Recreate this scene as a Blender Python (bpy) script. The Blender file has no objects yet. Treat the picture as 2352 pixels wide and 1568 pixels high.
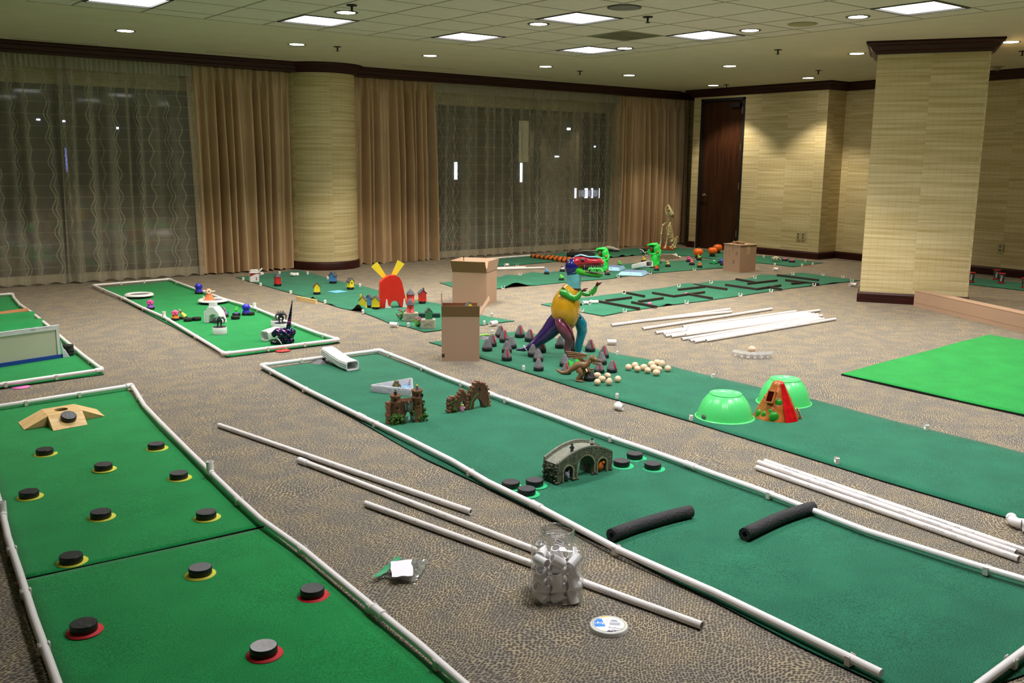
import bpy, bmesh, math, random
from math import sin, cos, pi, radians, atan2, sqrt, hypot
from mathutils import Vector, Matrix
from mathutils.geometry import tessellate_polygon
random.seed(7)
S = bpy.context.scene
COL = S.collection

# ---------------------------------------------------------------- camera
CAM_H = 1.4543; FPX = 2176.8; CEIL = 2.7202
_pt, _rl, _yw = .1862, -.0089, .9051
_F = Vector((cos(_pt)*cos(_yw), cos(_pt)*sin(_yw), -sin(_pt)))
_R0 = Vector((sin(_yw), -cos(_yw), 0)); _D0 = _F.cross(_R0)
_R = cos(_rl)*_R0 + sin(_rl)*_D0; _D = -sin(_rl)*_R0 + cos(_rl)*_D0
cd = bpy.data.cameras.new('camera'); cam = bpy.data.objects.new('camera', cd); COL.objects.link(cam)
cd.sensor_width = 36; cd.lens = FPX/2352*36; cd.clip_start = .05; cd.clip_end = 200
_u = -_D; _b = -_F
cam.matrix_world = Matrix(((_R.x,_u.x,_b.x,0),(_R.y,_u.y,_b.y,0),(_R.z,_u.z,_b.z,CAM_H),(0,0,0,1)))
S.camera = cam

# ---------------------------------------------------------------- world, exposure
S.view_settings.view_transform = 'Standard'; S.view_settings.look = 'None'
S.view_settings.exposure = 1.55; S.view_settings.gamma = 1; S.view_settings.use_curve_mapping = False
W = bpy.data.worlds.new('night'); S.world = W; W.use_nodes = True
W.node_tree.nodes['Background'].inputs[0].default_value = (.010, .012, .018, 1)
W.node_tree.nodes['Background'].inputs[1].default_value = .35
PANEL_POWER = 2.2       # glow of the fluorescent lenses
PANEL_WATT = 8.5       # each troffer's louvred lamp, radiant watts
SPOT_POWER = 38.0       # watts of a recessed downlight
PANEL_COL = (1, .975, .965); SPOT_COL = (1, .86, .66)

# ---------------------------------------------------------------- helpers
def ray(px, py): return _F + _R*((px-1176)/FPX) + _D*((py-784)/FPX)
def G(px, py, z=0.0):
    d = ray(px, py); return Vector((0,0,CAM_H)) + d*((z-CAM_H)/d.z)
def GY(px, py, Y):
    d = ray(px, py); return Vector((0,0,CAM_H)) + d*(Y/d.y)
def GX(px, py, X):
    d = ray(px, py); return Vector((0,0,CAM_H)) + d*(X/d.x)
def mpp(P): return (Vector(P)-Vector((0,0,CAM_H))).dot(_F)/FPX
def lin(c):
    r = []
    for v in c[:3]:
        v = v/255; r.append(v/12.92 if v <= .04045 else ((v+.055)/1.055)**2.4)
    return tuple(r)+(1,)

MATS = {}
def nd(nt, t, **k):
    n = nt.nodes.new(t)
    for a, b in k.items(): setattr(n, a, b)
    return n
def mat(name, col, rough=.55, metal=0, var=0, vs=30, bump=0, bs=150, col2=None, coat=0, trans=0, spec=.5, sss=0):
    if name in MATS: return MATS[name]
    m = bpy.data.materials.new(name); m.use_nodes = True; nt = m.node_tree
    b = nt.nodes['Principled BSDF']; c = lin(col)
    b.inputs['Base Color'].default_value = c; b.inputs['Roughness'].default_value = rough
    b.inputs['Metallic'].default_value = metal; b.inputs['Coat Weight'].default_value = coat
    b.inputs['Transmission Weight'].default_value = trans; b.inputs['Specular IOR Level'].default_value = spec
    tc = nd(nt, 'ShaderNodeTexCoord')
    if var or col2:
        n = nd(nt, 'ShaderNodeTexNoise'); n.inputs['Scale'].default_value = vs; n.inputs['Detail'].default_value = 4
        nt.links.new(tc.outputs['Object'], n.inputs['Vector'])
        r = nd(nt, 'ShaderNodeValToRGB'); e = r.color_ramp.elements
        e[0].position = .35; e[1].position = .65
        c2 = lin(col2) if col2 else tuple(min(1, v*(1+var)) for v in c[:3])+(1,)
        c1 = c if col2 else tuple(v*(1-var) for v in c[:3])+(1,)
        e[0].color = c1; e[1].color = c2
        nt.links.new(n.outputs['Fac'], r.inputs[0]); nt.links.new(r.outputs[0], b.inputs['Base Color'])
    if bump:
        n = nd(nt, 'ShaderNodeTexNoise'); n.inputs['Scale'].default_value = bs; n.inputs['Detail'].default_value = 3
        nt.links.new(tc.outputs['Object'], n.inputs['Vector'])
        bp = nd(nt, 'ShaderNodeBump'); bp.inputs['Strength'].default_value = bump; bp.inputs['Distance'].default_value = .01
        nt.links.new(n.outputs['Fac'], bp.inputs['Height']); nt.links.new(bp.outputs[0], b.inputs['Normal'])
    MATS[name] = m; return m
def emis(name, col, st):
    m = bpy.data.materials.new(name); m.use_nodes = True; nt = m.node_tree
    for n in list(nt.nodes): nt.nodes.remove(n)
    o = nd(nt, 'ShaderNodeOutputMaterial'); e = nd(nt, 'ShaderNodeEmission')
    e.inputs[0].default_value = tuple(col)+(1,); e.inputs[1].default_value = st
    nt.links.new(e.outputs[0], o.inputs[0]); return m

class MB:
    def __init__(s, M=None): s.v=[]; s.f=[]; s.mi=[]; s.sm=[]; s.uv=[]; s.m=0; s.M=M
    def add(s, vs, fs, smooth=False, uv=None):
        o = len(s.v)
        for p in vs:
            p = Vector(p); s.v.append(tuple(s.M@p) if s.M else tuple(p))
        for k, f in enumerate(fs):
            s.f.append([i+o for i in f]); s.mi.append(s.m); s.sm.append(smooth); s.uv.append(uv[k] if uv else None)
        return s
    def box(s, x0,y0,z0,x1,y1,z1):
        return s.add([(x0,y0,z0),(x1,y0,z0),(x1,y1,z0),(x0,y1,z0),(x0,y0,z1),(x1,y0,z1),(x1,y1,z1),(x0,y1,z1)],
            [(3,2,1,0),(4,5,6,7),(0,1,5,4),(1,2,6,5),(2,3,7,6),(3,0,4,7)])
    def cbox(s, c, d, M=None):          # centred box, optional 3x3 rotation
        old = s.M; L = Matrix.Translation(Vector(c)) @ (M.to_4x4() if M else Matrix.Identity(4))
        s.M = old@L if old else L
        s.box(-d[0]/2,-d[1]/2,-d[2]/2,d[0]/2,d[1]/2,d[2]/2); s.M = old; return s
    def rbox(s, x0,y0,z0,x1,y1,z1,r):   # box with chamfered vertical edges and top
        P=[(x0+r,y0),(x1-r,y0),(x1,y0+r),(x1,y1-r),(x1-r,y1),(x0+r,y1),(x0,y1-r),(x0,y0+r)]
        cx,cy=(x0+x1)/2,(y0+y1)/2; k=1-r/max(x1-x0,y1-y0)*1.2
        V=[(x,y,z0) for x,y in P]+[(x,y,z1-r*.6) for x,y in P]+[(cx+(x-cx)*k,cy+(y-cy)*k,z1) for x,y in P]
        Fc=[tuple(range(7,-1,-1)),tuple(range(16,24))]
        for j in (0,8):
            for i in range(8): Fc.append((j+i,j+(i+1)%8,j+8+(i+1)%8,j+8+i))
        return s.add(V,Fc)
    def tube(s, path, rad, n=12, cap=True, close=False, flat=1.0):
        P=[Vector(p) for p in path]; N=len(P)
        if not isinstance(rad,(list,tuple)): rad=[rad]*N
        V=[]; up=None
        for i,p in enumerate(P):
            if close: t=(P[(i+1)%N]-P[i-1])
            else: t=P[min(i+1,N-1)]-P[max(i-1,0)]
            t.normalize()
            if up is None:
                a=Vector((0,0,1)) if abs(t.z)<.9 else Vector((0,1,0)); up=(a-t*a.dot(t)).normalized()
            else:
                up=(up-t*up.dot(t))
                up=up.normalized() if up.length>1e-6 else t.orthogonal().normalized()
            sd=t.cross(up); r=rad[i]
            ru,rs=(r if isinstance(r,(tuple,list)) else (r,r*flat))
            for k in range(n):
                a=2*pi*k/n; V.append(p+up*(ru*cos(a))+sd*(rs*sin(a)))
        Fc=[]
        for i in range(N if close else N-1):
            j=(i+1)%N
            for k in range(n):
                l=(k+1)%n; Fc.append((i*n+k,i*n+l,j*n+l,j*n+k))
        s.add(V,Fc,True)
        if cap and not close:
            s.add(V[:n],[tuple(range(n))[::-1]]); s.add(V[-n:],[tuple(range(n))])
        return s
    def cyl(s, p0, p1, r0, r1=None, n=16, cap=True): return s.tube([p0,p1],[r0,r0 if r1 is None else r1],n,cap)
    def hollow(s, p0, p1, ro, ri, n=16):
        p0=Vector(p0);p1=Vector(p1); t=(p1-p0).normalized(); a=Vector((0,0,1)) if abs(t.z)<.9 else Vector((0,1,0))
        up=(a-t*a.dot(t)).normalized(); sd=t.cross(up); V=[]
        for p,r in ((p0,ri),(p0,ro),(p1,ro),(p1,ri)):
            for k in range(n): V.append(p+up*(r*cos(2*pi*k/n))+sd*(r*sin(2*pi*k/n)))
        for j in range(4):
            q=(j+1)%4; s.add(V,[(j*n+k,j*n+(k+1)%n,q*n+(k+1)%n,q*n+k) for k in range(n)],j in (1,3))
        return s
    def lathe(s, prof, n=24, c=(0,0,0), mod=None, smooth=True, a0=0, a1=2*pi, uvr=None):
        full=abs(a1-a0-2*pi)<1e-6; m=n if full else n+1; V=[]
        for r,z in prof:
            for k in range(m):
                a=a0+(a1-a0)*k/n; q=r*(mod(a,z) if mod else 1); V.append((c[0]+q*cos(a),c[1]+q*sin(a),c[2]+z))
        Fc=[];U=[]
        for i in range(len(prof)-1):
            for k in range(n):
                l=(k+1)%m; Fc.append((i*m+k,i*m+l,(i+1)*m+l,(i+1)*m+k))
                if uvr:
                    ua=(a0+(a1-a0)*k/n)*uvr; ub=(a0+(a1-a0)*(k+1)/n)*uvr; U.append([(ua,prof[i][1]),(ub,prof[i][1]),(ub,prof[i+1][1]),(ua,prof[i+1][1])])
        return s.add(V,Fc,smooth,U if uvr else None)
    def ell(s, c, r, n=12, m=8, M=None, jit=0):
        if not isinstance(r,(tuple,list)): r=(r,r,r)
        V=[]
        for i in range(m+1):
            t=pi*i/m
            for k in range(n):
                a=2*pi*k/n; j=1+random.uniform(-jit,jit) if jit else 1
                q=Vector((r[0]*sin(t)*cos(a)*j,r[1]*sin(t)*sin(a)*j,-r[2]*cos(t)*j))
                V.append(Vector(c)+(M@q if M else q))
        return s.add(V,[(i*n+k,i*n+(k+1)%n,(i+1)*n+(k+1)%n,(i+1)*n+k) for i in range(m) for k in range(n)],True)
    def prism(s, poly, a, b, ax='y', smooth=False):   # 2-D outline extruded along an axis
        f={'y':lambda p,t:(p[0],t,p[1]),'z':lambda p,t:(p[0],p[1],t),'x':lambda p,t:(t,p[0],p[1])}[ax]
        n=len(poly); V=[f(p,a) for p in poly]+[f(p,b) for p in poly]
        tr=tessellate_polygon([[Vector((p[0],p[1],0)) for p in poly]])
        Fc=[tuple(t) for t in tr]+[tuple(i+n for i in t[::-1]) for t in tr]
        s.add(V,Fc); s.add(V,[(i,(i+1)%n,(i+1)%n+n,i+n) for i in range(n)],smooth); return s
    def build(s, name, mats, parent=None, fixn=True):
        me=bpy.data.meshes.new(name); me.from_pydata(s.v,[],s.f)
        for m in (mats if isinstance(mats,(list,tuple)) else [mats]): me.materials.append(m)
        me.polygons.foreach_set('material_index',s.mi); me.polygons.foreach_set('use_smooth',s.sm)
        if any(u is not None for u in s.uv):
            L=me.uv_layers.new(name='UVMap')
            for p,u in zip(me.polygons,s.uv):
                if u is None:
                    t=Vector((0,0,1)).cross(p.normal)
                    t=t.normalized() if t.length>.1 else Vector((1,0,0))
                    for li in p.loop_indices:
                        co=me.vertices[me.loops[li].vertex_index].co; L.data[li].uv=(co.dot(t),co.z)
                else:
                    for li,q in zip(p.loop_indices,u): L.data[li].uv=q
        if fixn:
            bm=bmesh.new(); bm.from_mesh(me); bmesh.ops.recalc_face_normals(bm,faces=bm.faces); bm.to_mesh(me); bm.free()
        me.update(); o=bpy.data.objects.new(name,me); COL.objects.link(o)
        if parent: o.parent=parent
        return o
def uvwall(mb):                 # ask for automatic metric UVs
    mb.uv=[u if u is not None else None for u in mb.uv]; return mb
def tag(o, label=None, cat=None, group=None, kind=None):
    if label: o['label']=label
    if cat: o['category']=cat
    if group: o['group']=group
    if kind: o['kind']=kind
    return o
def pose(o, px, py, rot=0, z=0, P=None, k=1):
    P=P or G(px,py,z); o.location=P; o.rotation_euler=(0,0,atan2(P.y,P.x)-pi/2+radians(rot)); s=mpp(P)*k; o.scale=(s,s,s); return o
def thing(name, label, cat, px, py, rot=0, z=0, group=None, P=None, k=1):
    o=bpy.data.objects.new(name,None); COL.objects.link(o); o.empty_display_size=.05
    pose(o,px,py,rot,z,P,k); return tag(o,label,cat,group)
def empty(name, loc, label, cat, group=None, rz=0):
    o=bpy.data.objects.new(name,None); COL.objects.link(o); o.location=loc; o.rotation_euler.z=rz; return tag(o,label,cat,group)
def struct(name, mb, m, parent=None):
    o=mb.build(name,m,parent)
    if not parent: o['kind']='structure'
    return o
def dup(r, label=None, parent=None):
    c=r.copy(); COL.objects.link(c); c.parent=parent
    if label: c['label']=label
    for ch in list(r.children): dup(ch,None,c)
    return c
ORD=['first','second','third','fourth','fifth','sixth','seventh','eighth','ninth','tenth','eleventh','twelfth']
def text_mesh(txt, size, name, m, parent, loc, rot, bold=False, depth=.0):
    cu=bpy.data.curves.new(name,'FONT'); cu.body=txt; cu.size=size; cu.align_x='CENTER'; cu.align_y='CENTER'; cu.offset=size*.02 if bold else 0
    cu.extrude=depth
    t=bpy.data.objects.new('tmp',cu); COL.objects.link(t); dg=bpy.context.evaluated_depsgraph_get()
    me=bpy.data.meshes.new_from_object(t.evaluated_get(dg)); bpy.data.objects.remove(t)
    me.materials.clear(); me.materials.append(m)
    o=bpy.data.objects.new(name,me); COL.objects.link(o); o.parent=parent; o.location=loc; o.rotation_euler=rot; return o

# ---------------------------------------------------------------- materials
def wallpaper():
    m=bpy.data.materials.new('grasscloth_wallpaper'); m.use_nodes=True; nt=m.node_tree; b=nt.nodes['Principled BSDF']; b.inputs['Roughness'].default_value=.75
    L=nt.links.new; uv=nd(nt,'ShaderNodeUVMap'); mp=nd(nt,'ShaderNodeMapping'); L(uv.outputs[0],mp.inputs[0])
    # panel index shifts the streaks between strips of paper
    sx=nd(nt,'ShaderNodeSeparateXYZ'); L(uv.outputs[0],sx.inputs[0])
    fl=nd(nt,'ShaderNodeMath',operation='MULTIPLY'); fl.inputs[1].default_value=1.9; L(sx.outputs[0],fl.inputs[0])
    fo=nd(nt,'ShaderNodeMath',operation='FLOOR'); L(fl.outputs[0],fo.inputs[0])
    cb=nd(nt,'ShaderNodeCombineXYZ'); mm=nd(nt,'ShaderNodeMath',operation='MULTIPLY'); mm.inputs[1].default_value=.9; L(sx.outputs[0],mm.inputs[0]); L(mm.outputs[0],cb.inputs[0])
    my=nd(nt,'ShaderNodeMath',operation='MULTIPLY'); my.inputs[1].default_value=34; L(sx.outputs[1],my.inputs[0]); L(my.outputs[0],cb.inputs[1])
    mz=nd(nt,'ShaderNodeMath',operation='MULTIPLY'); mz.inputs[1].default_value=3.7; L(fo.outputs[0],mz.inputs[0]); L(mz.outputs[0],cb.inputs[2])
    n=nd(nt,'ShaderNodeTexNoise'); n.inputs['Scale'].default_value=1; n.inputs['Detail'].default_value=4; n.inputs['Roughness'].default_value=.6; L(cb.outputs[0],n.inputs['Vector'])
    r=nd(nt,'ShaderNodeValToRGB'); e=r.color_ramp.elements; e[0].position=.33; e[0].color=lin((180,162,112)); e[1].position=.67; e[1].color=lin((218,205,164)); L(n.outputs[0],r.inputs[0])
    def lines(o,f,w):
        a=nd(nt,'ShaderNodeMath',operation='MULTIPLY'); a.inputs[1].default_value=f; L(o,a.inputs[0])
        c=nd(nt,'ShaderNodeMath',operation='FRACT'); L(a.outputs[0],c.inputs[0])
        d=nd(nt,'ShaderNodeMath',operation='LESS_THAN'); d.inputs[1].default_value=w; L(c.outputs[0],d.inputs[0]); return d
    v=lines(sx.outputs[0],13.7,.08); h=lines(sx.outputs[1],10.1,.06)
    ad=nd(nt,'ShaderNodeMath',operation='MAXIMUM'); L(v.outputs[0],ad.inputs[0]); L(h.outputs[0],ad.inputs[1])
    sc=nd(nt,'ShaderNodeMath',operation='MULTIPLY'); sc.inputs[1].default_value=.17; L(ad.outputs[0],sc.inputs[0])
    mx=nd(nt,'ShaderNodeMix',data_type='RGBA'); L(sc.outputs[0],mx.inputs[0]); L(r.outputs[0],mx.inputs[6]); mx.inputs[7].default_value=lin((140,104,50)); L(mx.outputs[2],b.inputs['Base Color'])
    return m
def carpet():
    m=bpy.data.materials.new('patterned_carpet'); m.use_nodes=True; nt=m.node_tree; b=nt.nodes['Principled BSDF']; b.inputs['Roughness'].default_value=.95; b.inputs['Specular IOR Level'].default_value=.1
    L=nt.links.new; tc=nd(nt,'ShaderNodeTexCoord')
    n1=nd(nt,'ShaderNodeTexNoise'); n1.inputs['Scale'].default_value=2.3; n1.inputs['Detail'].default_value=1; L(tc.outputs['Object'],n1.inputs['Vector'])
    sb=nd(nt,'ShaderNodeVectorMath',operation='SUBTRACT'); sb.inputs[1].default_value=(.5,.5,.5); L(n1.outputs['Color'],sb.inputs[0])
    ms=nd(nt,'ShaderNodeVectorMath',operation='SCALE'); ms.inputs['Scale'].default_value=.22; L(sb.outputs[0],ms.inputs[0])
    av=nd(nt,'ShaderNodeVectorMath',operation='ADD'); L(tc.outputs['Object'],av.inputs[0]); L(ms.outputs[0],av.inputs[1])
    mp=nd(nt,'ShaderNodeMapping'); mp.inputs['Rotation'].default_value=(0,0,radians(38)); mp.inputs['Scale'].default_value=(84,122,1); L(av.outputs[0],mp.inputs[0])
    vo=nd(nt,'ShaderNodeTexVoronoi'); vo.inputs['Randomness'].default_value=.55; vo.inputs['Scale'].default_value=1; vo.voronoi_dimensions='2D'; L(mp.outputs[0],vo.inputs['Vector'])
    nf=nd(nt,'ShaderNodeTexNoise'); nf.inputs['Scale'].default_value=230; nf.inputs['Detail'].default_value=2; L(tc.outputs['Object'],nf.inputs['Vector'])
    nm=nd(nt,'ShaderNodeMath',operation='MULTIPLY_ADD'); nm.inputs[1].default_value=.42; L(nf.outputs['Fac'],nm.inputs[0]); L(vo.outputs['Distance'],nm.inputs[2])
    r=nd(nt,'ShaderNodeValToRGB'); e=r.color_ramp.elements; e[0].position=.55; e[1].position=.70; e[0].color=(0,0,0,1); e[1].color=(1,1,1,1); L(nm.outputs[0],r.inputs[0])
    n2=nd(nt,'ShaderNodeTexNoise'); n2.inputs['Scale'].default_value=7; n2.inputs['Detail'].default_value=3; L(tc.outputs['Object'],n2.inputs['Vector'])
    r2=nd(nt,'ShaderNodeValToRGB'); e=r2.color_ramp.elements; e[0].position=.42; e[1].position=.6; e[0].color=lin((146,140,126)); e[1].color=lin((168,155,128)); L(n2.outputs['Fac'],r2.inputs[0])
    n3=nd(nt,'ShaderNodeTexNoise'); n3.inputs['Scale'].default_value=420; n3.inputs['Detail'].default_value=1; L(tc.outputs['Object'],n3.inputs['Vector'])
    mx=nd(nt,'ShaderNodeMix',data_type='RGBA'); L(r.outputs[0],mx.inputs[0]); mx.inputs[6].default_value=lin((88,80,75)); L(r2.outputs[0],mx.inputs[7])
    hs=nd(nt,'ShaderNodeHueSaturation'); L(mx.outputs[2],hs.inputs['Color'])
    mr=nd(nt,'ShaderNodeMapRange'); mr.inputs['To Min'].default_value=.72; mr.inputs['To Max'].default_value=1.28; L(n3.outputs['Fac'],mr.inputs[0]); L(mr.outputs[0],hs.inputs['Value'])
    L(hs.outputs[0],b.inputs['Base Color'])
    bp=nd(nt,'ShaderNodeBump'); bp.inputs['Strength'].default_value=.5; bp.inputs['Distance'].default_value=.004; L(n3.outputs['Fac'],bp.inputs['Height']); L(bp.outputs[0],b.inputs['Normal'])
    return m
def felt(name,c1,c2,c3=None):
    m=bpy.data.materials.new(name); m.use_nodes=True; nt=m.node_tree; b=nt.nodes['Principled BSDF']; b.inputs['Roughness'].default_value=.95; b.inputs['Specular IOR Level'].default_value=.08
    b.inputs['Sheen Weight'].default_value=.15
    L=nt.links.new; tc=nd(nt,'ShaderNodeTexCoord')
    n1=nd(nt,'ShaderNodeTexNoise'); n1.inputs['Scale'].default_value=260; n1.inputs['Detail'].default_value=3; L(tc.outputs['Object'],n1.inputs['Vector'])
    n2=nd(nt,'ShaderNodeTexNoise'); n2.inputs['Scale'].default_value=5; n2.inputs['Detail'].default_value=4; L(tc.outputs['Object'],n2.inputs['Vector'])
    ad=nd(nt,'ShaderNodeMath',operation='ADD'); L(n1.outputs['Fac'],ad.inputs[0]); 
    ml=nd(nt,'ShaderNodeMath',operation='MULTIPLY'); ml.inputs[1].default_value=.22; L(n2.outputs['Fac'],ml.inputs[0]); L(ml.outputs[0],ad.inputs[1])
    r=nd(nt,'ShaderNodeValToRGB'); e=r.color_ramp.elements; e[0].position=.42; e[1].position=.80; e[0].color=lin(c1); e[1].color=lin(c2); L(ad.outputs[0],r.inputs[0]); L(r.outputs[0],b.inputs['Base Color'])
    bp=nd(nt,'ShaderNodeBump'); bp.inputs['Strength'].default_value=.45; bp.inputs['Distance'].default_value=.003; L(n1.outputs['Fac'],bp.inputs['Height']); L(bp.outputs[0],b.inputs['Normal'])
    return m
def wood(name,c1,c2,sc=(2,30,30),rough=.45,coat=0):
    m=bpy.data.materials.new(name); m.use_nodes=True; nt=m.node_tree; b=nt.nodes['Principled BSDF']; b.inputs['Roughness'].default_value=rough; b.inputs['Coat Weight'].default_value=coat; b.inputs['Specular IOR Level'].default_value=.25
    L=nt.links.new; tc=nd(nt,'ShaderNodeTexCoord'); mp=nd(nt,'ShaderNodeMapping'); mp.inputs['Scale'].default_value=sc; L(tc.outputs['Object'],mp.inputs[0])
    n=nd(nt,'ShaderNodeTexNoise'); n.inputs['Scale'].default_value=1; n.inputs['Detail'].default_value=5; n.inputs['Distortion'].default_value=.4; L(mp.outputs[0],n.inputs['Vector'])
    r=nd(nt,'ShaderNodeValToRGB'); e=r.color_ramp.elements; e[0].position=.35; e[1].position=.65; e[0].color=lin(c1); e[1].color=lin(c2); L(n.outputs['Fac'],r.inputs[0]); L(r.outputs[0],b.inputs['Base Color']); return m
def clear(name,tint=(1,1,1),refl=.9,base=.03,haze=0):
    m=bpy.data.materials.new(name); m.use_nodes=True; nt=m.node_tree
    for n in list(nt.nodes): nt.nodes.remove(n)
    L=nt.links.new; o=nd(nt,'ShaderNodeOutputMaterial'); t=nd(nt,'ShaderNodeBsdfTransparent'); t.inputs[0].default_value=tuple(tint)+(1,)
    g=nd(nt,'ShaderNodeBsdfGlossy'); g.inputs['Roughness'].default_value=.04; lw=nd(nt,'ShaderNodeLayerWeight'); lw.inputs['Blend'].default_value=.35
    mr=nd(nt,'ShaderNodeMapRange'); mr.inputs['To Min'].default_value=base; mr.inputs['To Max'].default_value=refl; L(lw.outputs['Facing'],mr.inputs[0])
    mx=nd(nt,'ShaderNodeMixShader'); L(mr.outputs[0],mx.inputs[0]); L(t.outputs[0],mx.inputs[1]); L(g.outputs[0],mx.inputs[2])
    df=nd(nt,'ShaderNodeBsdfDiffuse'); df.inputs[0].default_value=(.85,.85,.88,1); m2=nd(nt,'ShaderNodeMixShader'); m2.inputs[0].default_value=haze; L(mx.outputs[0],m2.inputs[1]); L(df.outputs[0],m2.inputs[2]); L(m2.outputs[0],o.inputs[0]); return m
M_wall=wallpaper(); M_carpet=carpet()
M_mahog=wood('mahogany_trim',(40,14,11),(58,22,16),(3,3,60),.45,.0)
M_plaster=mat('ceiling_plaster',(204,194,172),.9,var=.03,vs=3)
M_tile=mat('ceiling_tile_board',(208,200,188),.92,var=.03,vs=8,bump=.2,bs=300)
M_tbar=mat('ceiling_grid_metal',(140,132,112),.5)
M_dark=mat('black_void',(6,6,7),.8)
M_black=mat('black_rubber',(22,22,24),.42,var=.25,vs=90,bump=.15,bs=60,spec=.5)
M_pucktop=mat('grey_puck_top',(74,74,80),.38,var=.25,vs=.6,spec=.6)  # puck top in a paler grey than its black sides
M_pvc=mat('white_pvc',(240,236,236),.28,spec=.5)
M_clip=mat('white_clip_plastic',(225,220,212),.35)
M_print=mat('grey_print',(70,70,84),.5)
M_white=mat('white_plastic',(228,228,226),.35)
M_dg=felt('dark_green_felt',(15,68,50),(46,128,96))
M_bg=felt('bright_green_felt',(5,98,46),(30,154,80))
M_turf=felt('bright_grass_turf',(12,108,42),(42,168,74))
M_back=mat('black_mat_backing',(14,18,16),.9)
M_card=mat('brown_cardboard',(166,136,112),.85,var=.04,vs=1.5)
M_cardshade=mat('cardboard_flap_shade_brown',(120,94,58),.9,var=.05,vs=2)  # front flaps' shade put into a darker brown than the walls
M_glass=clear('window_glass',(.75,.78,.8),.6,.10)
M_clearp=clear('clear_plastic',(.97,.98,.98),.75,.04)
# ---------------------------------------------------------------- room shell
YW=12.30; XA=12.98; XB=13.45; XE=12.0; XP=13.75
struct('floor', MB().box(-5,-5,-.1,14,12.6,0), M_carpet)
T=.5669; TX0=2.231; TY0=8.592; tx0,tx1=TX0-.62*T,TX0+10.5*T; ty1,ty0=TY0+.52*T,TY0-16*T
ceil=MB()
for a in ((-5,-5,tx0,12.6),(tx1,-5,14,12.6),(tx0,-5,tx1,ty0),(tx0,ty1,tx1,12.6)): ceil.box(a[0],a[1],CEIL,a[2],a[3],CEIL+.08)
ceiling=struct('ceiling', ceil, M_plaster)
gb=MB()
xs=[tx0]+[TX0+i*T for i in range(0,11)]+[tx1]; ys=[ty1]+[TY0-j*T for j in range(0,17)]
for x in xs[1:-1]: gb.box(x-.006,ty0,CEIL+.003,x+.006,ty1,CEIL+.03)
for y in ys[1:-1]: gb.box(tx0,y-.006,CEIL+.0035,tx1,y+.006,CEIL+.03)
gb.box(tx0,ty0,CEIL+.05,tx1,ty1,CEIL+.07); gb.build('tile_grid',M_tbar,ceiling)
LIT={(0,0),(3,0),(6,0),(9,0),(0,3),(6,3),(9,3),(0,7),(3,7),(6,7),(9,7),(0,11),(3,11),(6,11),(9,11)}
VENT=(8,2)
tiles={}
for i in range(len(xs)-1):
    for j in range(len(ys)-1):
        u,v=i-1,j-1
        if (u,v) in LIT or (u,v)==VENT: continue
        w,h=xs[i+1]-xs[i],ys[j]-ys[j+1]; k=(round(w,3),round(h,3))
        if k not in tiles:
            a,b=w/2-.004,h/2-.004
            o=MB().add([(-a,-b,.03),(a,-b,.03),(a,b,.03),(-a,b,.03),(-a,-b,.006),(a,-b,.006),(a,b,.006),(-a,b,.006),(-a+.008,-b+.008,0),(a-.008,-b+.008,0),(a-.008,b-.008,0),(-a+.008,b-.008,0)],
              [(0,1,2,3),(8,11,10,9)]+[(p,(p+1)%4,(p+1)%4+4,p+4) for p in range(4)]+[(p+4,(p+1)%4+4,(p+1)%4+8,p+8) for p in range(4)]).build('ceiling_tile',M_tile,ceiling); tiles[k]=o
        else:
            o=tiles[k].copy(); COL.objects.link(o)
        o.location=((xs[i]+xs[i+1])/2,(ys[j]+ys[j+1])/2,CEIL+.004)
# fluorescent panels
_al=bpy.data.lights.new('fluorescent_tubes','AREA'); _al.shape='SQUARE'; _al.size=.5; _al.energy=PANEL_WATT; _al.color=PANEL_COL; _al.spread=radians(125)
M_lens=emis('fluorescent_lens',PANEL_COL,PANEL_POWER)
pl={(0,0):'over the left window',(3,0):'before the round column, second along the curtain side row',(6,0):'third along the curtain side row, past the round column',(9,0):'farthest along the curtain side row, by the ceiling edge corner',
    (6,3):'beside the round grey speaker grille',(9,3):'between the stained vent tile and the door side ceiling edge',(9,7):'above and before the square column'}
for n,(u,v) in enumerate(sorted(LIT)):
    cx,cy=TX0+(u+.5)*T,TY0-(v+.5)*T
    lab='lit square fluorescent ceiling panel '+pl.get((u,v),'%s row back from the curtains, %s along'%(ORD[1+[0,3,7,11,14].index(v)],ORD[u//3]) )
    e=empty('ceiling_light',(cx,cy,CEIL),lab,'ceiling light','fluorescent ceiling panels')
    a=T/2-.003; b=T/2-.028
    f=MB()
    for q in ((-a,-a,a,-b),(-a,b,a,a),(-a,-b,-b,b),(b,-b,a,b)): f.box(q[0],q[1],-.002,q[2],q[3],.035)
    f.build('frame',mat('panel_frame_dark_metal',(60,58,52),.5),e)
    MB().box(-b,-b,.012,b,b,.02).build('lens',M_lens,e)
    l=bpy.data.objects.new('tubes',_al); COL.objects.link(l); l.parent=e; l.location=(0,0,.004)
# air vent tile with grey dirt
e=empty('ceiling_vent',(TX0+(VENT[0]+.5)*T,TY0-(VENT[1]+.5)*T,CEIL),'dusty perforated square ceiling vent between two lit panels','vent')
MB().box(-.27,-.27,.002,.27,.27,.03).build('perforated_face',mat('dusty_vent_face',(104,100,78),.8,col2=(146,140,112),vs=4),e)
o=MB()
for i in range(-5,6): o.box(i*.045-.004,-.25,-.001,i*.045+.004,.25,.003)
o.build('slats',mat('vent_slat',(92,88,70),.7),e)
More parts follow.
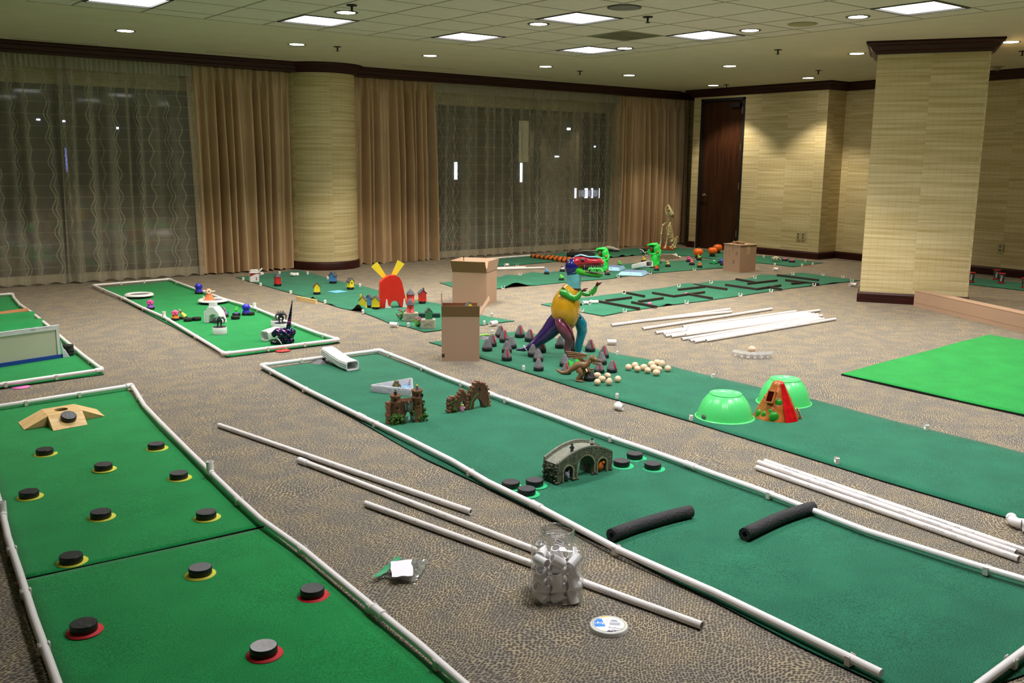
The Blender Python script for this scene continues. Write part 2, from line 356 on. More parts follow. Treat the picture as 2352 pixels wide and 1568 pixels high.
# recessed downlights
M_dlens=emis('downlight_lens',(1,.93,.82),14.0)
DL=[((288,71),'left of the others above the left window'),((795,29),'beside the sprinkler close to the second panel'),((682,102),'between the left window and the round column'),((988,128),'right after the round column'),((1237,55.5),'set in a tile beside the third row panel'),
 ((1253,153),'over the right window, near its middle'),((1435,111),'set in the tile just past the farthest panel'),((1445,173),'nearest the far room corner by the drape'),((1723,70),'in the tile field between door and square column'),((1676,152),'in plaster between tile corner and door'),
 ((1638.6,196),'close above the dark door'),((1856.5,179),'close to the wall right of the door'),((1970.6,39),'in the tile field near the yellowed disc'),((1968,123),'just left of the square column'),((2320.5,96.5),'just right of the square column crown')]
_ld=bpy.data.lights.new('downlight_bulb','SPOT'); _ld.energy=SPOT_POWER; _ld.color=SPOT_COL; _ld.spot_size=radians(104); _ld.spot_blend=.45; _ld.shadow_soft_size=.045
dl0=None
extra=[(11.6,3.2),(11.6,.4),(9.6,1.6),(.2,10.6),(.3,7.2)]; exl=['in plaster beyond the square column','in plaster far behind the square column','in plaster before the square column','in plaster near the left window end','in plaster by the near wall']
for n,(p,d) in enumerate(DL+[(q,l) for q,l in zip(extra,exl)]):
    P=G(p[0],p[1],CEIL) if n<len(DL) else Vector((p[0],p[1],CEIL))
    if dl0 is None:
        e=empty('recessed_downlight',P,'',"ceiling light",'round recessed downlights'); dl0=e
        MB().lathe([(.078,-.001),(.098,-.004),(.104,0),(.104,.003),(.078,.003)],28).build('trim_ring',mat('downlight_trim_ring',(96,88,74),.45,metal=.3),e)
        MB().lathe([(.0005,-.0015),(.079,-.0015)],28).build('lens',M_dlens,e)
        l=bpy.data.objects.new('bulb',_ld); COL.objects.link(l); l.parent=e; l.location=(0,0,-.03)
    else: e=dup(dl0); e.location=P
    e['label']='small round lit downlight '+d
# sprinklers
sp=[((808,12),'above the second lit panel'),((775,107),'ahead of the round column crown'),((1488,39),'beside the round speaker grille'),((1332,163),'above the right window'),((1787,114),'on plaster between tile edge and square column'),((1668.6,194),'just above the dark door'),((1880,161.5),'near the wall corner right of the door'),((2349,117),'right of the square column')]
s0=None
for p,d in sp:
    P=G(p[0],p[1],CEIL)
    if s0 is None:
        e=empty('ceiling_sprinkler',P,'','sprinkler','ceiling sprinkler heads'); s0=e
        MB().lathe([(.045,0),(.043,-.006),(.012,-.009)],16).build('escutcheon',mat('sprinkler_bronze',(44,34,26),.4,metal=.6),e)
        mb=MB().cyl((0,0,-.006),(0,0,-.045),.010,.008,8); mb.lathe([(.001,-.05),(.022,-.05),(.022,-.046),(.001,-.045)],12); mb.build('head',MATS['sprinkler_bronze'],e)
    else: e=dup(s0); e.location=P
    e['label']='small dark sprinkler head '+d
e=empty('ceiling_speaker',G(1434,17.5,CEIL),'round grey ceiling speaker grille between panel and sprinkler','speaker')
MB().lathe([(.001,-.012),(.10,-.010),(.128,-.004),(.130,0)],28).build('grille',mat('speaker_grille',(112,104,104),.5,var=.2,vs=60),e)
MB().lathe([(.128,-.004),(.14,-.004),(.142,0)],28).build('rim',mat('speaker_rim',(70,64,58),.5),e)
e=empty('smoke_detector',G(1843,56,CEIL),'pale yellowed round disc on ceiling tile near downlights','detector')
MB().lathe([(.001,-.008),(.10,-.008),(.13,-.002),(.132,0)],28).build('cover',mat('yellowed_plastic',(150,142,100),.7),e)
e=empty('ceiling_detector',G(2291,153,CEIL),'small white dome detector right of the square column','detector')
mb=MB().lathe([(.001,-.05),(.03,-.045),(.045,-.02),(.06,-.006),(.10,0)],20); mb.build('dome',mat('detector_white',(140,132,104),.5),e)
# slot diffusers in the plaster near the curtain wall
for k,(a,b) in enumerate([((21,87),(226,102)),((474,118.5),(632,129.5)),((922,149),(1048,158.5)),((1165,169),(1266,178.5))]):
    A=G(*a,CEIL);B=G(*b,CEIL); m=(A+B)/2; L=(B-A).length/2
    e=empty('slot_diffuser',(m.x,m.y,CEIL),'long thin dark air slot in the ceiling, %s along the curtain wall'%ORD[k],'vent','linear air slots')
    MB().box(-L,-.022,-.002,L,.022,.004).build('slot',mat('slot_dark',(26,24,20) if k==0 else (70,64,48),.8) if k<1 else mat('slot_dim',(84,78,58),.8),e)
    MB().box(-L,-.026,-.004,L,-.02,.0).box(-L,.02,-.004,L,.026,0).build('slot_flange',M_plaster,e)

# walls
Z=CEIL
w=MB()
w.box(-5,YW,0,.3,YW+.15,Z); w.box(4.45,YW,0,7.75,YW+.15,Z); w.box(11.75,YW,0,XP,YW+.15,Z)
w.box(.3,YW,2.31,4.45,YW+.15,Z); w.box(7.75,YW,2.31,11.75,YW+.15,Z); w.box(.3,YW,0,4.45,YW+.15,.09); w.box(7.75,YW,0,11.75,YW+.15,.09)
for q in range(len(w.uv)): w.uv[q]=None
w.uv[0]=[(0,0)]*4
struct('wall_left', w, M_wall)
DY0,DY1,DZ=10.33,11.27,2.56
w=MB(); w.box(XA,8.76,0,XA+.12,DY0,Z); w.box(XA,DY1,0,XA+.12,11.44,Z); w.box(XA,DY0,DZ,XA+.12,DY1,Z); w.box(XA+.12,11.32,0,XP,11.44,Z); w.box(XP,11.3,0,XP+.1,YW+.15,Z)
w.box(XA+.12,8.76,0,XB+.1,8.88,Z); w.add([(XB,8.76,0),(XE,-5,0),(XE+.12,-5,0),(XB+.12,8.76,0),(XB,8.76,Z),(XE,-5,Z),(XE+.12,-5,Z),(XB+.12,8.76,Z)],[(0,1,2,3),(4,5,6,7),(0,1,5,4),(1,2,6,5),(2,3,7,6)]); w.uv[0]=[(0,0)]*4
struct('wall_right', w, M_wall)
w=MB().box(-5.15,-5,0,-5,12.5,Z); w.uv[0]=[(0,0)]*4; struct('wall_near', w, M_wall)
w=MB().box(-5.15,-5.15,0,14,-5,Z); w.uv[0]=[(0,0)]*4; struct('wall_back', w, M_wall)
PRO=[(0,-.125),(.02,-.125),(.03,-.10),(.055,-.085),(.075,-.05),(.105,-.035),(.115,-.02),(.115,0),(0,0)]
BAS=[(0,0),(.022,0),(.022,.09),(.016,.10),(.010,.112),(0,.112)]
def sweep(mb,pts,pro,z0,side=1):
    # pts: plan polyline; profile offset to the left of travel * side, mitred
    n=len(pts); V=[]
    for i,p in enumerate(pts):
        p=Vector(p[:2]); d=[]
        if i>0: d.append((p-Vector(pts[i-1][:2])).normalized())
        if i<n-1: d.append((Vector(pts[i+1][:2])-p).normalized())
        ns=[Vector((-q.y,q.x))*side for q in d]; m=sum(ns,Vector((0,0))).normalized(); m/=max(.3,m.dot(ns[0]))
        for a,z in pro: V.append((p.x+m.x*a,p.y+m.y*a,z0+z))
    k=len(pro); mb.add(V,[(i*k+j,i*k+(j+1)%k,(i+1)*k+(j+1)%k,(i+1)*k+j) for i in range(n-1) for j in range(k)]+[tuple(range(k)),tuple(range((n-1)*k,n*k))])
    return mb
rp=[(XP,11.32),(XA,11.44),(XA,8.76),(XB,8.76),(XE,-5)]
rp=[(XP-.02,11.44),(XA,11.44),(XA,8.76),(XB,8.76),(XE,-5)]
struct('trim_1', sweep(MB(),rp,PRO,Z,-1), M_mahog)
b=MB(); sweep(b,[(XP-.02,11.44),(XA,11.44),(XA,DY1+.03)],BAS,0,-1); sweep(b,[(XA,DY0-.03),(XA,8.76),(XB,8.76),(XE,-5)],BAS,0,-1)
struct('baseboard_right', b, M_mahog)
b=MB(); sweep(b,[(-5,YW),(.2,YW)],BAS,0,-1); sweep(b,[(4.5,YW),(7.7,YW)],BAS,0,-1); sweep(b,[(11.8,YW),(XP,YW)],BAS,0,-1); struct('baseboard_left', b, M_mahog)
# crown pelmet in front of the curtains
YC=11.88
cr=MB(); sweep(cr,[(-5,YC),(XA+.02,YC)],PRO,Z,-1); cr.box(-5,YC,Z-.125,XP,YC+.03,Z); struct('trim_2', cr, M_mahog)
# door
d=struct('door_1', MB().box(XA+.035,DY0+.045,.01,XA+.08,DY1-.045,DZ-.045), wood('dark_walnut_door',(46,26,16),(66,38,22),(30,30,2),.35,.15))
fr=MB(); fr.box(XA-.012,DY0,0,XA+.12,DY0+.045,DZ).box(XA-.012,DY1-.045,0,XA+.12,DY1,DZ).box(XA-.012,DY0,DZ-.045,XA+.12,DY1,DZ)
fr.build('door_frame',mat('black_steel_frame',(26,24,24),.45),d)
M_steel=mat('brushed_steel',(170,165,155),.3,metal=.9)
h=MB(); h.lathe([(.001,0),(.03,0),(.03,.008),(.001,.01)],16); h.M=None
hd=MB(Matrix.Translation((XA+.035,DY1-.11,.93))@Matrix.Rotation(-pi/2,4,'Y')).lathe([(.001,0),(.028,0),(.028,.01),(.001,.012)],16)
hd.cyl((0,0,0),(0,0,.05),.010,n=10); hd.tube([(0,0,.05),(0,-.06,.052),(0,-.12,.05)],[.010,.009,.008],8); hd.build('door_handle',M_steel,d)
for z in (.3,1.1,1.75,2.35): MB().cyl((XA-.008,DY0+.05,z-.055),(XA-.008,DY0+.05,z+.055),.008,n=8).build('hinge',M_steel,d)
MB().box(XA+.02,DY0+.1,2.40,XA-.03,DY0+.30,2.47).build('door_closer',mat('black_steel_frame',(26,24,24)),d)
# outlets
for p,X,l in (((1834,541),XA,'pale square outlet plate left of its twin near the wall corner'),((1845,541.5),XA,'pale outlet plate with dark toggle nearest the wall corner'),((2298,570),XB,'pale outlet plate on the wall right of the square column')):
    P=GX(p[0],p[1],X if X==XA else 13.14); e=empty('outlet_plate',P,l,'outlet','wall outlets'); M_pl=mat('outlet_ivory',(190,178,138),.4)
    MB().box(-.012,-.036,-.06,0,.036,.06).build('plate',M_pl,e)
    MB().box(-.016,-.017,.010,-.011,.017,.042).build('socket',mat('socket_dark_ivory',(120,110,80),.5),e); MB().box(-.016,-.017,-.042,-.011,.017,-.010).build('socket',MATS['socket_dark_ivory'],e)  # sockets in a darker ivory than the plate
# round column
rc=Vector((6.12,12.06)); RR=.465
col=MB().lathe([(RR,0),(RR,.5),(RR,1),(RR,1.5),(RR,2),(RR,Z)],48,(rc.x,rc.y,0),uvr=RR)
c1=struct('column_round', col, M_wall); 
MB().lathe([(RR,Z-.125),(RR+.02,Z-.125),(RR+.03,Z-.1),(RR+.055,Z-.085),(RR+.075,Z-.05),(RR+.105,Z-.035),(RR+.115,Z-.02),(RR+.115,Z)],48,(rc.x,rc.y,0)).build('crown_ring',M_mahog,c1)
MB().lathe([(RR+.022,0),(RR+.022,.09),(RR+.01,.112),(RR,.112)],48,(rc.x,rc.y,0)).build('base_ring',M_mahog,c1)
# square column
A=G(1973,683)*.97; B=G(2221,697)*.97; A.z=B.z=0
dx=(B-A).normalized(); dn=Vector((-dx.y,dx.x,0)); dn=dn if dn.dot(A)>0 else -dn
q=[A,B,B+dn*.95,A+dn*.95]
c=MB(); V=[(p.x,p.y,0) for p in q]+[(p.x,p.y,Z) for p in q]; c.add(V,[(i,(i+1)%4,(i+1)%4+4,i+4) for i in range(4)]); c.uv[0]=[(0,0),((B-A).length,0),((B-A).length,Z),(0,Z)]
c2=struct('column_square', c, M_wall)
loop=[(p.x,p.y) for p in q]; mid=(q[0]+q[2])/2
def ringsweep(pro,z0):
    mb=MB(); k=len(pro); V=[]
    for i in range(4):
        p=q[i]; m=((p-q[(i+1)%4]).normalized()+(p-q[i-1]).normalized())
        for a,z in pro: V.append((p.x+m.x*a,p.y+m.y*a,z0+z))
    mb.add(V,[(i*k+j,((i+1)%4)*k+j,((i+1)%4)*k+(j+1)%k,i*k+(j+1)%k) for i in range(4) for j in range(k-1)]); return mb
ringsweep(PRO,Z).build('crown_ring',M_mahog,c2); ringsweep(BAS,0).build('base_ring',M_mahog,c2)

# windows behind the sheers
M_alu=mat('dark_window_aluminium',(52,52,50),.45,metal=.3)
for n,(x0,x1,ml) in enumerate(((.3,4.45,(1.55,2.86)),(7.75,11.75,(8.75,10.2)))):
    fr=MB(); fr.box(x0,YW+.02,.09,x0+.05,YW+.12,2.31).box(x1-.05,YW+.02,.09,x1,YW+.12,2.31).box(x0,YW+.02,2.25,x1,YW+.12,2.31).box(x0,YW+.02,.09,x1,YW+.12,.15)
    wi=struct('window_%d'%(n+1), fr, M_alu)
    for x in ml: MB().box(x-.03,YW+.01,.15,x+.03,YW+.11,2.25).build('mullion',M_alu,wi)
    e=[x0+.05]+[x for x in ml]+[x1-.05]
    for a,b in zip(e,e[1:]): MB().box(a+.02,YW+.06,.15,b-.02,YW+.066,2.25).build('pane',M_glass,wi)
# night outside: building across the street with a few lit windows
eb=empty('building_across_street',(9,24,0),'dark building across the street with a few bright lit windows','building')
MB().box(-14,0,-8,16,2,9).build('facade',mat('night_facade',(40,38,36),.9),eb)
def lit(px0,py0,px1,py1,col,st):
    a=GY(px0,py1,23.98);b=GY(px1,py0,23.98); MB().box(a.x-9,-.03,a.z,b.x-9,0,b.z).build('lit_window',emis('lit_window_glow',col,st),eb)
for a in ((1044,372,1050,412),(1195,374,1200,418)): lit(*a,(.95,.93,1),2.5)
for x in (1320,1343,1358,1376): lit(x,432,x+(4 if x!=1343 else 7),455,(.9,.88,1),1.6)
lit(1330,436,1372,452,(.5,.48,.55),.5); lit(1192,278,1214,372,(.5,.42,.2),.22); lit(1303,294,1310,298,(1,1,1),6); lit(1275,358,1284,361,(.9,.9,1),4); lit(1365,335,1368,338,(.6,.9,1),5)
lit(143,340,152,395,(.35,.35,1),.8); lit(268,292,272,296,(.8,.9,1),5); lit(140,276,150,280,(.8,.85,1),4); lit(84,273,92,276,(.8,.85,1),4)

# ---------------------------------------------------------------- curtains
def sheer_mat():
    m=bpy.data.materials.new('patterned_sheer'); m.use_nodes=True; nt=m.node_tree; L=nt.links.new
    for n in list(nt.nodes): nt.nodes.remove(n)
    o=nd(nt,'ShaderNodeOutputMaterial'); uv=nd(nt,'ShaderNodeUVMap'); sx=nd(nt,'ShaderNodeSeparateXYZ'); L(uv.outputs[0],sx.inputs[0])
    def M(op,a,b=None,c=None):
        n=nd(nt,'ShaderNodeMath',operation=op)
        for i,v in enumerate((a,b,c)):
            if v is None: continue
            if isinstance(v,(int,float)): n.inputs[i].default_value=v
            else: L(v,n.inputs[i])
        return n.outputs[0]
    u,z=sx.outputs[0],sx.outputs[1]
    wob=M('MULTIPLY',M('SINE',M('MULTIPLY',z,pi/.135)),.024)
    def rib(off,per):
        fr=M('FRACT',M('DIVIDE',M('ADD',M('ADD',u,off),wob),per)); return M('LESS_THAN',M('ABSOLUTE',M('SUBTRACT',fr,.5)),.0065/per)
    r1=rib(0,.205); 
    r2=rib(.06,.41)
    hz=M('LESS_THAN',M('ABSOLUTE',M('SUBTRACT',M('FRACT',M('DIVIDE',z,.135)),.5)),.020)
    hd=M('GREATER_THAN',z,2.47); hm=M('LESS_THAN',z,.115); 
    pat=M('MAXIMUM',M('MAXIMUM',r1,r2),M('MULTIPLY',hz,.75))
    lw=nd(nt,'ShaderNodeLayerWeight'); lw.inputs['Blend'].default_value=.5
    fac=M('ADD',M('ADD',.33,M('MULTIPLY',lw.outputs['Facing'],.42)),M('MULTIPLY',pat,.36)); fac=M('MAXIMUM',fac,M('MULTIPLY',hd,.80)); fac=M('MAXIMUM',fac,M('MULTIPLY',hm,.62))
    t=nd(nt,'ShaderNodeBsdfTransparent'); d=nd(nt,'ShaderNodeBsdfDiffuse'); tl=nd(nt,'ShaderNodeBsdfTranslucent'); d.inputs[0].default_value=lin((196,190,172)); tl.inputs[0].default_value=lin((150,146,132))
    m1=nd(nt,'ShaderNodeMixShader'); m1.inputs[0].default_value=.25; L(d.outputs[0],m1.inputs[1]); L(tl.outputs[0],m1.inputs[2])
    m2=nd(nt,'ShaderNodeMixShader'); L(fac,m2.inputs[0]); L(t.outputs[0],m2.inputs[1]); L(m1.outputs[0],m2.inputs[2]); L(m2.outputs[0],o.inputs[0]); return m
M_sheer=sheer_mat()
M_satin=mat('champagne_satin',(190,162,128),.34,var=.06,vs=3,bump=.35,bs=9,spec=.6)
def curtain(name,x0,x1,y,zt,zb,per,amp,m,label,seed,taper=0,nz=26,sharp=1,group=None):
    rnd=random.Random(seed); nx=int((x1-x0)/per*14); ph=[rnd.uniform(0,6.28) for _ in range(5)]; V=[];U=[]
    def off(t,z):
        g=1-z/zt; x=t*(x1-x0)
        w=x/per*2*pi+1.3*sin(x*2.1+ph[0])+1.1*sin(x*7.3+ph[1]+g*.8)+.6*sin(x*17+ph[4])
        s=sin(w); s=math.copysign(abs(s)**sharp,s)
        a=amp*(.45+.55*min(1,g*2.2))*(.72+.3*sin(x*3.3+ph[2])+.28*sin(x*11+ph[1]))
        v=a*s+amp*.35*sin(w*.5+ph[3]+g*1.5)
        if zt-z<.14: v=v*.5+.018*sin(x/.055*2*pi)
        return v
    ss=[0]
    for i in range(nx):
        a,b=i/nx,(i+1)/nx; ss.append(ss[-1]+hypot((x1-x0)/nx,off(b,.8)-off(a,.8)))
    for j in range(nz+1):
        z=zb+(zt-zb)*j/nz if j<nz-1 else (zt-.10 if j==nz-1 else zt)
        for i in range(nx+1):
            t=i/nx; x=x0+(x1-x0)*t+taper*(1-z/zt)*(t-.5); zz=z
            if j==0: zz=z+.012*sin(t*(x1-x0)/per*2*pi+ph[4])
            V.append((x,y+off(t,z),zz)); U.append((ss[i],z))
    Fc=[];FU=[]
    for j in range(nz):
        for i in range(nx):
            q=(j*(nx+1)+i,j*(nx+1)+i+1,(j+1)*(nx+1)+i+1,(j+1)*(nx+1)+i); Fc.append(q); FU.append([U[k] for k in q])
    mb=MB().add(V,Fc,True,FU); o=mb.build(name,m); return tag(o,label,'curtain',group)
ZT=2.60
curtain('sheer_curtain',.35,2.92,12.04,ZT,.015,.19,.05,M_sheer,'patterned sheer curtain nearest the near end of the left window',1,.10,group='patterned sheer curtains')
curtain('sheer_curtain',2.80,4.36,12.00,ZT,.015,.19,.05,M_sheer,'patterned sheer curtain beside the first champagne drape, left window',2,.10,group='patterned sheer curtains')
curtain('sheer_curtain',7.86,9.95,12.04,ZT,.015,.17,.05,M_sheer,'patterned sheer curtain between second drape and right window middle',3,.10,group='patterned sheer curtains')
curtain('sheer_curtain',9.85,11.74,12.01,ZT,.015,.17,.05,M_sheer,'patterned sheer curtain at the right window beside the corner drape',4,.10,group='patterned sheer curtains')
curtain('satin_drape',4.28,5.84,12.03,ZT,.01,.115,.10,M_satin,'champagne satin drape hanging left of the round column',11,-.06,sharp=.75,group='champagne drapes')
curtain('satin_drape',6.5,7.93,12.03,ZT,.01,.11,.10,M_satin,'champagne satin drape hanging right of the round column',12,.05,sharp=.75,group='champagne drapes')
curtain('satin_drape',11.62,13.55,12.05,ZT,.01,.125,.095,M_satin,'champagne satin drape in the far corner behind the dog skeleton',13,.05,sharp=.75,group='champagne drapes')
# ---------------------------------------------------------------- putting mats
def poly_at(P, ts):
    L=[0]
    for a,b in zip(P,P[1:]): L.append(L[-1]+(b-a).length)
    out=[]
    for t in ts:
        d=t*L[-1]; i=0
        while i<len(L)-2 and L[i+1]<d: i+=1
        k=(d-L[i])/max(1e-9,L[i+1]-L[i]); out.append(P[i].lerp(P[i+1],min(1,k)))
    return out
def putt_mat(name,label,A,B,m,N=60,M=10,humps=(),th=.005,cat='mat',group=None,wav=.0012,z0=.0008,seed=0):
    rnd=random.Random(seed); ph=[rnd.uniform(0,6) for _ in range(4)]
    A=[G(*p) if not isinstance(p,Vector) else p for p in A]; B=[G(*p) if not isinstance(p,Vector) else p for p in B]
    ts=[i/N for i in range(N+1)]; a=poly_at(A,ts); b=poly_at(B,ts); V=[]
    for i in range(N+1):
        for j in range(M+1):
            v=j/M; p=a[i].lerp(b[i],v); z=z0+wav*(1+sin(p.x*5+ph[0])*sin(p.y*6+ph[1]))
            for t0,v0,wt,h,rc in humps:
                d=abs(v-v0)/rc
                if d<1: z+=h*math.exp(-((ts[i]-t0)/wt)**2)*(1-d*d)
            V.append((p.x,p.y,z+th))
    n=len(V); W_=M+1; mb=MB()
    top=[(i*W_+j,i*W_+j+1,(i+1)*W_+j+1,(i+1)*W_+j) for i in range(N) for j in range(M)]
    mb.add(V,top,True)
    mb.m=1; V2=[(x,y,z-th) for x,y,z in V]; o=len(mb.v); mb.v+=V2
    def q(f): mb.f.append(f); mb.mi.append(1); mb.sm.append(False); mb.uv.append(None)
    for f in top: q([k+o for k in f[::-1]])
    for i in range(N):
        for j in (0,M): q([i*W_+j,(i+1)*W_+j,(i+1)*W_+j+o,i*W_+j+o])
    for j in range(M):
        for i in (0,N): q([i*W_+j,i*W_+j+1,i*W_+j+1+o,i*W_+j+o])
    return tag(mb.build(name,[m,M_back],fixn=True),label,cat,group)
g='dark green putting mats'
putt_mat('putting_mat','long dark green putting mat under the two castle ornaments and stone bridge',
  [(600,850),(797,953),(973,1055),(1177,1150),(1438,1282),(1640,1384),(1836,1488),(2004,1568),(2120,1635)],
  [(868,812),(973,852),(1075,893),(1130,912),(1350,993),(1590,1078),(1766,1140),(2178,1282),(2352,1345),(2640,1450)],M_dg,N=90,M=16,wav=.002,seed=1)
putt_mat('putting_mat','bright green putting mat with wooden three-way ramp and rows of pucks',
  [(-120,958),(-20,1100),(0,1190),(12,1245),(40,1337)],[(290,893),(330,935),(385,990),(470,1085),(609,1211)],M_bg,N=60,M=14,wav=.002,seed=2)
putt_mat('putting_mat','bright green putting mat nearest the camera, with three red discs',
  [(41,1341),(60,1390),(110,1540),(160,1680)],[(613,1213.5),(700,1290),(860,1425),(1000,1540),(1130,1640)],M_bg,N=40,M=14,wav=.002,seed=3)
putt_mat('putting_mat','bright green putting mat with toy monsters and the white gatehouse',
  [(234,661),(262,678),(289,694),(340,722),(450,779),(523,822)],[(395,646),(470,674),(584,711),(662,745),(735,772),(781,788)],M_bg,N=60,M=12,wav=.002,seed=4,humps=((.43,0,.02,.02,.08),))
putt_mat('putting_mat','bright green putting mat carrying the leaning white framed panel',
  [(-150,695),(-160,780),(-160,915)],[(30,680),(72,722),(150,787),(239,861)],M_bg,N=60,M=10,wav=.002,seed=5,humps=((.36,.5,.035,.05,3),(.46,.5,.03,.045,3)))
putt_mat('putting_mat','dark green mat with the red windmill and birdhouse village',
  [(541,637),(600,655),(668,674),(747,697),(780,708),(834,719),(870,733),(900,746),(938,752),(975,764)],
  [(688,621),(720,629),(765,643),(830,657),(880,670),(940,688),(1005,697),(1060,712),(1120,728),(1182,738)],M_dg,N=110,M=10,group=g,humps=((.715,0,.016,.075,.13),(.50,0,.012,.03,.12),(.60,0,.012,.012,.06)),seed=6)
putt_mat('putting_mat','long dark green mat under the metal dinosaur, eggs and green bowls',
  [(985,787),(1100,822),(1181,848),(1350,901),(1484,940),(1587,970),(1748,1020),(2024,1106),(2311,1191),(2500,1245)],
  [(1195,762),(1277,778),(1366,803),(1418,815),(1487,826),(1560,848),(1640,868),(1740,890),(1850,915),(2000,955),(2262,1020),(2352,1044),(2600,1105)],M_dg,N=110,M=12,group=g,wav=.002,seed=7)
putt_mat('putting_mat','dark green mat with the maze of dark foam bars',
  [(1385,727),(1435,717),(1500,707),(1577,697),(1620,692),(1712,678.6),(1819,662.5),(1975,645)],
  [(1242,700),(1330,685.5),(1433,673),(1560,656.5),(1595,653.5),(1638,645),(1666,645.5),(1718,641),(1747,631),(1785,632),(1842,627)],M_dg,N=110,M=10,group=g,humps=((.22,0,.012,.02,.15),(.80,0,.012,.02,.15),(.88,0,.02,.012,.15),(.5,1,.03,.02,.3)),seed=8)
putt_mat('putting_mat','dark green mat with toy ducks and two wide-mouthed green frogs',
  [(1075,672),(1146,664),(1180,660),(1240,655),(1290,650),(1400,641),(1445,634),(1500,628),(1600,620),(1675,615)],
  [(1010,650),(1100,640),(1150,636),(1165,631),(1190,633),(1222,625),(1245,628),(1300,621),(1370,615),(1440,606),(1500,602),(1560,599),(1610,596.5),(1665,594)],M_dg,N=110,M=8,group=g,humps=((.16,0,.03,.05,.35),(.53,0,.012,.02,.15)),seed=9)
putt_mat('putting_mat','small dark green mat beside the orange and black striped noodles',[(1120,614),(1200,608),(1260,603),(1300,600)],[(1120,594),(1165,590.5),(1215,587.5),(1218,587.6)],M_dg,N=30,M=6,group=g,seed=10)
putt_mat('putting_mat','dark green mat under the dog skeleton and three pumpkins',
  [(1300,601),(1396,593),(1480,585.5),(1520,583),(1564,587.5),(1610,592),(1663,598)],[(1222,588.5),(1290,580),(1330,579),(1400,574),(1450,571),(1520,568.5),(1600,572),(1670,580)],M_dg,N=90,M=8,group=g,humps=((.27,0,.02,.03,.2),(.36,0,.02,.03,.2),(.43,0,.015,.02,.2)),seed=11)
putt_mat('putting_mat','dark green mat with fluffy white ball beside the taped carton',[(1733,604),(1780,608),(1821,613.5)],[(1733,588),(1770,589),(1830,597),(1891,604)],M_dg,N=40,M=6,group=g,seed=12)
putt_mat('putting_mat','dark green mat with red-rimmed cups behind the square column',[(2170,647),(2260,658),(2352,668),(2450,678)],[(2170,628),(2250,639),(2352,650),(2450,660)],M_dg,N=30,M=6,group=g,seed=13)
putt_mat('grass_turf','bright green grass turf lying bare on the carpet below the long box',[(1932,862),(2060,892),(2352,957),(2600,1010)],[(2272,771),(2352,784),(2640,828)],M_turf,N=70,M=30,th=.012,wav=.002,cat='turf',seed=14)

# ---------------------------------------------------------------- PVC pipes
PR=.0133
def clip_mb(mb):
    pr=[(-.0165,0),(.0165,0),(.0175,.030),(.0125,.034),(.0135,.020)]+[(.0135*cos(a),.020-.0135*sin(a)) for a in [pi*k/6 for k in range(1,6)]]+[(-.0135,.020),(-.0125,.034),(-.0175,.030)]
    return mb.prism(pr,-.009,.009,'y')
_clip=None
def frame(label,nodes,clips,H=.031):
    P=[(G(n[0],n[1],H),n[2] if len(n)>2 else '-') for n in nodes]
    e=empty('lane_border',(P[0][0].x,P[0][0].y,0),label,'pipe frame','white pipe frames around mats'); o=Vector((P[0][0].x,P[0][0].y,0))
    seg=[]
    for i,(p,k) in enumerate(P):
        q=p-o
        if seg: 
            d=(q-seg[-1]).normalized()
        seg.append(q)
        if k in 'ectx' and len(seg)>1:
            s=[v.copy() for v in seg]
            MB().tube(s,PR,14).build('pipe',M_pvc,e,False) if k!='x' else (MB().tube(s[:-1]+[s[-1]-(s[-1]-s[-2]).normalized()*.02],PR,14,cap=False) if len(s)>2 else MB()).hollow(s[-2] if len(s)==2 else s[-1]-(s[-1]-s[-2]).normalized()*.1,s[-1],PR,PR*.78).build('pipe',M_pvc,e)
            seg=[q]
        if 0<i<len(P)-1:
            di=(P[i][0]-P[i-1][0]).normalized(); do=(P[i+1][0]-P[i][0]).normalized()
            if k=='e':
                a,b=q-di*.045,q+do*.045; pth=[a,q-di*.022]+[ (q-di*.022).lerp(q,t).lerp(q.lerp(q+do*.022,t),t) for t in (.25,.5,.75)]+[q+do*.022,b]
                mb=MB().tube(pth,PR*1.22,14); mb.tube([a-di*.002,a+di*.006],PR*1.32,14); mb.tube([b-do*.006,b+do*.002],PR*1.32,14); mb.build('elbow',M_pvc,e)
            elif k=='c':
                MB().tube([q-di*.032,q+do*.032],PR*1.22,14).tube([q-di*.034,q-di*.026],PR*1.3,14).tube([q+do*.026,q+do*.034],PR*1.3,14).build('coupling',M_pvc,e)
            elif k=='t':
                mb=MB().tube([q-di*.038,q+do*.038],PR*1.22,14); mb.hollow(q,q+Vector((0,0,.052)),PR*1.25,PR*.98); mb.build('tee',M_pvc,e)
    for c in clips:
        p=G(c[0],c[1],H); best=None
        for (a,_),(b,_) in zip(P,P[1:]):
            t=max(0,min(1,(p-a).dot(b-a)/(b-a).length_squared)); qq=a.lerp(b,t); dd=(qq-p).length
            if best is None or dd<best[0]: best=(dd,qq,(b-a))
        _,qq,d=best; k=clip_mb(MB()).build('clip',M_clip,e); k.location=Vector((qq.x,qq.y,.011))-o; k.rotation_euler.z=atan2(d.y,d.x)-pi/2
    return e
frame('white pipe frame around the long mat with castles and stone bridge',
 [(2024.5,1546,'x')][::-1]+[(1884.7,1478),(1640,1359),(1530,1310.7),(1420,1261.6),(1233,1161,'c'),(1120,1106),(1039,1058),(937,1007),(830,956,'c'),(707.5,896),(600,838.7,'e'),(872,804,'e'),(942,831),(1013.7,861.6),(1128,905,'c'),(1281,960),(1363,991),(1494,1035),(1586,1068,'c'),(1640,1088),(1745,1125),(1989.5,1219),(2234,1296),(2352,1331),(2504,1381,'e'),(2180,1624,'x')],
 [(1945,1515),(1418,1259),(1082,1082),(860,972),(700,892),(627,852),(688,826),(905,812),(976,843),(1060,880),(1160,918),(1415,1003),(1765,1135),(2268,1305),(2330,1520)])
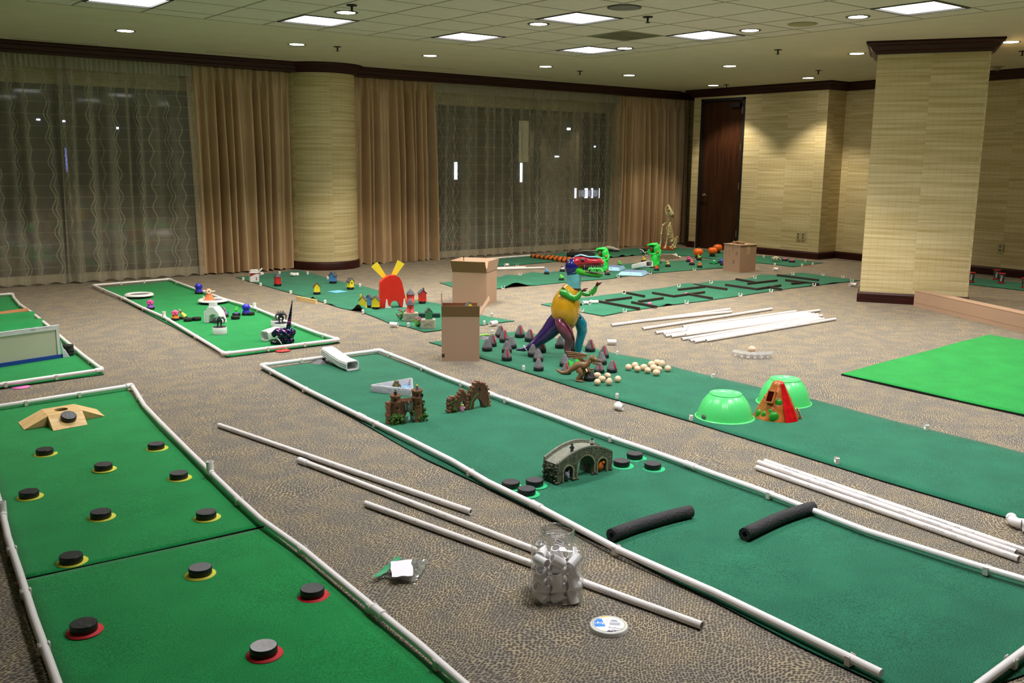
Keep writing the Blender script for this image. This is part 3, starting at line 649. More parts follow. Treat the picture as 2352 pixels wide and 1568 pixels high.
# the near open end of that frame
frame('white pipe frame around the near bright green puck mats',
 [(180,1700),(131,1568),(77.4,1418.7),(44.6,1314.5),(18,1234),(6,1180,'t'),(-14,1110),(-60,1035),(-130,948,'e'),(0,932.7),(290.8,886.8),(302,884,'e'),(312,899),(331.6,931.4),(370,972),(433.7,1036),(483,1084,'t'),(535.7,1135.5),(600,1194),(693.5,1260),(869,1405,'c'),(962,1480),(1060,1566),(1180,1665,'x')],
 [(100,1485),(60,1360),(30,1262),(55,922),(178,903),(320,912),(550,1148),(690,1262),(851,1392),(1010,1520)])
frame('white pipe frame around the toy monster mat',
 [(214,655,'e'),(286.7,686,'c'),(327.5,706.7),(377,728,'t'),(450,771.8),(500,802),(515,812,'e'),(778,780,'e'),(731,765.5),(662,739.5),(631,725.7),(584.6,707,'t'),(516.5,687.5),(470.6,670.6),(448.7,663.4),(406.6,648),(390,641,'e'),(214,655,'e')],
 [(232,664),(277,684),(328,708),(385,733),(450,772),(615,800),(700,790),(742,770),(676,745),(589,711),(406,648),(336,647),(282,651)])
frame('white pipe frame with bent side around the leaning panel mat',
 [(-170,690,'e'),(0,676.5),(28.7,675,'e'),(32.5,684),(46,699.5),(74.6,718.6,'c'),(107,745),(149,781.7),(191,816),(235,848.7,'e'),(0,883),(-170,908,'e')],
 [(208,829),(127,864),(11,881),(48,700)])
# the last piece of the first frame starts at an open end: add its tube
_pf=[o for o in COL.objects if o.name.startswith('lane_border')][0]
def pipe(label,p0,p1,group=None,r=PR,z=None,coupl=None,name='pvc_pipe',hid=None):
    z=r+.001 if z is None else z
    A=G(*p0,z) if not isinstance(p0,Vector) else p0; B=G(*p1,z) if not isinstance(p1,Vector) else p1; L=(B-A).length
    mb=MB().hollow((0,0,0),(L,0,0),r,r*.78)
    if coupl:
        e=empty(name,A,label,'pipe',group,atan2((B-A).y,(B-A).x)); mb.build('tube',M_pvcp,e)
        MB().hollow((-.035,0,0),(.035,0,0),r*1.25,r*.98).build('coupling',M_pvc,e); return e
    o=mb.build(name,M_pvcp); o.location=A; o.rotation_euler=(0,0,atan2((B-A).y,(B-A).x)); return tag(o,label,'pipe',group)
def pvc_printed():
    m=M_pvc.copy(); m.name='printed_white_pvc'; nt=m.node_tree; b=nt.nodes['Principled BSDF']; L=nt.links.new
    tc=nd(nt,'ShaderNodeTexCoord'); sx=nd(nt,'ShaderNodeSeparateXYZ'); L(tc.outputs['Object'],sx.inputs[0])
    at=nd(nt,'ShaderNodeMath',operation='ARCTAN2'); L(sx.outputs[2],at.inputs[0]); L(sx.outputs[1],at.inputs[1])
    win=nd(nt,'ShaderNodeMath',operation='COMPARE'); L(at.outputs[0],win.inputs[0]); win.inputs[1].default_value=2.6; win.inputs[2].default_value=.16
    n=nd(nt,'ShaderNodeTexNoise'); n.inputs['Scale'].default_value=1; n.inputs['Detail'].default_value=2
    mp=nd(nt,'ShaderNodeMapping'); mp.inputs['Scale'].default_value=(420,500,500); L(tc.outputs['Object'],mp.inputs[0]); L(mp.outputs[0],n.inputs['Vector'])
    n2=nd(nt,'ShaderNodeTexNoise'); n2.inputs['Scale'].default_value=9; n2.inputs['Detail'].default_value=1
    mp2=nd(nt,'ShaderNodeMapping'); mp2.inputs['Scale'].default_value=(1,0,0); L(tc.outputs['Object'],mp2.inputs[0]); L(mp2.outputs[0],n2.inputs['Vector'])
    a=nd(nt,'ShaderNodeMath',operation='GREATER_THAN'); a.inputs[1].default_value=.5; L(n.outputs['Fac'],a.inputs[0])
    c=nd(nt,'ShaderNodeMath',operation='GREATER_THAN'); c.inputs[1].default_value=.52; L(n2.outputs['Fac'],c.inputs[0])
    d=nd(nt,'ShaderNodeMath',operation='MULTIPLY'); L(a.outputs[0],d.inputs[0]); L(c.outputs[0],d.inputs[1])
    e=nd(nt,'ShaderNodeMath',operation='MULTIPLY'); L(d.outputs[0],e.inputs[0]); L(win.outputs[0],e.inputs[1])
    f=nd(nt,'ShaderNodeMath',operation='MULTIPLY'); L(e.outputs[0],f.inputs[0]); f.inputs[1].default_value=.75
    mx=nd(nt,'ShaderNodeMix',data_type='RGBA'); L(f.outputs[0],mx.inputs[0]); mx.inputs[6].default_value=lin((232,226,224)); mx.inputs[7].default_value=lin((70,70,86)); L(mx.outputs[2],b.inputs['Base Color']); return m
M_pvcp=pvc_printed()
gp='loose white pipes on the carpet'
p1=pipe('white pipe leaning alongside, uppermost of three before the plastic jar',(503,976),(1082,1175),gp)
p2=pipe('white pipe with a coupling at its far end, middle of three by the jar',(697,1060),(1300,1290),gp,coupl=1)
p3=pipe('white pipe running behind the plastic jar to beside its lid',(840,1156),(1612,1436),gp)
p4=pipe('white pipe on the near side of the pair right of the framed mat',(1738,1073),(2340,1283),gp)
p5=pipe('white pipe in the middle of the bundle right of the framed mat',(1742,1061.5),(2334,1269),gp)
p6=pipe('white pipe on the far side of the bundle right of the framed mat',(1757,1059),(2420,1288),gp)
for p,x,a in ((p6,.14,55),(p6,2.05,55)):
    t=text_mesh('Made in America',.016,'lettering',M_print,p,(0,0,0),(0,0,0))
    L=(G(2420,1288)-G(1757,1059)).length; bx=x if x<1 else 1.45
    for v in t.data.vertices:
        an=radians(100)+v.co.y/PR; xx=bx+v.co.x; v.co=(xx,(PR+.0004)*cos(an)*1,(PR+.0004)*sin(an))
# pipes spread on the carpet before the maze mat
pb=[((1404,746.5),(1676.5,710)),((1454.5,739),(1679.5,715.7)),((1476,754.8),(1772.4,709)),((1505.5,764),(1882,712.6)),((1522,765.7),(1853,719)),((1527,771),(1862,722)),((1541,772.5),(1870,725)),
    ((1568,750.5),(1827.6,715)),((1574,768.6),(1888,724.5)),((1565.7,778.6),(1878,729)),((1584,782),(1884,731)),((1594,784.5),(1892,732)),((1621.7,782),(1918.6,732.4))]
pl_=['farthest left of the spread pipes, lying alone at its near end','second in the pair farthest from the eggs','lying alone between the pair and the wide bundle','longest one at the far side of the wide bundle','far side of the wide bundle, second','far side of the wide bundle, third','far side of the wide bundle, fourth',
 'short one on the top far side of the bundle','middle of the bundle, ending by the loose gap','first of the near four in the bundle','second of the near four in the bundle','third of the near four in the bundle','nearest the egg carton and longest to the right']
for (a,b),l in zip(pb,pl_): pipe('white pipe '+l,a,b,'pipes spread before the maze mat')
for k in range(5):    # the pipes packed tightly in the middle of that bundle
    t=(k+1)/6; a=(1582+(1574-1582)*t,753+(766-753)*t); b=(1836+(1886-1836)*t,716+(723.5-716)*t)
    pipe('white pipe packed in the bundle middle, %s of five from far side'%ORD[k],a,b,'pipes packed in the middle of the bundle')
pipe('white pipe lying along the far edge of the small mat near the curtains',(1118,594.5),(1218,586.5),gp,r=.016,z=.02)
pipe('white pipe lying between the small mat and the duck mat, shorter one',(1120,616),(1207,613.5),gp,r=.014)
pipe('white pipe lying between the small mat and the duck mat, longer one',(1100,619),(1250,614.5),gp,r=.014)

# loose clips
def clips(mat_lab,edge,pts,rots):
    global _clip
    for i,p in enumerate(pts):
        P=G(p[0],p[1]+3,.006)
        if _clip is None: o=clip_mb(MB()).build('pipe_clip',M_clip); _clip=o
        else: o=_clip.copy(); COL.objects.link(o)
        o.location=P; o.rotation_euler=(0,0,rots if not isinstance(rots,(list,tuple)) else rots[i]); s=1.12 if P.y>6 else 1.0; o.scale=(s,s,s)
        n=len(pts); w=('only' if n==1 else ORD[i])
        tag(o,'small white clip, %s from the left on %s of %s'%(w,edge,mat_lab),'clip','loose white pipe clips')
clips('the maze mat','the near edge',[(1336.7,713),(1435,714.5),(1577,694.5),(1700.4,677.5),(1770.8,668),(1870,654),(1957,644.6)],-.55)
clips('the maze mat','the far edge',[(1433.4,672),(1559,656.5),(1633,648),(1733.6,637),(1821,628.6),(1890,630.4),(1935.8,635.5)],-.55)
clips('the duck mat','the near edge',[(1155.5,660.3),(1420,634),(1493.7,626),(1595,618.5)],-.7)
clips('the duck mat','the far edge',[(1195,629)],-.7)
clips('the small mat by striped noodles','the near edge',[(1188,608),(1297,598.7)],-.7)
clips('the skeleton mat','the edges',[(1302.8,580),(1485,584),(1515.6,584),(1553,585.5)],-.6)
clips('the fluffy ball mat','the edges',[(1754,588.6),(1779.5,606.7),(1842,608.5),(1849.6,599),(1866.4,605.6)],.8)
clips('the birdhouse mat','the near edge',[(559,640.6),(599,653.6),(668,671.7),(747,693.8),(833.8,716.7),(938,747)],.95)
clips('the birdhouse mat','the far edge',[(642.4,626),(707,627),(753,638),(827,655),(1112.4,742.4),(1129.6,724.3)],.95)
clips('the dinosaur mat','the near edge',[(1202.6,846.3),(1417,911.5),(1587,962),(1921.4,1061)],.85)
clips('the dinosaur mat','the far edge',[(1131,764),(1418,812.4),(1637.4,865),(2127,984)],.85)
# loose fittings
def elbow(px,py,label,rot,col=True,k=1,name='pipe_elbow',z=0):
    r=.0165*k; P=G(px,py,r+.006+z); mb=MB(); pth=[(-.04*k,0,0),(-.018*k,0,0),(-.006*k,.003*k,0),(.003*k,.012*k,0),(.006*k,.024*k,0),(.006*k,.045*k,0)]
    mb.tube(pth[1:5],r*.96,14,cap=False); mb.hollow(pth[0],pth[1],r,r*.8); mb.hollow(pth[4],pth[5],r,r*.8)
    o=mb.build(name,M_pvc); o.location=P; o.rotation_euler=(0,0,radians(rot)); return tag(o,label,'pipe fitting','loose white pipe fittings')
def coupl(px,py,label,rot,k=1):
    r=.0165*k; mb=MB().hollow((-.03*k,0,0),(.03*k,0,0),r,r*.82); o=mb.build('pipe_coupling',M_pvc); o.location=G(px,py,r+.006); o.rotation_euler=(0,0,radians(rot)); return tag(o,label,'pipe fitting','loose white pipe fittings')
elbow(1414,932,'white pipe elbow on the carpet beside the dinosaur mat near edge',200,k=1.15)
elbow(2326,1198,'white bent pipe elbow at the right beyond the pipe bundle',-150,k=1.3)
elbow(2385,1216,'white pipe elbow cut off by the frame beyond the bundle',30,k=1.2)
coupl(1405,785,'white pipe coupling on the carpet right of the metal dinosaur',-40,1.2)
coupl(905,745,'white pipe coupling on the carpet before the windmill mat',-60,1.25)
coupl(1133,742,'white pipe coupling beside the birdhouse mat right tip',10,1.35)
elbow(604.4,628.7,'white pipe elbow standing behind the number two carton',20,k=1.25)
elbow(672.7,630.6,'white arched pipe elbow on the far birdhouse mat corner',-100,k=1.5)
coupl(1163.4,608,'white pipe coupling on the small mat by striped noodles',5,1.1)
elbow(1784.5,617.4,'white pipe fitting alone between the maze and fluffy ball mats',70,k=1.2)
elbow(1962,653,'white pipe fitting at the foot of the square column',70,k=1.3)
elbow(1349,694.5,'white bent pipe piece touching its twin on the maze mat, near the dinosaur',80,k=1.15)
elbow(1363,693.5,'white bent pipe piece touching the first maze bar',-90,k=1.15)
# ---------------------------------------------------------------- pucks and discs
RZ=lambda a: Matrix.Rotation(radians(a),4,'Z'); RX=lambda a: Matrix.Rotation(radians(a),4,'X'); RY=lambda a: Matrix.Rotation(radians(a),4,'Y'); TR=lambda x,y,z: Matrix.Translation((x,y,z))
PKR,PKH=.0405,.0265
def puck_mb(mb,r=PKR,h=PKH,z=0,n=28,c=(0,0),m1=1):
    k=mb.m; mb.lathe([(.001,z),(r-.04*r,z),(r,z+.08*h),(r,z+.92*h),(r-.05*r,z+h)],n,(c[0],c[1],0)); mb.m=m1; mb.lathe([(r-.05*r,z+h),(r*.5,z+h*1.0),(.0005,z+h)],n,(c[0],c[1],0)); mb.m=k; return mb
_pk={}
def puck(px,py,label,group,top='black',z=.0095,name='hockey_puck'):
    P=G(px,py,z)
    if top not in _pk:
        tm={'black':M_black,'grey':M_pucktop,'silver':mat('silvery_puck_top',(150,148,152),.3,var=.12,vs=60),'dim':mat('dark_grey_puck_top',(52,52,58),.4,var=.25,vs=80)}[top]  # top tones run from black to silvery grey
        o=puck_mb(MB()).build(name,[M_black,tm]); _pk[top]=o
    else: o=_pk[top].copy(); COL.objects.link(o)
    o.location=P; o.rotation_euler=(0,0,0); o.scale=(1,1,1); return tag(o,label,'puck',group)
_dc={}
def disc(px,py,col,label,group,z=.008,r=.055,name='foam_disc'):
    P=G(px,py,z); k=(col,r)
    if k not in _dc:
        c={'yellow':(205,205,62),'red':(205,36,42),'green':(40,200,130),'pink':(226,120,190)}[col]
        _dc[k]=MB().lathe([(.001,0),(r,0),(r,.0016),(.001,.0016)],30,mod=lambda a,z:1+.02*sin(2*a)).build(name,mat('foam_'+col,c,.7,var=.05,vs=20)); o=_dc[k]
    else: o=_dc[k].copy(); COL.objects.link(o)
    o.location=P; return tag(o,label,'disc',group)
YP=[((103,1042),'nearest below the wooden ramp, left side'),((359,1029),'highest on the right, beside the bent pipe corner'),((238,1077),'in the middle between the two upper yellow discs'),((411,1097),'beside the right pipe just above the pipe tee level'),
    ((67,1140),'closest to the left pipe edge'),((232,1187),'in the centre of the upper mat'),((474,1188),'right side just above the black seam'),((164,1289),'left side just above the black seam')]
for p,l in YP:
    disc(p[0]+2,p[1]+1,'yellow','round yellow foam disc '+l,'yellow foam discs'); puck(p[0],p[1],'black hockey puck on yellow disc '+l,'hockey pucks on yellow discs')
disc(460,1319,'yellow','round yellow foam disc on the nearest mat, below the seam','yellow foam discs'); puck(460.5,1317,'dusty grey-topped puck on yellow disc below the seam','hockey pucks on yellow discs','grey')
for p,t,l,l2 in (((193,1447),'black','black-topped puck on the left red disc','red foam disc at the left of the nearest mat'),((717.5,1366),'dim','dull grey-topped puck on the red disc beside the right pipe','red foam disc beside the right pipe of the nearest mat'),((606,1500),'silver','silvery-topped puck on the red disc nearest the bottom edge','red foam disc nearest the bottom edge of the picture')):
    disc(p[0]+2,p[1]+2,'red',l2,'red foam discs'); puck(p[0],p[1],l,'hockey pucks on red discs',t)
for p,l in (((1173,1118),'beside the pipe, left of three before the bridge'),((1227.6,1113.5),'touching the bridge left foot'),((1209.4,1133.5),'nearest of three by the left pipe'),((1427.4,1068.5),'closest to the bridge right end'),((1457.7,1051.5),'farthest of three beyond the bridge'),((1499,1075),'rightmost of three beyond the bridge')):
    disc(p[0]+3,p[1]+1.5,'green','mint green foam disc '+l,'mint green foam discs'); puck(p[0],p[1],'black puck on mint disc '+l,'hockey pucks on mint discs','dim')
disc(48,889,'pink','flat pink disc on the carpet outside the panel mat','loose foam discs',z=.002)

# ---------------------------------------------------------------- wooden three-way ramp
M_pine=wood('light_pine',(214,176,116),(232,200,146),(3,40,40),.5); M_pine_e=mat('pine_edge',(196,160,104),.6,var=.08,vs=40)
h=.062
tl,nl,nr,tr=[G(*p,h) for p in ((94.4,940),(109.7,955.7),(188.8,942),(171,927.6))]
e=empty('wooden_ramp',G(141,960,.008),'pale pine three-way ramp with a round hole in its top','ramp'); O=e.location
loc=lambda p:Vector(p)-O
def wedge(a,b,c,d,name):       # a,b top edge; c,d ground edge
    mb=MB(); A,B=loc(a),loc(b); C_,D_=loc(c),loc(d); za=Vector((A.x,A.y,0)); zb=Vector((B.x,B.y,0))
    C_.z=D_.z=.001; mb.add([A,B,D_,C_,za,zb],[(0,1,2,3)]); mb.m=1; mb.add([A,B,D_,C_,za,zb],[(0,3,4),(1,5,2),(4,3,2,5)]); mb.build(name,[M_pine,M_pine_e],e)
gg=lambda x,y:G(x,y,.008)
wedge(tl,nl,gg(41.6,970),gg(55.6,987),'side_ramp'); wedge(nl,nr,gg(122.4,989.5),gg(201,975),'front_ramp'); wedge(tr,nr,gg(222,939.6),gg(241,956),'side_ramp')
ctr=(tl+nl+nr+tr)/4-O; T4=[loc(p) for p in (tl,nl,nr,tr)]; hr=.036; hc=ctr+(T4[3]-T4[1])*.06+(T4[0]-T4[3])*.06
N=24; ring=[Vector((hc.x+hr*cos(2*pi*k/N),hc.y+hr*sin(2*pi*k/N),0)) for k in range(N)]
mb=MB(); pl2=[Vector((p.x,p.y,0)) for p in T4]; tri=tessellate_polygon([pl2,ring]); allp=pl2+ring; zt=T4[0].z
for z in (zt+.001,zt-.010): mb.add([(p.x,p.y,z) for p in allp],[tuple(t) for t in tri])
mb.m=1; mb.lathe([(hr,zt-.010),(hr,zt+.001)],N,(hc.x,hc.y,0)); mb.add([(p.x,p.y,z) for z in (0.001,zt+.001) for p in pl2],[(i,(i+1)%4,(i+1)%4+4,i+4) for i in range(4)])
mb.m=0; mb.build('top_plate',[M_pine,M_pine_e],e)
fr_n=((gg(122.4,989.5)-nl).cross(nr-nl)).normalized(); fr_n=fr_n if fr_n.z>0 else -fr_n
for a,b in ((.12,.1),(.88,.1),(.12,.9),(.88,.9),(.5,.95)):
    p=nl.lerp(nr,a).lerp(gg(122.4,989.5).lerp(gg(201,975),a),b); MB(Matrix.Translation(loc(p)+fr_n*.0005)@fr_n.to_track_quat('Z','Y').to_matrix().to_4x4()).lathe([(.001,.0012),(.0022,.0008),(.0025,0)],8).build('screw_head',mat('screw_steel',(120,110,100),.35,metal=.8),e)
pc=nl.lerp(nr,.53).lerp(gg(122.4,989.5).lerp(gg(201,975),.53),.40)+fr_n*.001
o=puck(157,957,'hockey puck leaning on the front slope of the pine ramp','hockey pucks on yellow discs'); o.location=pc; o.rotation_euler=fr_n.to_track_quat('Z','Y').to_euler()

# ---------------------------------------------------------------- foam noodles
M_foam=mat('charcoal_foam',(44,43,46),.75,var=.25,vs=160,bump=.5,bs=110)
def noodle(label,pts):
    r=.0262; P=[G(*p,r+.008) for p in pts]; mb=MB(); n=18
    F2=[]
    for k in range(len(P)-1):
        for t in (0,.5): F2.append(P[k].lerp(P[k+1],t))
    F2.append(P[-1]); P=[F2[0]]+[(F2[i-1]+F2[i]*2+F2[i+1])/4 for i in range(1,len(F2)-1)]+[F2[-1]]
    mb.tube(P,r,n,cap=False); mb.tube(P,r*.42,n,cap=False)
    a=len(mb.v)//2
    for s in (0,(len(P)-1)*n):
        for k in range(n): mb.f.append([s+k,s+(k+1)%n,a+s+(k+1)%n,a+s+k]); mb.mi.append(0); mb.sm.append(False); mb.uv.append(None)
    return tag(mb.build('foam_noodle',M_foam),label,'foam tube','charcoal foam tubes')
noodle('charcoal foam tube lying across the mat from the left pipe',[(1404,1229),(1450,1211),(1500,1196),(1545,1183),(1586,1174)])
noodle('curved charcoal foam tube resting toward the right pipe',[(1710,1227),(1743,1211),(1775,1196),(1818,1179),(1866,1165)])

# ---------------------------------------------------------------- plastic jar with couplings, lid
M_jar=clear('clear_jar_plastic',(.98,.99,.99),.55,.05,.012); M_neck=clear('clear_neck_plastic',(.95,.96,.96),.85,.14)
P=G(1278,1368); e=empty('plastic_jar',P,'clear square plastic jar with open threaded neck full of white couplings','jar',rz=atan2(P.y,P.x)-pi/2+radians(4)); s=mpp(P); e.scale=(s,s,s)
sup=lambda a,z:1/max(.001,(abs(cos(a))**5+abs(sin(a))**5)**.2) if z<128 else 1
def jl(prof,n=48):
    V=[]; 
    mb=MB(); pr=[]
    for r,z,q in prof: pr.append((r,z,q))
    for r,z,q in pr:
        for k in range(n):
            a=2*pi*k/n+.001; m=1/((abs(cos(a))**5+abs(sin(a))**5)**.2); m=1+(m-1)*q; V.append((r*m*cos(a),r*m*sin(a),z))
    mb.add(V,[(i*n+k,i*n+(k+1)%n,(i+1)*n+(k+1)%n,(i+1)*n+k) for i in range(len(pr)-1) for k in range(n)],True); return mb
jl([(4,3,0),(40,3,.5),(50,1,.9),(57,5,.95),(59,12,1),(59,60,1),(59,112,1),(56,124,.95),(48,131,.7),(40,134,.2),(37.5,137,0)]).build('body',M_jar,e)
mb=jl([(37.5,137,0),(39,140,0),(39,143,0),(37.5,145,0),(37.5,148,0),(39.3,150,0),(37.5,152,0),(37.5,155,0),(39.3,157,0),(37.5,159,0),(37.5,163,0),(35.5,163,0),(35.5,138,0)]); mb.build('neck',M_neck,e)
MB().tube([(38.6*cos(a),38.6*sin(a),137.5) for a in [2*pi*k/36 for k in range(36)]],1.3,8,close=True).build('neck_ring',clear('clear_bead',(.9,.9,.9),.9,.35),e)
rnd=random.Random(21); _cp=None; cl='white pipe coupling in the heap inside the clear jar'
Mj=Matrix.Translation(P)@Matrix.Rotation(e.rotation_euler.z,4,'Z')
cpm=MB().hollow((-16.5,0,0),(16.5,0,0),11.3,9.4,20); cpm.tube([(-1,0,0),(1,0,0)],9.3,20,cap=False)
k=0
for lay in range(5):
    z=14+lay*21.5
    for i in range(3):
        for j in range(3):
            x=(i-1)*36+rnd.uniform(-3,3); y=(j-1)*35+rnd.uniform(-3,3)
            if lay==4 and (i==2 and j==2): continue
            t=(rnd.choice((0,180,15,-15)) if j!=1 and i==1 else rnd.choice((90,-90,75,-105)) if i!=1 and j==1 else rnd.choice((45,-45,135,20,70))); up=rnd.random()<.22
            R=Matrix.Rotation(radians(t),4,'Z')@Matrix.Rotation(radians(rnd.uniform(62,88) if up else rnd.uniform(-38,38)),4,'Y')
            if _cp is None: o=cpm.build('pipe_coupling',M_pvc); _cp=o
            else: o=_cp.copy(); COL.objects.link(o)
            zz=z+(rnd.uniform(-3,4)); zz=max(zz,18 if up else 14); 
            o.matrix_world=Mj@Matrix.Diagonal((s,s,s,1))@TR(x*.98,y*.98,zz)@R; tag(o,'white pipe coupling in the jar, %s layer, %s %s'%(('bottom','second','middle','fourth','top')[lay],('front','middle','back')[j],('left','centre','right')[i]),'pipe fitting','couplings inside the jar'); k+=1
P=G(1398,1443,.001); e=thing('jar_lid','white screw lid lying face up with round printed label','lid',1398,1443)
MB().lathe([(.5,11),(41.5,11),(43.6,9.5),(44,7),(44.6,2),(45.5,0),(.5,0)],48).build('cap',M_white,e)
MB().lathe([(.5,11.25),(38,11.25)],48).build('paper_label',mat('label_paper',(236,234,240),.45),e)
MB().lathe([(36.2,11.35),(38.2,11.35)],48).build('label_ring',mat('label_dotted_gold',(90,82,40),.5,col2=(230,222,170),vs=2.2),e)
def arcpoly(f,name,col,z=11.45):
    mb=MB(); mb.add([(x,y,z) for x,y in f],[tuple(range(len(f)))]); return mb.build(name,mat(name+'_ink',col,.45),e)
rr=34.5; cc=lambda d,r=rr:(r*cos(radians(d)),r*sin(radians(d)))
arcpoly([cc(a) for a in range(138,216,6)]+[(-7,-12),(-17,23)],'blue_label_field',(36,140,236))
arcpoly([cc(a,36) for a in range(82,136,6)],'yellow_label_band',(250,226,50),11.5)
arcpoly([cc(a,37) for a in range(262,314,6)]+[(12,-27),(2,-28)],'navy_label_band',(22,18,70),11.5)
L=lambda t,sz,x,y,m,r=180,b=False:text_mesh(t,sz,'lettering',m,e,(x,y,11.7),(0,0,radians(r)),b)
wm=mat('white_ink',(245,245,250),.5); gm=mat('grey_ink',(110,112,130),.5)
L('3/4"',14,-21,3,wm,170,True); L('Coupling',8.5,15,-19,gm,172); L('50 Pack',6.5,12,-32,wm,172,True)
MB().cbox((14,3,11.6),(24,11,.4)).build('printed_coupling_picture',mat('grey_picture',(176,178,190),.5),e)
for y,w in ((15,17),(19,12),(-14,0)): 
    if w: MB().cbox((12,y,11.6),(w,1.6,.2)).build('small_print',gm,e)

# ---------------------------------------------------------------- zip bag
def grid_sheet(A,B,Cc,D_,nu,nv,amp,sd,z0=.003):
    rnd=random.Random(sd); V=[]
    for i in range(nu+1):
        for j in range(nv+1):
            u,v=i/nu,j/nv; p=A.lerp(B,u).lerp(D_.lerp(Cc,u),v); e_=min(u,v,1-u,1-v)*5
            V.append((p.x+rnd.uniform(-1,1)*.004,p.y+rnd.uniform(-1,1)*.004,z0+min(1,e_+.15)*amp*rnd.random()))
    return V,[(i*(nv+1)+j,(i+1)*(nv+1)+j,(i+1)*(nv+1)+j+1,i*(nv+1)+j+1) for i in range(nu) for j in range(nv)]
e=empty('zip_bag',(0,0,0),'crumpled clear zip bag with green seal and white paper inside','bag'); C0=G(925,1318); e.location=C0
q=[G(*p)-C0 for p in ((862,1328),(915,1288),(986,1292),(955,1342))]
V,Fc=grid_sheet(*q,22,16,.020,3,.009); MB().add(V,Fc).build('film',clear('crumpled_film',(.95,.96,.96),.9,.22,.14),e)
V,Fc=grid_sheet(*q,10,8,.006,5,.001); MB().add(V,Fc).build('film_underside',MATS.setdefault('f2',clear('film_under',(.93,.94,.94),.6,.06)),e)
q=[G(*p,.008)-C0 for p in ((856,1332),(912,1286),(924,1288),(874,1332))]
V,Fc=grid_sheet(*q,10,2,.006,4,.022); MB().add(V,Fc).build('green_seal',mat('green_zip_seal',(20,150,96),.4),e)
q=[G(*p,.008)-C0 for p in ((897,1303),(945,1297),(950,1335),(899,1339))]
V,Fc=grid_sheet(*q,4,4,.0006,6,.031); MB().add(V,Fc,True).build('paper_slip',mat('white_paper',(238,236,246),.7),e)

# ---------------------------------------------------------------- cardboard boxes
M_tape=mat('packing_tape',(190,160,124),.3,spec=.6)
def obox_flap(e,p0,p1,d,name,m,th=1.0):
    p0,p1,d=Vector(p0),Vector(p1),Vector(d); n=((p1-p0).cross(d)).normalized()*th; mb=MB(); V=[p0,p1,p1+d,p0+d]; V+=[v+n for v in V]
    mb.add(V,[(0,1,2,3),(7,6,5,4),(0,4,5,1),(1,5,6,2),(2,6,7,3),(3,7,4,0)]); return mb.build(name,m,e)
def carton(e,W_,D_,Hh,t=1.2):
    w,d=W_/2,D_/2; wl=MB(); wl.box(-w,-d,0,w,-d+t,Hh).box(-w,d-t,0,w,d,Hh).box(-w,-d+t,0,-w+t,d-t,Hh).box(w-t,-d+t,0,w,d-t,Hh).box(-w+t,-d+t,0,w-t,d-t,t); return wl.build('walls',M_card,e)
e=thing('cardboard_box','tall open cardboard box standing in front of the larger open one','box',1058,826,0,group='open cardboard boxes'); 
e2=MB()
carton(e,86,70,104); w,d,Hh=43,35,104
old=e.location.copy(); e.location=G(1058,829)+(G(1058,829)-Vector((0,0,0))).normalized()*mpp(G(1058,829))*35; e.location.z=0
obox_flap(e,(-w,-d,Hh),(w,-d,Hh),(0,-6,24),'front_flap',M_cardshade); obox_flap(e,(-w,d,Hh),(w-4,d,Hh),(0,1,20),'back_flap',mat('dark_inner_flap',(120,72,44),.85))
obox_flap(e,(w,-d,Hh),(w,d,Hh),(22,0,36),'side_flap',mat('pale_flap',(206,170,144),.85)); obox_flap(e,(-w,-d,Hh),(-w,d,Hh),(-1,0,52),'side_flap',M_card)
MB().cbox((-w+3.5,-d-.2,13),(6,.4,8)).build('printed_mark',mat('dark_ink',(40,36,36),.6),e)
MB().box(-w-.3,-d-.3,Hh-.6,w+.3,-d,Hh+.6).build('fold_crease',mat('crease_brown',(150,116,88),.8),e)
e=thing('cardboard_box','wide open cardboard box with raised flaps behind the taller one','box',1085,700,0,group='open cardboard boxes'); 
Pn=G(1117.6,702.5); s=mpp(Pn); rz=radians(-17)+atan2(Pn.y,Pn.x)-pi/2; w,d,Hh=41.5,41,77
e.rotation_euler.z=rz; e.scale=(s,s,s); e.location=Pn-Matrix.Rotation(rz,3,'Z')@Vector((w*s,-d*s,0)); e.location.z=0
carton(e,2*w,2*d,Hh); obox_flap(e,(-w,-d,Hh),(w,-d,Hh),(-1,-10,25),'front_flap',M_cardshade); obox_flap(e,(-w,d,Hh),(w,d,Hh),(0,6,24),'back_flap',MATS['pale_flap'])
obox_flap(e,(w,-d,Hh),(w,d,Hh),(4,0,26),'side_flap',M_card); obox_flap(e,(-w,-d,Hh),(-w,d,Hh),(-2,0,25),'side_flap',MATS['pale_flap'])
e=thing('cardboard_box','closed taped cardboard carton with crumpled paper on top near the pumpkins','box',1697,626); Pn=G(1697.8,626); s=mpp(Pn); rz=radians(-44)+atan2(Pn.y,Pn.x)-pi/2; w=26
e.rotation_euler.z=rz; e.location=Pn+Matrix.Rotation(rz,3,'Z')@Vector((-w*s,w*s,0)); e.location.z=0
MB().box(-w,-w,0,w,w,62).build('walls',M_card,e); MB().box(-w-2,-w-1,62,w+4,w+3,63.4).build('lid_flaps',M_card,e)
MB().box(w,-6,40,w+.4,6,62.5).box(w,-6,63.5,-w,6,63.9).build('tape',M_tape,e)
MB().box(w-2,4,0,w+6,w,1.0).build('bottom_flap',M_card,e)
mb=MB()
for k in range(9): mb.ell((-16+k*3.6,-2+random.uniform(-5,5),65.5+random.uniform(0,2.5)*(1 if k<5 else .4)),(4.5,4.5,2.6),8,5,jit=.35)
mb.build('crumpled_paper',mat('kraft_paper',(150,118,84),.9,bump=.4,bs=3),e)
mk=mat('faded_grey_print',(128,100,82),.8)
mb=MB()
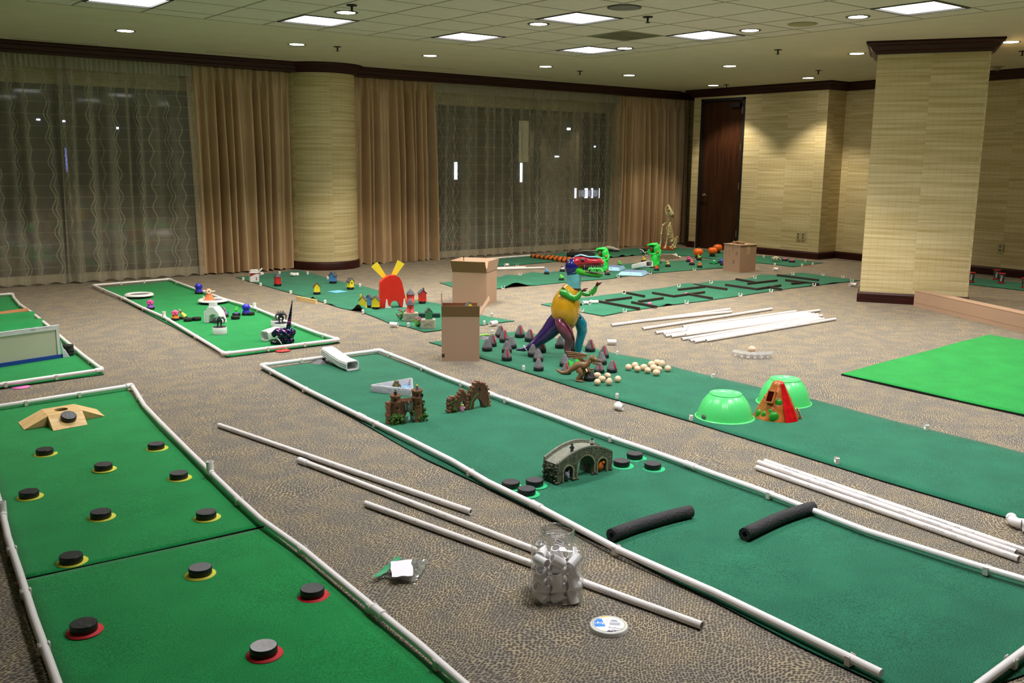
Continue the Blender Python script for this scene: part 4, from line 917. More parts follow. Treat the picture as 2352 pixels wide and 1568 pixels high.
for x,z,ww,hh in ((-20,38,1.1,15),(-8.5,34,1.1,17),(2,47,1.3,19),(3.5,20,6,1.2),(3.5,23,6,1.2),(3.5,26,6,1.2),(-21,28,5,1.2),(12,40,6,1.2),(12,43,6,1.2),(12,46,6,1.2)): mb.box(x,-w-.25,z,x+ww,-w,z+hh)
mb.build('printed_marks',mk,e)
A0=G(2098,703.5); A1=G(2352,765); d=(A1-A0).normalized(); n=Vector((-d.y,d.x,0)); n=n if n.dot(A0)>0 else -n; L_=(A1-A0).length+.75
e=empty('long_cardboard_box',A0,'long narrow cardboard box lying beside the square column','box',rz=atan2(d.y,d.x)); sg=1 if (Matrix.Rotation(-e.rotation_euler.z,3,'Z')@n).y>0 else -1
hh=.165
MB().box(0,0,0,L_,.15*sg,hh).build('walls',mat('brown_cardboard',(0,0,0)),e)
MB().box(.002,-.0015*sg,hh-.002,L_,.0*sg,hh+.002).box(.0,-.0012*sg,.045,L_,0,.047).build('edge_crease',mat('crease_brown',(150,116,88)),e)
obox_flap(e,(-.001,0,.0),(-.001,.15*sg,0),(0,0,hh),'end_flap',mat('brown_cardboard',(0,0,0)),.0008)

# ---------------------------------------------------------------- white framed panel
A=G(-95,858,.006); B=G(139,822,.006); d=(B-A).normalized(); Lp=(B-A).length
e=empty('framed_panel',A,'white framed board with blue tape standing along the mat','board',rz=atan2(d.y,d.x)); e.rotation_euler.x=radians(0)
hp=.245
MB().box(.02,-.004,.02,Lp-.02,.010,hp-.02).build('panel',mat('cream_board',(206,200,180),.6,var=.02,vs=3),e)
mf=mat('white_painted_frame',(226,222,224),.5,var=.06,vs=12)
mb=MB().box(0,-.012,hp-.028,Lp,.016,hp).box(Lp-.022,-.012,0,Lp,.016,hp-.028).box(0,-.012,0,.022,.016,hp-.028); mb.build('frame',mf,e)
mb=MB()
for k in range(24): mb.cbox((Lp*k/24+.02,random.uniform(-.004,.004),hp+.001),(Lp/22,.026,.005),Matrix.Rotation(random.uniform(-.06,.06),3,'Y'))
mb.build('crinkled_tape_edge',mat('wrinkled_white_tape',(216,214,228),.3,var=.08,vs=30),e)
MB().box(0,-.0135,0,Lp+.012,-.0045,.030).build('blue_tape',mat('blue_masking_tape',(24,72,170),.6),e)
mb=MB()
for k in range(5): mb.tube([(Lp+.002+k*.003,-.014,.13-k*.015),(Lp+.010+k*.004,-.018,.06),(Lp+.012+k*.010,-.026,.005)],.004,6)
mb.build('torn_tape_tails',MATS['wrinkled_white_tape'],e)
for k in range(3):
    o=puck(157+(.8 if k==1 else 0),813,'black puck at the %s of the stack of three behind the white panel'%('bottom','middle','top')[k],'stacked pucks','black'); o.location=G(157,816,.008)+Vector((.002*(k==1),0,k*.0268))
pl_b=MB(); q=[G(*p) for p in ((-60,737),(64,720),(67,726),(-60,744))]
for i,p in enumerate(q): p.z=.055
cen=sum(q,Vector())/4
pl_b.add([p-cen for p in q]+[Vector((p.x,p.y,.045))-cen for p in q],[(0,1,2,3),(7,6,5,4),(0,4,5,1),(1,5,6,2),(2,6,7,3),(3,7,4,0)])
o=pl_b.build('wooden_plank',wood('salmon_plank',(176,116,78),(200,140,98))); o.location=cen; tag(o,'thin orange-brown plank across the mat behind the white panel','plank')

# ---------------------------------------------------------------- downspouts and cups
def rrect(w,h,r=.25,n=4):
    pts=[]; r=min(w,h)*r
    for cx,cy,a0 in ((w/2-r,h-r,0),(-w/2+r,h-r,90),(-w/2+r,r,180),(w/2-r,r,270)):
        for k in range(n+1):
            a=radians(a0+90*k/n); pts.append((cx+r*cos(a),cy+r*sin(a)))
    return pts
def spout(e,path,w,h,m,t=.07):
    # hollow rounded rectangular tube swept along path (local coords)
    P=[Vector(p) for p in path]; prof=rrect(w,h); k=1-2*t; inn=[(x*k,(z-h/2)*k*(.96)+h/2) for x,z in prof]; n=len(prof); mb=MB()
    def ring(pr,i):
        tg=(P[min(i+1,len(P)-1)]-P[max(i-1,0)]).normalized(); sd=Vector((tg.y,-tg.x,0)).normalized(); up=sd.cross(tg); return [P[i]+sd*x+up*z for x,z in pr]
    o=[ring(prof,i) for i in range(len(P))]; q=[ring(inn,i) for i in range(len(P))]; V=[v for r in o+q for v in r]; K=len(P)
    F_=[]
    for b in (0,K):
        for i in range(K-1):
            for j in range(n): F_.append(((b+i)*n+j,(b+i)*n+(j+1)%n,(b+i+1)*n+(j+1)%n,(b+i+1)*n+j))
    mb.add(V,F_,True)
    for i in (0,K-1): mb.add(V,[(i*n+j,i*n+(j+1)%n,(K+i)*n+(j+1)%n,(K+i)*n+j) for j in range(n)])
    return mb.build('tube',m,e)
M_spout=mat('white_downspout_vinyl',(228,228,228),.3)
Pf,Pn=G(752,833),G(810,853); e=empty('downspout_tunnel',Pn,'curved white ribbed downspout tunnel on a grey disc, castle mat','tunnel','white downspout pieces')
a=Pf-Pn; spout(e,[(0,0,.008),a*.3+Vector((0,0,.012)),a*.6+Vector((0,0,.03)),a*.85+Vector((0,0,.048)),a+Vector((0,0,.055))],.100,.068,M_spout)
sd=Vector((-a.y,a.x,0)).normalized()*.0508; sd=sd if sd.x<0 else -sd
for z in (.018,.032,.046):
    MB().tube([sd+Vector((0,0,.008+z)),a*.3+sd+Vector((0,0,.012+z)),a*.6+sd+Vector((0,0,.03+z)),a*.85+sd+Vector((0,0,.048+z)),a+sd+Vector((0,0,.055+z))],.0022,6).build('rib',mat('rib_grey',(196,200,196),.35),e)
M_gd=mat('grey_rubber',(84,82,86),.5)
e=thing('cup_disc','grey flexible hole cup disc under the white downspout tunnel','golf cup',738,834,group='grey hole cup discs'); 
MB().lathe([(25,2.5),(24,3.5),(12,7),(7,8),(.1,5)],28).build('rim',M_gd,e); MB().prism([(2,0),(9,6),(6,-1)],7,12,'z').prism([(4,-2),(10,-8),(10,-3)],6,13,'z').build('torn_flaps',M_black,e)
e=thing('cup_disc','grey hole cup disc with lime strip behind the tall open box','golf cup',1124,778,group='grey hole cup discs')
MB().lathe([(25,2),(24,3),(12,6),(5,6),(.1,4)],28).build('rim',M_gd,e); MB().tube([(-22,6,7),(-8,8,8.5),(4,7,8)],[1.2,2,1],8).build('lime_strip',mat('lime_plastic',(150,236,60),.4),e); MB().cbox((-14,-6,5),(3,1,5)).cbox((16,-2,5),(3,1,4)).build('white_tab',M_white,e)

# ---------------------------------------------------------------- green bowls and toy volcano
M_bowl=mat('lime_bowl_plastic',(88,222,124),.28,spec=.6)
def bowl(px,py,R_,Hh,label):
    e=thing('plastic_bowl',label,'bowl',px,py,group='upturned lime green bowls'); k=R_/68; c=lambda a,z:1+.006*cos(44*a)*(1 if 5<z<Hh*.93 else 0)
    MB().lathe([(64*k,4),(66*k,5),(68.5*k,2.5),(68.5*k,.5),(64*k,2.2),(62.5*k,4)],64).build('rim',M_bowl,e)
    MB().lathe([(62.8*k,3),(61.5*k,10),(59.5*k,18),(56*k,28),(50.5*k,39),(44*k,48),(38.5*k,54),(36*k,56)],132,mod=c).build('body',M_bowl,e)
    MB().lathe([(36*k,55.5),(36.5*k,58.5),(34*k,58.8),(33*k,56.8),(2,56.6),(.1,56.9)],48).build('foot_ring',M_bowl,e)
    return e
e=bowl(1664,959,68,57,'upturned lime green bowl with a grey sticker, nearer the camera')
MB(TR(-46,-44,10)@RZ(-42)@RX(84)).lathe([(.1,.8),(6,.8),(6.3,0)],20).build('grey_sticker',mat('grey_sticker',(96,108,98),.5),e)
bowl(1800,926,63,54,'upturned lime green bowl behind the toy volcano')
e=thing('toy_volcano','orange brown plastic toy volcano with red lava and dark opening','toy volcano',1783,959)
rv=random.Random(5); nz_={}
def lump(a,z):
    i,j=int(a/(2*pi)*16)%16,int(z/9); k=(i,j)
    if k not in nz_: nz_[k]=rv.uniform(-.04,.05)
    return 1+nz_[k]
prof=[(51,0),(49,6),(46.5,12),(43.5,19),(40,26),(37,33),(33,40),(29,48),(25,56),(21,64),(17.5,71),(14.5,78),(12.5,84),(9,86),(8,80)]
M_rock=mat('orange_brown_rock_plastic',(176,96,34),.3,var=.12,vs=.08,spec=.55)
MB().lathe(prof,40,mod=lump).build('mountain',M_rock,e)
a0=radians(-51)
MB().lathe([(r*1.075+.7,z) for r,z in prof[:-1]],8,a0=a0-radians(17),a1=a0+radians(21),mod=lambda a,z:1+.01*sin(z*.7+a*9)).build('lava_flow',mat('red_lava_plastic',(206,22,30),.15,col2=(176,12,20),vs=.1,spec=.6),e)
mg=mat('moss_green_plastic',(36,140,34),.3)
for an,z,rr in ((-97,8,12),(-84,38,9),(-128,10,8),(-110,18,7),(-150,8,10)):
    r=49-z*.48; a=radians(an); MB().ell((r*cos(a)*.93,r*sin(a)*.93,z+3),(rr,rr*.7,rr*1.15),12,8).build('green_patch',mg,e)
a=radians(-118); M=TR(27*cos(a),27*sin(a),52)@RZ(-118+90)@RX(-28)
MB(M).cbox((0,-4.5,0),(15,6,24)).build('opening_void',mat('deep_maroon_void',(50,12,6),.9,spec=0),e)
mb=MB(M); mb.cbox((-8.5,-5,0),(2.5,8,27)).cbox((8.5,-5,0),(2.5,8,27)).cbox((0,-5,13.5),(19,8,2.5)).cbox((0,-6,-13.5),(19,9,2.5)); mb.build('opening_frame',M_rock,e)
mb=MB(); rq=random.Random(12)
for k in range(26):
    a=radians(rq.uniform(-175,-5)); z=rq.uniform(3,66); r=51-z*.50
    if abs(a-a0)<.42: continue
    mb.ell((r*cos(a)*.95,r*sin(a)*.95,z),(rq.uniform(3,6),rq.uniform(3,5),rq.uniform(3,6)),8,6,jit=.12)
mb.build('rock_ridges',mat('light_rock_ridge',(188,110,46),.3),e)
mb=MB(TR(50,0,12)@RY(-24)); mb.box(-1,-7,-11,1.5,7,16); mb.build('side_flap',M_rock,e); MB(TR(52,-1,10)@RY(-24)).box(.8,-6,-9,2.2,6,12).build('flap_lining',mat('grey_lining',(150,154,150),.4),e)

# ---------------------------------------------------------------- eggs and egg carton
M_egg=mat('pale_wood_egg',(226,190,158),.55,var=.03,vs=.2)
em=MB(); pr=[]
for i in range(13):
    t=pi*i/12; z=-cos(t); r=sin(t)*(1-.13*z); pr.append((max(.01,7.6*r),9.0*z))
em.lathe(pr,20); _eg=None
EG=[((1443.6,843),'b',0),((1458.7,838.5),'s',60),((1464,847),'f',0),((1479,843),'s',40),((1487.8,850.5),'f',0),((1496.6,836),'s',50),((1509.6,832.5),'s',10),((1520,835.5),'u',0),((1501.5,844),'s',30),((1512.8,848),'s',-20),((1508,855.7),'s',-10),((1534,846),'b',0),
    ((1372,862),'s',20),((1395.7,863),'f',0),((1382.7,870),'s',-20),((1372,877),'b',0),((1399,876),'u',0),((1419,870),'s',85),((1349,854),'u',0)]
en=['leftmost of the farther egg cluster','second from the left, back row of the farther cluster','front left of the farther cluster','middle of the farther cluster, tilted','front of the farther cluster, blunt end facing out','back row of the farther cluster, centre','touching the upright egg in the farther cluster','standing upright at the back of the farther cluster','centre right of the farther cluster','right of centre in the farther cluster','nearest and lowest in the farther cluster','alone at the right end of the farther cluster',
    'peeking from behind the bare black cone','back of the nearer cluster, beside the lava cone','middle of the nearer cluster','nearest left in the nearer cluster, round end out','standing up at the front of the nearer cluster','lying alone right of the nearer cluster','hidden behind the dragon forearm']
for ((x,y),k,a),l in zip(EG,en):
    if _eg is None: o=em.build('egg',M_egg); _eg=o
    else: o=_eg.copy(); COL.objects.link(o)
    s=mpp(G(x,y+7)); r={'u':9,'s':7.8,'f':7.6,'b':7.6}[k]*s
    o.location=G(x,y,r+.007); rz=atan2(o.location.y,o.location.x)-pi/2; o.scale=(s,s,s)
    o.rotation_euler={'u':(.15,.1,0),'s':(0,radians(78),rz+radians(a)),'f':(radians(80),0,rz+.2),'b':(radians(-88),0,rz)}[k]; tag(o,'pale wooden egg '+l,'egg','wooden eggs on the dinosaur mat')
o=_eg.copy(); COL.objects.link(o); o.location=G(1727.5,802,.026); s=mpp(o.location); o.scale=(s,s,s); o.rotation_euler=(1.4,0,.3); tag(o,'pale wooden egg alone on the carpet behind the clear carton','egg','loose eggs')
e=thing('egg_carton','empty clear plastic egg carton on the carpet','egg carton',1726,822); mb=MB()
for i in range(6):
    for j in range(2):
        x=(i-2.5)*14.5; y=(j-.5)*16+.012*x*x; mb.lathe([(7.2,10),(6.6,6),(5,2),(2.5,.3),(.2,0)],12,(x,y,0)); mb.lathe([(7.2,10),(9.5,10.6)],12,(x,y,0))
mb.build('cups',clear('carton_plastic',(.97,.97,.98),.8,.10,.10),e)
mb=MB()
for i in range(24):
    x=(i-11.5)*3.75; x2=x+3.75; f_=lambda x:.012*x*x
    for o_ in (-17,17): mb.add([(x,f_(x)+o_,9),(x2,f_(x2)+o_,9),(x2,f_(x2)+o_+(2 if o_>0 else -2),11.5),(x,f_(x)+o_+(2 if o_>0 else -2),11.5)],[(0,1,2,3)])
    mb.add([(x,f_(x)-17,10.2),(x2,f_(x2)-17,10.2),(x2,f_(x2)+17,10.2),(x,f_(x)+17,10.2)],[(0,1,2,3)])
mb.build('rim',clear('carton_rim',(.97,.97,.98),.6,.08,.16),e)
# ================================================================ metal dinosaur
def en(name,r,g,b): 
    m=mat(name,(r,g,b),.18,var=.10,vs=.09,coat=.5,spec=.6); return m
M_rust=mat('rusty_brown_edge',(66,34,26),.5,var=.3,vs=.5)
e=thing('metal_dinosaur','tall multicoloured painted metal dinosaur sculpture with open toothed jaws','sculpture',1303,818,0)
def LT(name,path,rad,m,n=18,parent=None): return MB().tube(path,rad,n).build(name,m,parent or e)
t=LT('tail',[(-118,-6,13),(-100,-5,15),(-86,-3,20),(-68,0,33),(-46,2,53),(-30,3,72),(-16,3,88)],[1.2,5,8,12.5,18,22,23],en('purple_enamel',52,32,86))
tt=[(-95-5.0*cos(a),-4.5+8.6*sin(a),17+7.3*cos(a)) for a in [2*pi*k/18 for k in range(18)]]; MB().tube(tt,1,6,close=True).build('white_tape_band',M_white,t)
bp=[(2,0,62),(0,0,70),(-3,0,82),(-6,0,97),(-6,0,113),(-4,0,127),(0,0,140),(5,0,152),(10,0,160)]
LT('body',bp,[(9,9),(20,19),(29,27),(34.5,32),(36,34),(34,31),(29.5,26),(24,21),(20,18)],mat('yellow_enamel',(214,158,24),.2,col2=(196,146,34),vs=.06,coat=.5),24)
mb=MB(); rs=random.Random(3)
for k in range(26):
    a=radians(rs.uniform(-160,-20)); z=rs.uniform(72,150); i=min(range(len(bp)),key=lambda i:abs(bp[i][2]-z)); r=[20,24,29,34.5,36,34,29.5,24,20][i]*.99; mb.ell((bp[i][0]+r*cos(a),r*.94*sin(a),z),(rs.uniform(.5,1.6),.5,rs.uniform(.6,2)),6,4)
for x,z in ((29,122),(28,92)): mb.ell((x,-8,z),(2.6,2,3.6),8,6)
mb.build('rust_chips',M_rust,e)
LT('neck',[(9,0,158),(11,0,170),(11,0,184),(10,0,190)],[(19,18),(18,17),(17.5,16),(17,15)],en('pale_teal_enamel',104,176,180),20)
LT('neck_seam',[(9,0,157),(9.3,0,160)],[(20.5,19),(20.3,18.8)],M_rust,20)
h=MB().ell((8,0,206),(17,15,22),18,12,Matrix.Rotation(radians(14),3,'Y')).build('back_of_head',en('navy_enamel',30,30,110),e)
# upper head
up=LT('upper_head',[(10,0,213),(20,0,218),(34,0,219),(48,0,218.5),(60,0,219),(71,0,219),(77,0,214.5)],[(13,12),(15,14.5),(12.5,13.5),(9,12),(8,11),(7.5,10),(3,6.5)],en('red_enamel',190,40,58))
MB().tube([(12,-3,230),(26,-3,233.5),(44,-3,229.5),(62,-2.5,229.5),(72,-2,228)],[(1.4,5),(2.2,7),(1.8,6.5),(1.8,5.5),(1,3)],10).build('crest_plate',en('sky_blue_enamel',120,190,205),e)
mb=MB().ell((30,-13.3,222),(4.4,2.2,4),12,8); mb.build('eye_socket',M_rust,e); MB().ell((30.5,-15,222.5),(2,1.2,2),10,6).build('eye_ball',mat('dark_eye',(24,14,12),.1),e)
mb=MB()
for k in range(6): mb.ell((22+k*3.4,-12.5,226+1.6*sin(k*.7)),(1.5,1.5,1.5),8,5)
mb.ell((70,-8.5,222),(3,2,3),8,6); mb.build('brow_beads',en('red_bead_enamel',214,60,80),e)
jw=LT('lower_jaw',[(12,0,201),(24,0,196),(38,0,192.5),(52,0,189.5),(66,0,188),(76,0,188)],[(10,12.5),(10,13),(7,11.5),(5.5,10),(5,9),(4,7.5)],en('green_enamel_jaw',66,186,40))
LT('jaw_underside',[(14,0,189),(30,0,186),(50,0,184.5),(70,0,183.5)],[(2,10),(3,10.5),(1.6,9.5),(1,7)],en('blue_under_enamel',60,110,130))
mb=MB(); mb.tube([(30,0,205),(46,0,203),(62,0,203),(72,0,205)],[(10,9),(9,8.5),(8.5,8),(6,6.5)],12); mb.build('mouth_interior',mat('mouth_dark',(26,10,8),.6),e)
mt=mat('ivory_tooth',(196,184,164),.3); mb=MB()
for k in range(11):
    x=34+k*4.1; zt=211.5-.0*k; zb=197.2-.55*k
    for y in (-10.2+.05*k,10.2): mb.cyl((x,y,zt),(x+.5,y*.96,zt-(6.2 if k%3 else 8)),1.5,.15,6); mb.cyl((x+1.6,y,zb-1),(x+2,y*.96,zb+5.5),1.4,.15,6)
mb.cyl((74,-6,211),(75,-6,200),2,.2,6); mb.build('teeth',mt,e)
mb=MB()
for k in range(10): mb.tube([(36+k*4.2,-10.6,211),(38+k*4.2,-11.2,212),(40+k*4.2,-10.6,211)],1,6); mb.tube([(36+k*4,-10.6,196.5-.5*k),(38+k*4,-11.3,195.6-.5*k),(40+k*4,-10.6,196.2-.5*k)],1,6)
mb.build('gum_scallops',M_rust,e)
mb=MB(); rs=random.Random(9)
for k in range(8):
    x=42+k*3.7; mb.tube([(x,-6-rs.random()*4,198+rs.random()*4),(x+3,-11,204+rs.random()*3),(x+7,-9,199+rs.random()*3),(x+10,-12,196)],[1,2.6,2,.4],8,flat=.4)
mb.build('green_ruffle_in_mouth',mat('mint_green_plastic',(96,236,110),.35),e)
# legs
M_ma=en('maroon_enamel',118,56,76); M_te=en('teal_enamel',16,116,136)
LT('leg',[(-22,-19,97),(-19,-20,86),(-12,-21,74),(-2,-21,58),(4,-20,44),(2,-19,34),(-1,-18,24),(2,-18,12),(4,-18,2)],[(6,8),(14,12),(18,15),(17.5,15),(13.5,12),(9.5,9),(9,8.5),(7.8,7.5),(7,7)],M_ma)
LT('leg',[(20,16,94),(24,18,84),(30,19,72),(33,19,56),(30,19,42),(27,19,30),(25,19,18),(24,19,8)],[(8,8),(13,12),(14.5,14),(12.5,12),(10,10),(10,9.5),(9,8.5),(7.5,7.5)],M_te)
for x,y,z,m in ((5,-18,2.5,M_ma),(26,19,5,M_te)):
    mb=MB()
    for k in (-1,0,1): mb.tube([(x,y,z+1),(x+8,y-5*k-2,z),(x+15,y-8*k-4,z-1.6)],[4.5,3,.8],8)
    mb.build('foot',m,e)
mb=MB(); mb.tube([(-20,-33,97),(-10,-35,90),(0,-36,76),(9,-33,60),(15,-29,45),(14,-27,30),(12,-25,16)],[1.2,1.5,1.4,1.4,1.5,1.3,1.2],6); mb.build('leg_seam',M_rust,e)
# arms
M_ga=en('green_enamel_arm',52,158,48)
for yy,sx,nm in ((-24,0,0),(20,43,1)):
    pts=[(-17,yy,153),(-8,yy-4,149),(5,yy-5,141),(14,yy-4,138)] if not nm else [(22,yy-4,150),(30,yy-8,146),(40,yy-10,143),(50,yy-10,144)]
    a=LT('arm',pts,[(8,8),(9,8),(7.5,7),(6.5,6)] if not nm else [(6,6),(6,6),(5.5,5.5),(5,5)],M_ga,14)
    q=pts[-1]; f=[q,(q[0]+8,yy-6,q[2]+5),(q[0]+15,yy-6,q[2]+17)] if not nm else [q,(q[0]+8,yy-10,q[2]+8),(q[0]+13,yy-10,q[2]+18)]
    MB().tube(f,[(7,6.5),(6.5,6),(3.6,3.6)],12).build('forearm',M_ga,a)
    w_=f[-1]; mb=MB()
    for k,(dx,dz) in enumerate(((9,4),(3,10),(12,9)) if nm else ((12,2),(14,7),(8,5))): mb.tube([w_,(w_[0]+dx*.5,w_[1]-k*2+2,w_[2]+dz*.7),(w_[0]+dx,w_[1]-k*2+2,w_[2]+dz)],[2.4,2,.7],8)
    mb.build('claws',mat('maroon_claw',(92,30,28),.3),a)
MB().tube([(-14,-26,162),(-10,-27,158),(-9,-27,150)],[2.5,3,2],8).build('shoulder_weld',M_rust,e)

# ================================================================ volcano pucks
M_cone=mat('grey_volcanic_plaster',(112,110,114),.7,var=.4,vs=.35,bump=.7,bs=.5); M_lava=mat('painted_red_lava',(188,26,36),.35)
VC=[(1149,772,1,'farthest left, behind the others near the tall box'),(1158.6,782,1,'second back beside the farthest left one'),(1129,792,1,'near the grey disc, lava on its right'),(1118.8,802.6,0,'plain, nearest the tall open box'),(1194,771,1,'farthest back in the middle, lava facing front'),(1216.7,780,1,'just above the dinosaur tail'),
    (1175,796.5,0,'plain, behind two stacked close together'),(1164,806.7,0,'plain, middle of the left cluster'),(1164,824,1,'nearest of the left cluster, lava on right'),(1224,815,0,'touching the dinosaur tail, near side'),(1243,805,1,'behind the dinosaur tail'),(1236,826,0,'plain, second from the near mat edge below the tail'),
    (1237,847.5,2,'with red tip only, nearest the mat edge below the tail'),(1286.3,795.5,0,'half hidden behind the maroon leg'),(1313.7,805,0,'between the two dinosaur legs'),(1297,838,0,'in front of the maroon foot, plain'),(1300,855.7,1,'behind the brown dragon tail'),(1355.5,803.7,1,'right of the teal leg, farther back'),
    (1387,818,1,'rear of a touching pair right of the legs'),(1382,833,0,'front of a touching pair, plain, right of the legs'),(1405.5,851.6,1,'farthest right, nearest the egg cluster'),(1376,853,1,'between the dragon jaws and the eggs')]
def cone_mb(seed=1):
    rs=random.Random(seed); tb={}
    def md(a,z):
        k=(int(round(a*16/(2*pi)))%16,int(z/4)); 
        if k not in tb: tb[k]=rs.uniform(-.08,.08)
        return 1+tb[k]
    return MB().lathe([(11.3,8.2),(11.6,9.6),(9.9,13),(8.1,17),(6.2,21.5),(4.4,25.5),(3.2,28),(.1,28.6)],16,mod=md)
vp=[]
for k in (1,0,2):
    o=bpy.data.objects.new('volcano_puck',None); COL.objects.link(o); puck_mb(MB(),11.8,8.4).build('puck',[M_black,M_pucktop],o); cone_mb(k+3).build('cone',M_cone,o)
    if k==1: MB().tube([(2,-3.4,27.6),(3.2,-5.9,22.5),(4,-7.7,17),(5.2,-9.6,11.5),(5.5,-10.4,9.6)],[1.3,1.5,1.6,1.7,1],8).build('lava_streak',M_lava,o)
    if k==2: MB().ell((0,-.8,27.4),(2.8,2.4,2.4),10,6).build('lava_tip',M_lava,o)
    vp.append((k,o))
vp={k:o for k,o in vp}; used=set()
for i,(x,y,k,l) in enumerate(VC):
    o=vp[k] if k not in used else dup(vp[k]); used.add(k)
    pose(o,x,y+3,rot=random.Random(i).uniform(-25,25),z=.0085); tag(o,'grey volcano cone, '+l,'game obstacle','volcano cones on pucks')
e=thing('volcano_puck','bare black cone on a puck standing before the brown dragon','game obstacle',1354.5,873,z=.0085,group='volcano cones on pucks'); puck_mb(MB(),13.5,9).build('puck',[M_black,M_black],e)
MB().lathe([(12.6,9),(11,12),(8,17),(5.5,21),(3,24),(.1,24.6)],16,mod=lambda a,z:1+.05*sin(a*5+z)).build('cone',mat('shiny_black_cone',(34,34,36),.35,var=.2,vs=.4,bump=.5,bs=.5),e)

# ================================================================ brown dragon
M_dr=mat('brown_dragon_plastic',(136,100,64),.42,col2=(104,78,48),vs=.14,spec=.5)
e=thing('toy_dragon','brown plastic toy dragon with one raised wing and open jaws','toy dragon',1322,874,z=.0085)
k_=1.03
def D(path,r,name,m=M_dr,n=14,par=None): return MB().tube([((x-1322),y,(874-z)*k_) for x,y,z in path],r,n).build(name,m,par or e)
D([(1276,0,848.5),(1281,0,852.5),(1290,0,856.5),(1302,0,855.5),(1312,0,848.5),(1320,0,842),(1330,0,838),(1340,0,838),(1347,0,836),(1352,0,829),(1355,0,822),(1361,0,820)],[1.2,2.6,3.3,4.6,6.2,8.4,10,10,8.6,5.5,5,4.5],'body')
D([(1354,0,820),(1362,0,824),(1370,0,826.5),(1378,0,828),(1381,0,830)],[(6,6),(6,6.5),(4,5),(3.4,4),(1,2.5)],'upper_head')
D([(1358,0,829),(1366,0,834),(1374,0,836.5),(1378,0,836)],[(4,5),(2.6,4),(1.8,3),(.8,1.6)],'lower_jaw')
mb=MB(); X=lambda x,y,z:((x-1322),y,(874-z)*k_)
for a,b in (((1356,-3,817),(1352,-4,811)),((1363,-3,819),(1358,-5,812.5)),((1366,2,820),(1362,3,813)),((1361,-6,829),(1360,-9,834)),((1365,-6,830),(1365,-9,835)),((1356,-5,827),(1352,-8,832))): mb.cyl(X(*a),X(*b),1.5,.2,6)
mb.build('head_spikes',mat('tan_spike',(160,118,80),.4),e)
mb=MB()
for k in range(17):
    t=k/16; x=1281+t*68; z=851.5-12*t-5.5*t*sin(t*3); z=[852,855,852,846,838.5,833,829,827.5,826.5][int(t*8)] if k<17 else z; mb.cyl(X(x,0,z-1),X(x-1.5,0,z-4),1.1,.1,5)
mb.build('back_spines',MATS['tan_spike'],e)
MB().ell(X(1376.5,-2,833),(2.4,2.2,1.4),8,6).build('silver_tongue',mat('silver_plastic',(200,200,210),.2,metal=.6),e); MB().ell(X(1371,-4.6,823.5),(1.2,.8,.9),8,6).build('eye',mat('dark_eye',(24,14,12)),e)
for yy,dx in ((-9,0),(9,7)):
    l=D([(1327+dx,yy*.8,845),(1330+dx,yy,850),(1335+dx,yy,857),(1329+dx,yy,864),(1325+dx,yy,869)],[(7,5),(7.6,6),(5.6,5),(4.4,4),(4,4)],'leg')
    mb=MB().tube([X(1322+dx,yy,871.5),X(1331+dx,yy-1,871.5),X(1339+dx,yy-2,872.5)],[(2.5,4),(2.6,5),(1.6,4.5)],10)
    for q in (-3,0,3): mb.cyl(X(1338+dx,yy+q,872),X(1343+dx,yy+q*1.3,873.4),1.3,.3,6)
    mb.build('foot',M_dr,l)
    a=D([(1348,yy*.8,841),(1351,yy*1.1,847),(1354,yy*1.1,850),(1363,yy*.9,849)],[3,2.4,2.2,1.6],'arm',n=8)
def wing(pts,y,m,th=.9):
    mb=MB(); mb.prism([((x-1322),(874-z)*k_) for x,z in pts],y,y+th); return mb
w=wing([(1298,807.5),(1306,807),(1322,809),(1346,813),(1345.5,819),(1336,820),(1338,824),(1344,826),(1347,833),(1341,838),(1334,832),(1331,828),(1325,823.5),(1317,824.5),(1314,822),(1307,822),(1303,818),(1300.5,813)],-3,M_dr).build('wing',M_dr,e)
mb=MB()
for a,b in (((1298,807),(1346,812.5)),((1300,811),(1345,815)),((1303,816),(1344,819)),((1308,821),(1338,822)),((1346,819),(1336,821)),((1336,822),(1347,833))): mb.tube([X(a[0],-3.6,a[1]),X((a[0]+b[0])/2,-4,(a[1]+b[1])/2-.4),X(b[0],-3.6,b[1])],[.7,1.0,1.3],6)
mb.build('wing_bones',MATS['tan_spike'],w)
e=thing('green_plastic_fin','glossy bright green plastic fins lying behind the dragon back','toy part',1318,848,z=.0085)
M_gp=mat('glossy_green_plastic',(60,210,70),.12); MB(RX(-20)).prism([(-13,22),(-2,18),(3,10),(-4,2),(-9,6)],0,2).prism([(2,24),(8,27),(14,24),(15,17),(6,13)],8,10).build('fins',M_gp,e)

# ================================================================ castle ornaments, pond, figures
M_brick=mat('red_brown_resin',(112,72,46),.6,col2=(84,54,36),vs=.25,bump=.6,bs=.6); M_brick2=mat('terracotta_resin',(138,90,66),.6,var=.2,vs=.3); M_moss=mat('moss_green_foam',(88,126,42),.9,col2=(44,84,28),vs=.5,bump=.8,bs=.8); M_verd=mat('verdigris_stone',(82,98,82),.6,var=.25,vs=.5)
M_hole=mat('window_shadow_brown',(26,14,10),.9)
def moss(e,pts,name='moss_bush'):
    mb=MB(); rs=random.Random(len(pts))
    for x,y,z,r in pts:
        for k in range(10): mb.ell((x+rs.uniform(-r,r)*.75,y+rs.uniform(-.6,.4)*r,max(1,z+rs.uniform(-r,r)*.75)),r*rs.uniform(.25,.42),7,5,jit=.25)
    return mb.build(name,M_moss,e)
e=thing('castle_ornament','brown two-towered toy castle ornament with arch and mossy bushes','castle ornament',930,968,16,z=.009)
prof=[(-38,0),(-38,42),(-33,50),(-20,50),(14,48),(40,50),(43,40),(46,0),(16,0),(15,14),(11,22),(7,25),(3,22),(0,14),(-1,0)]
MB().prism(prof,-5,9).build('gate_wall',M_brick,e)
mb=MB()
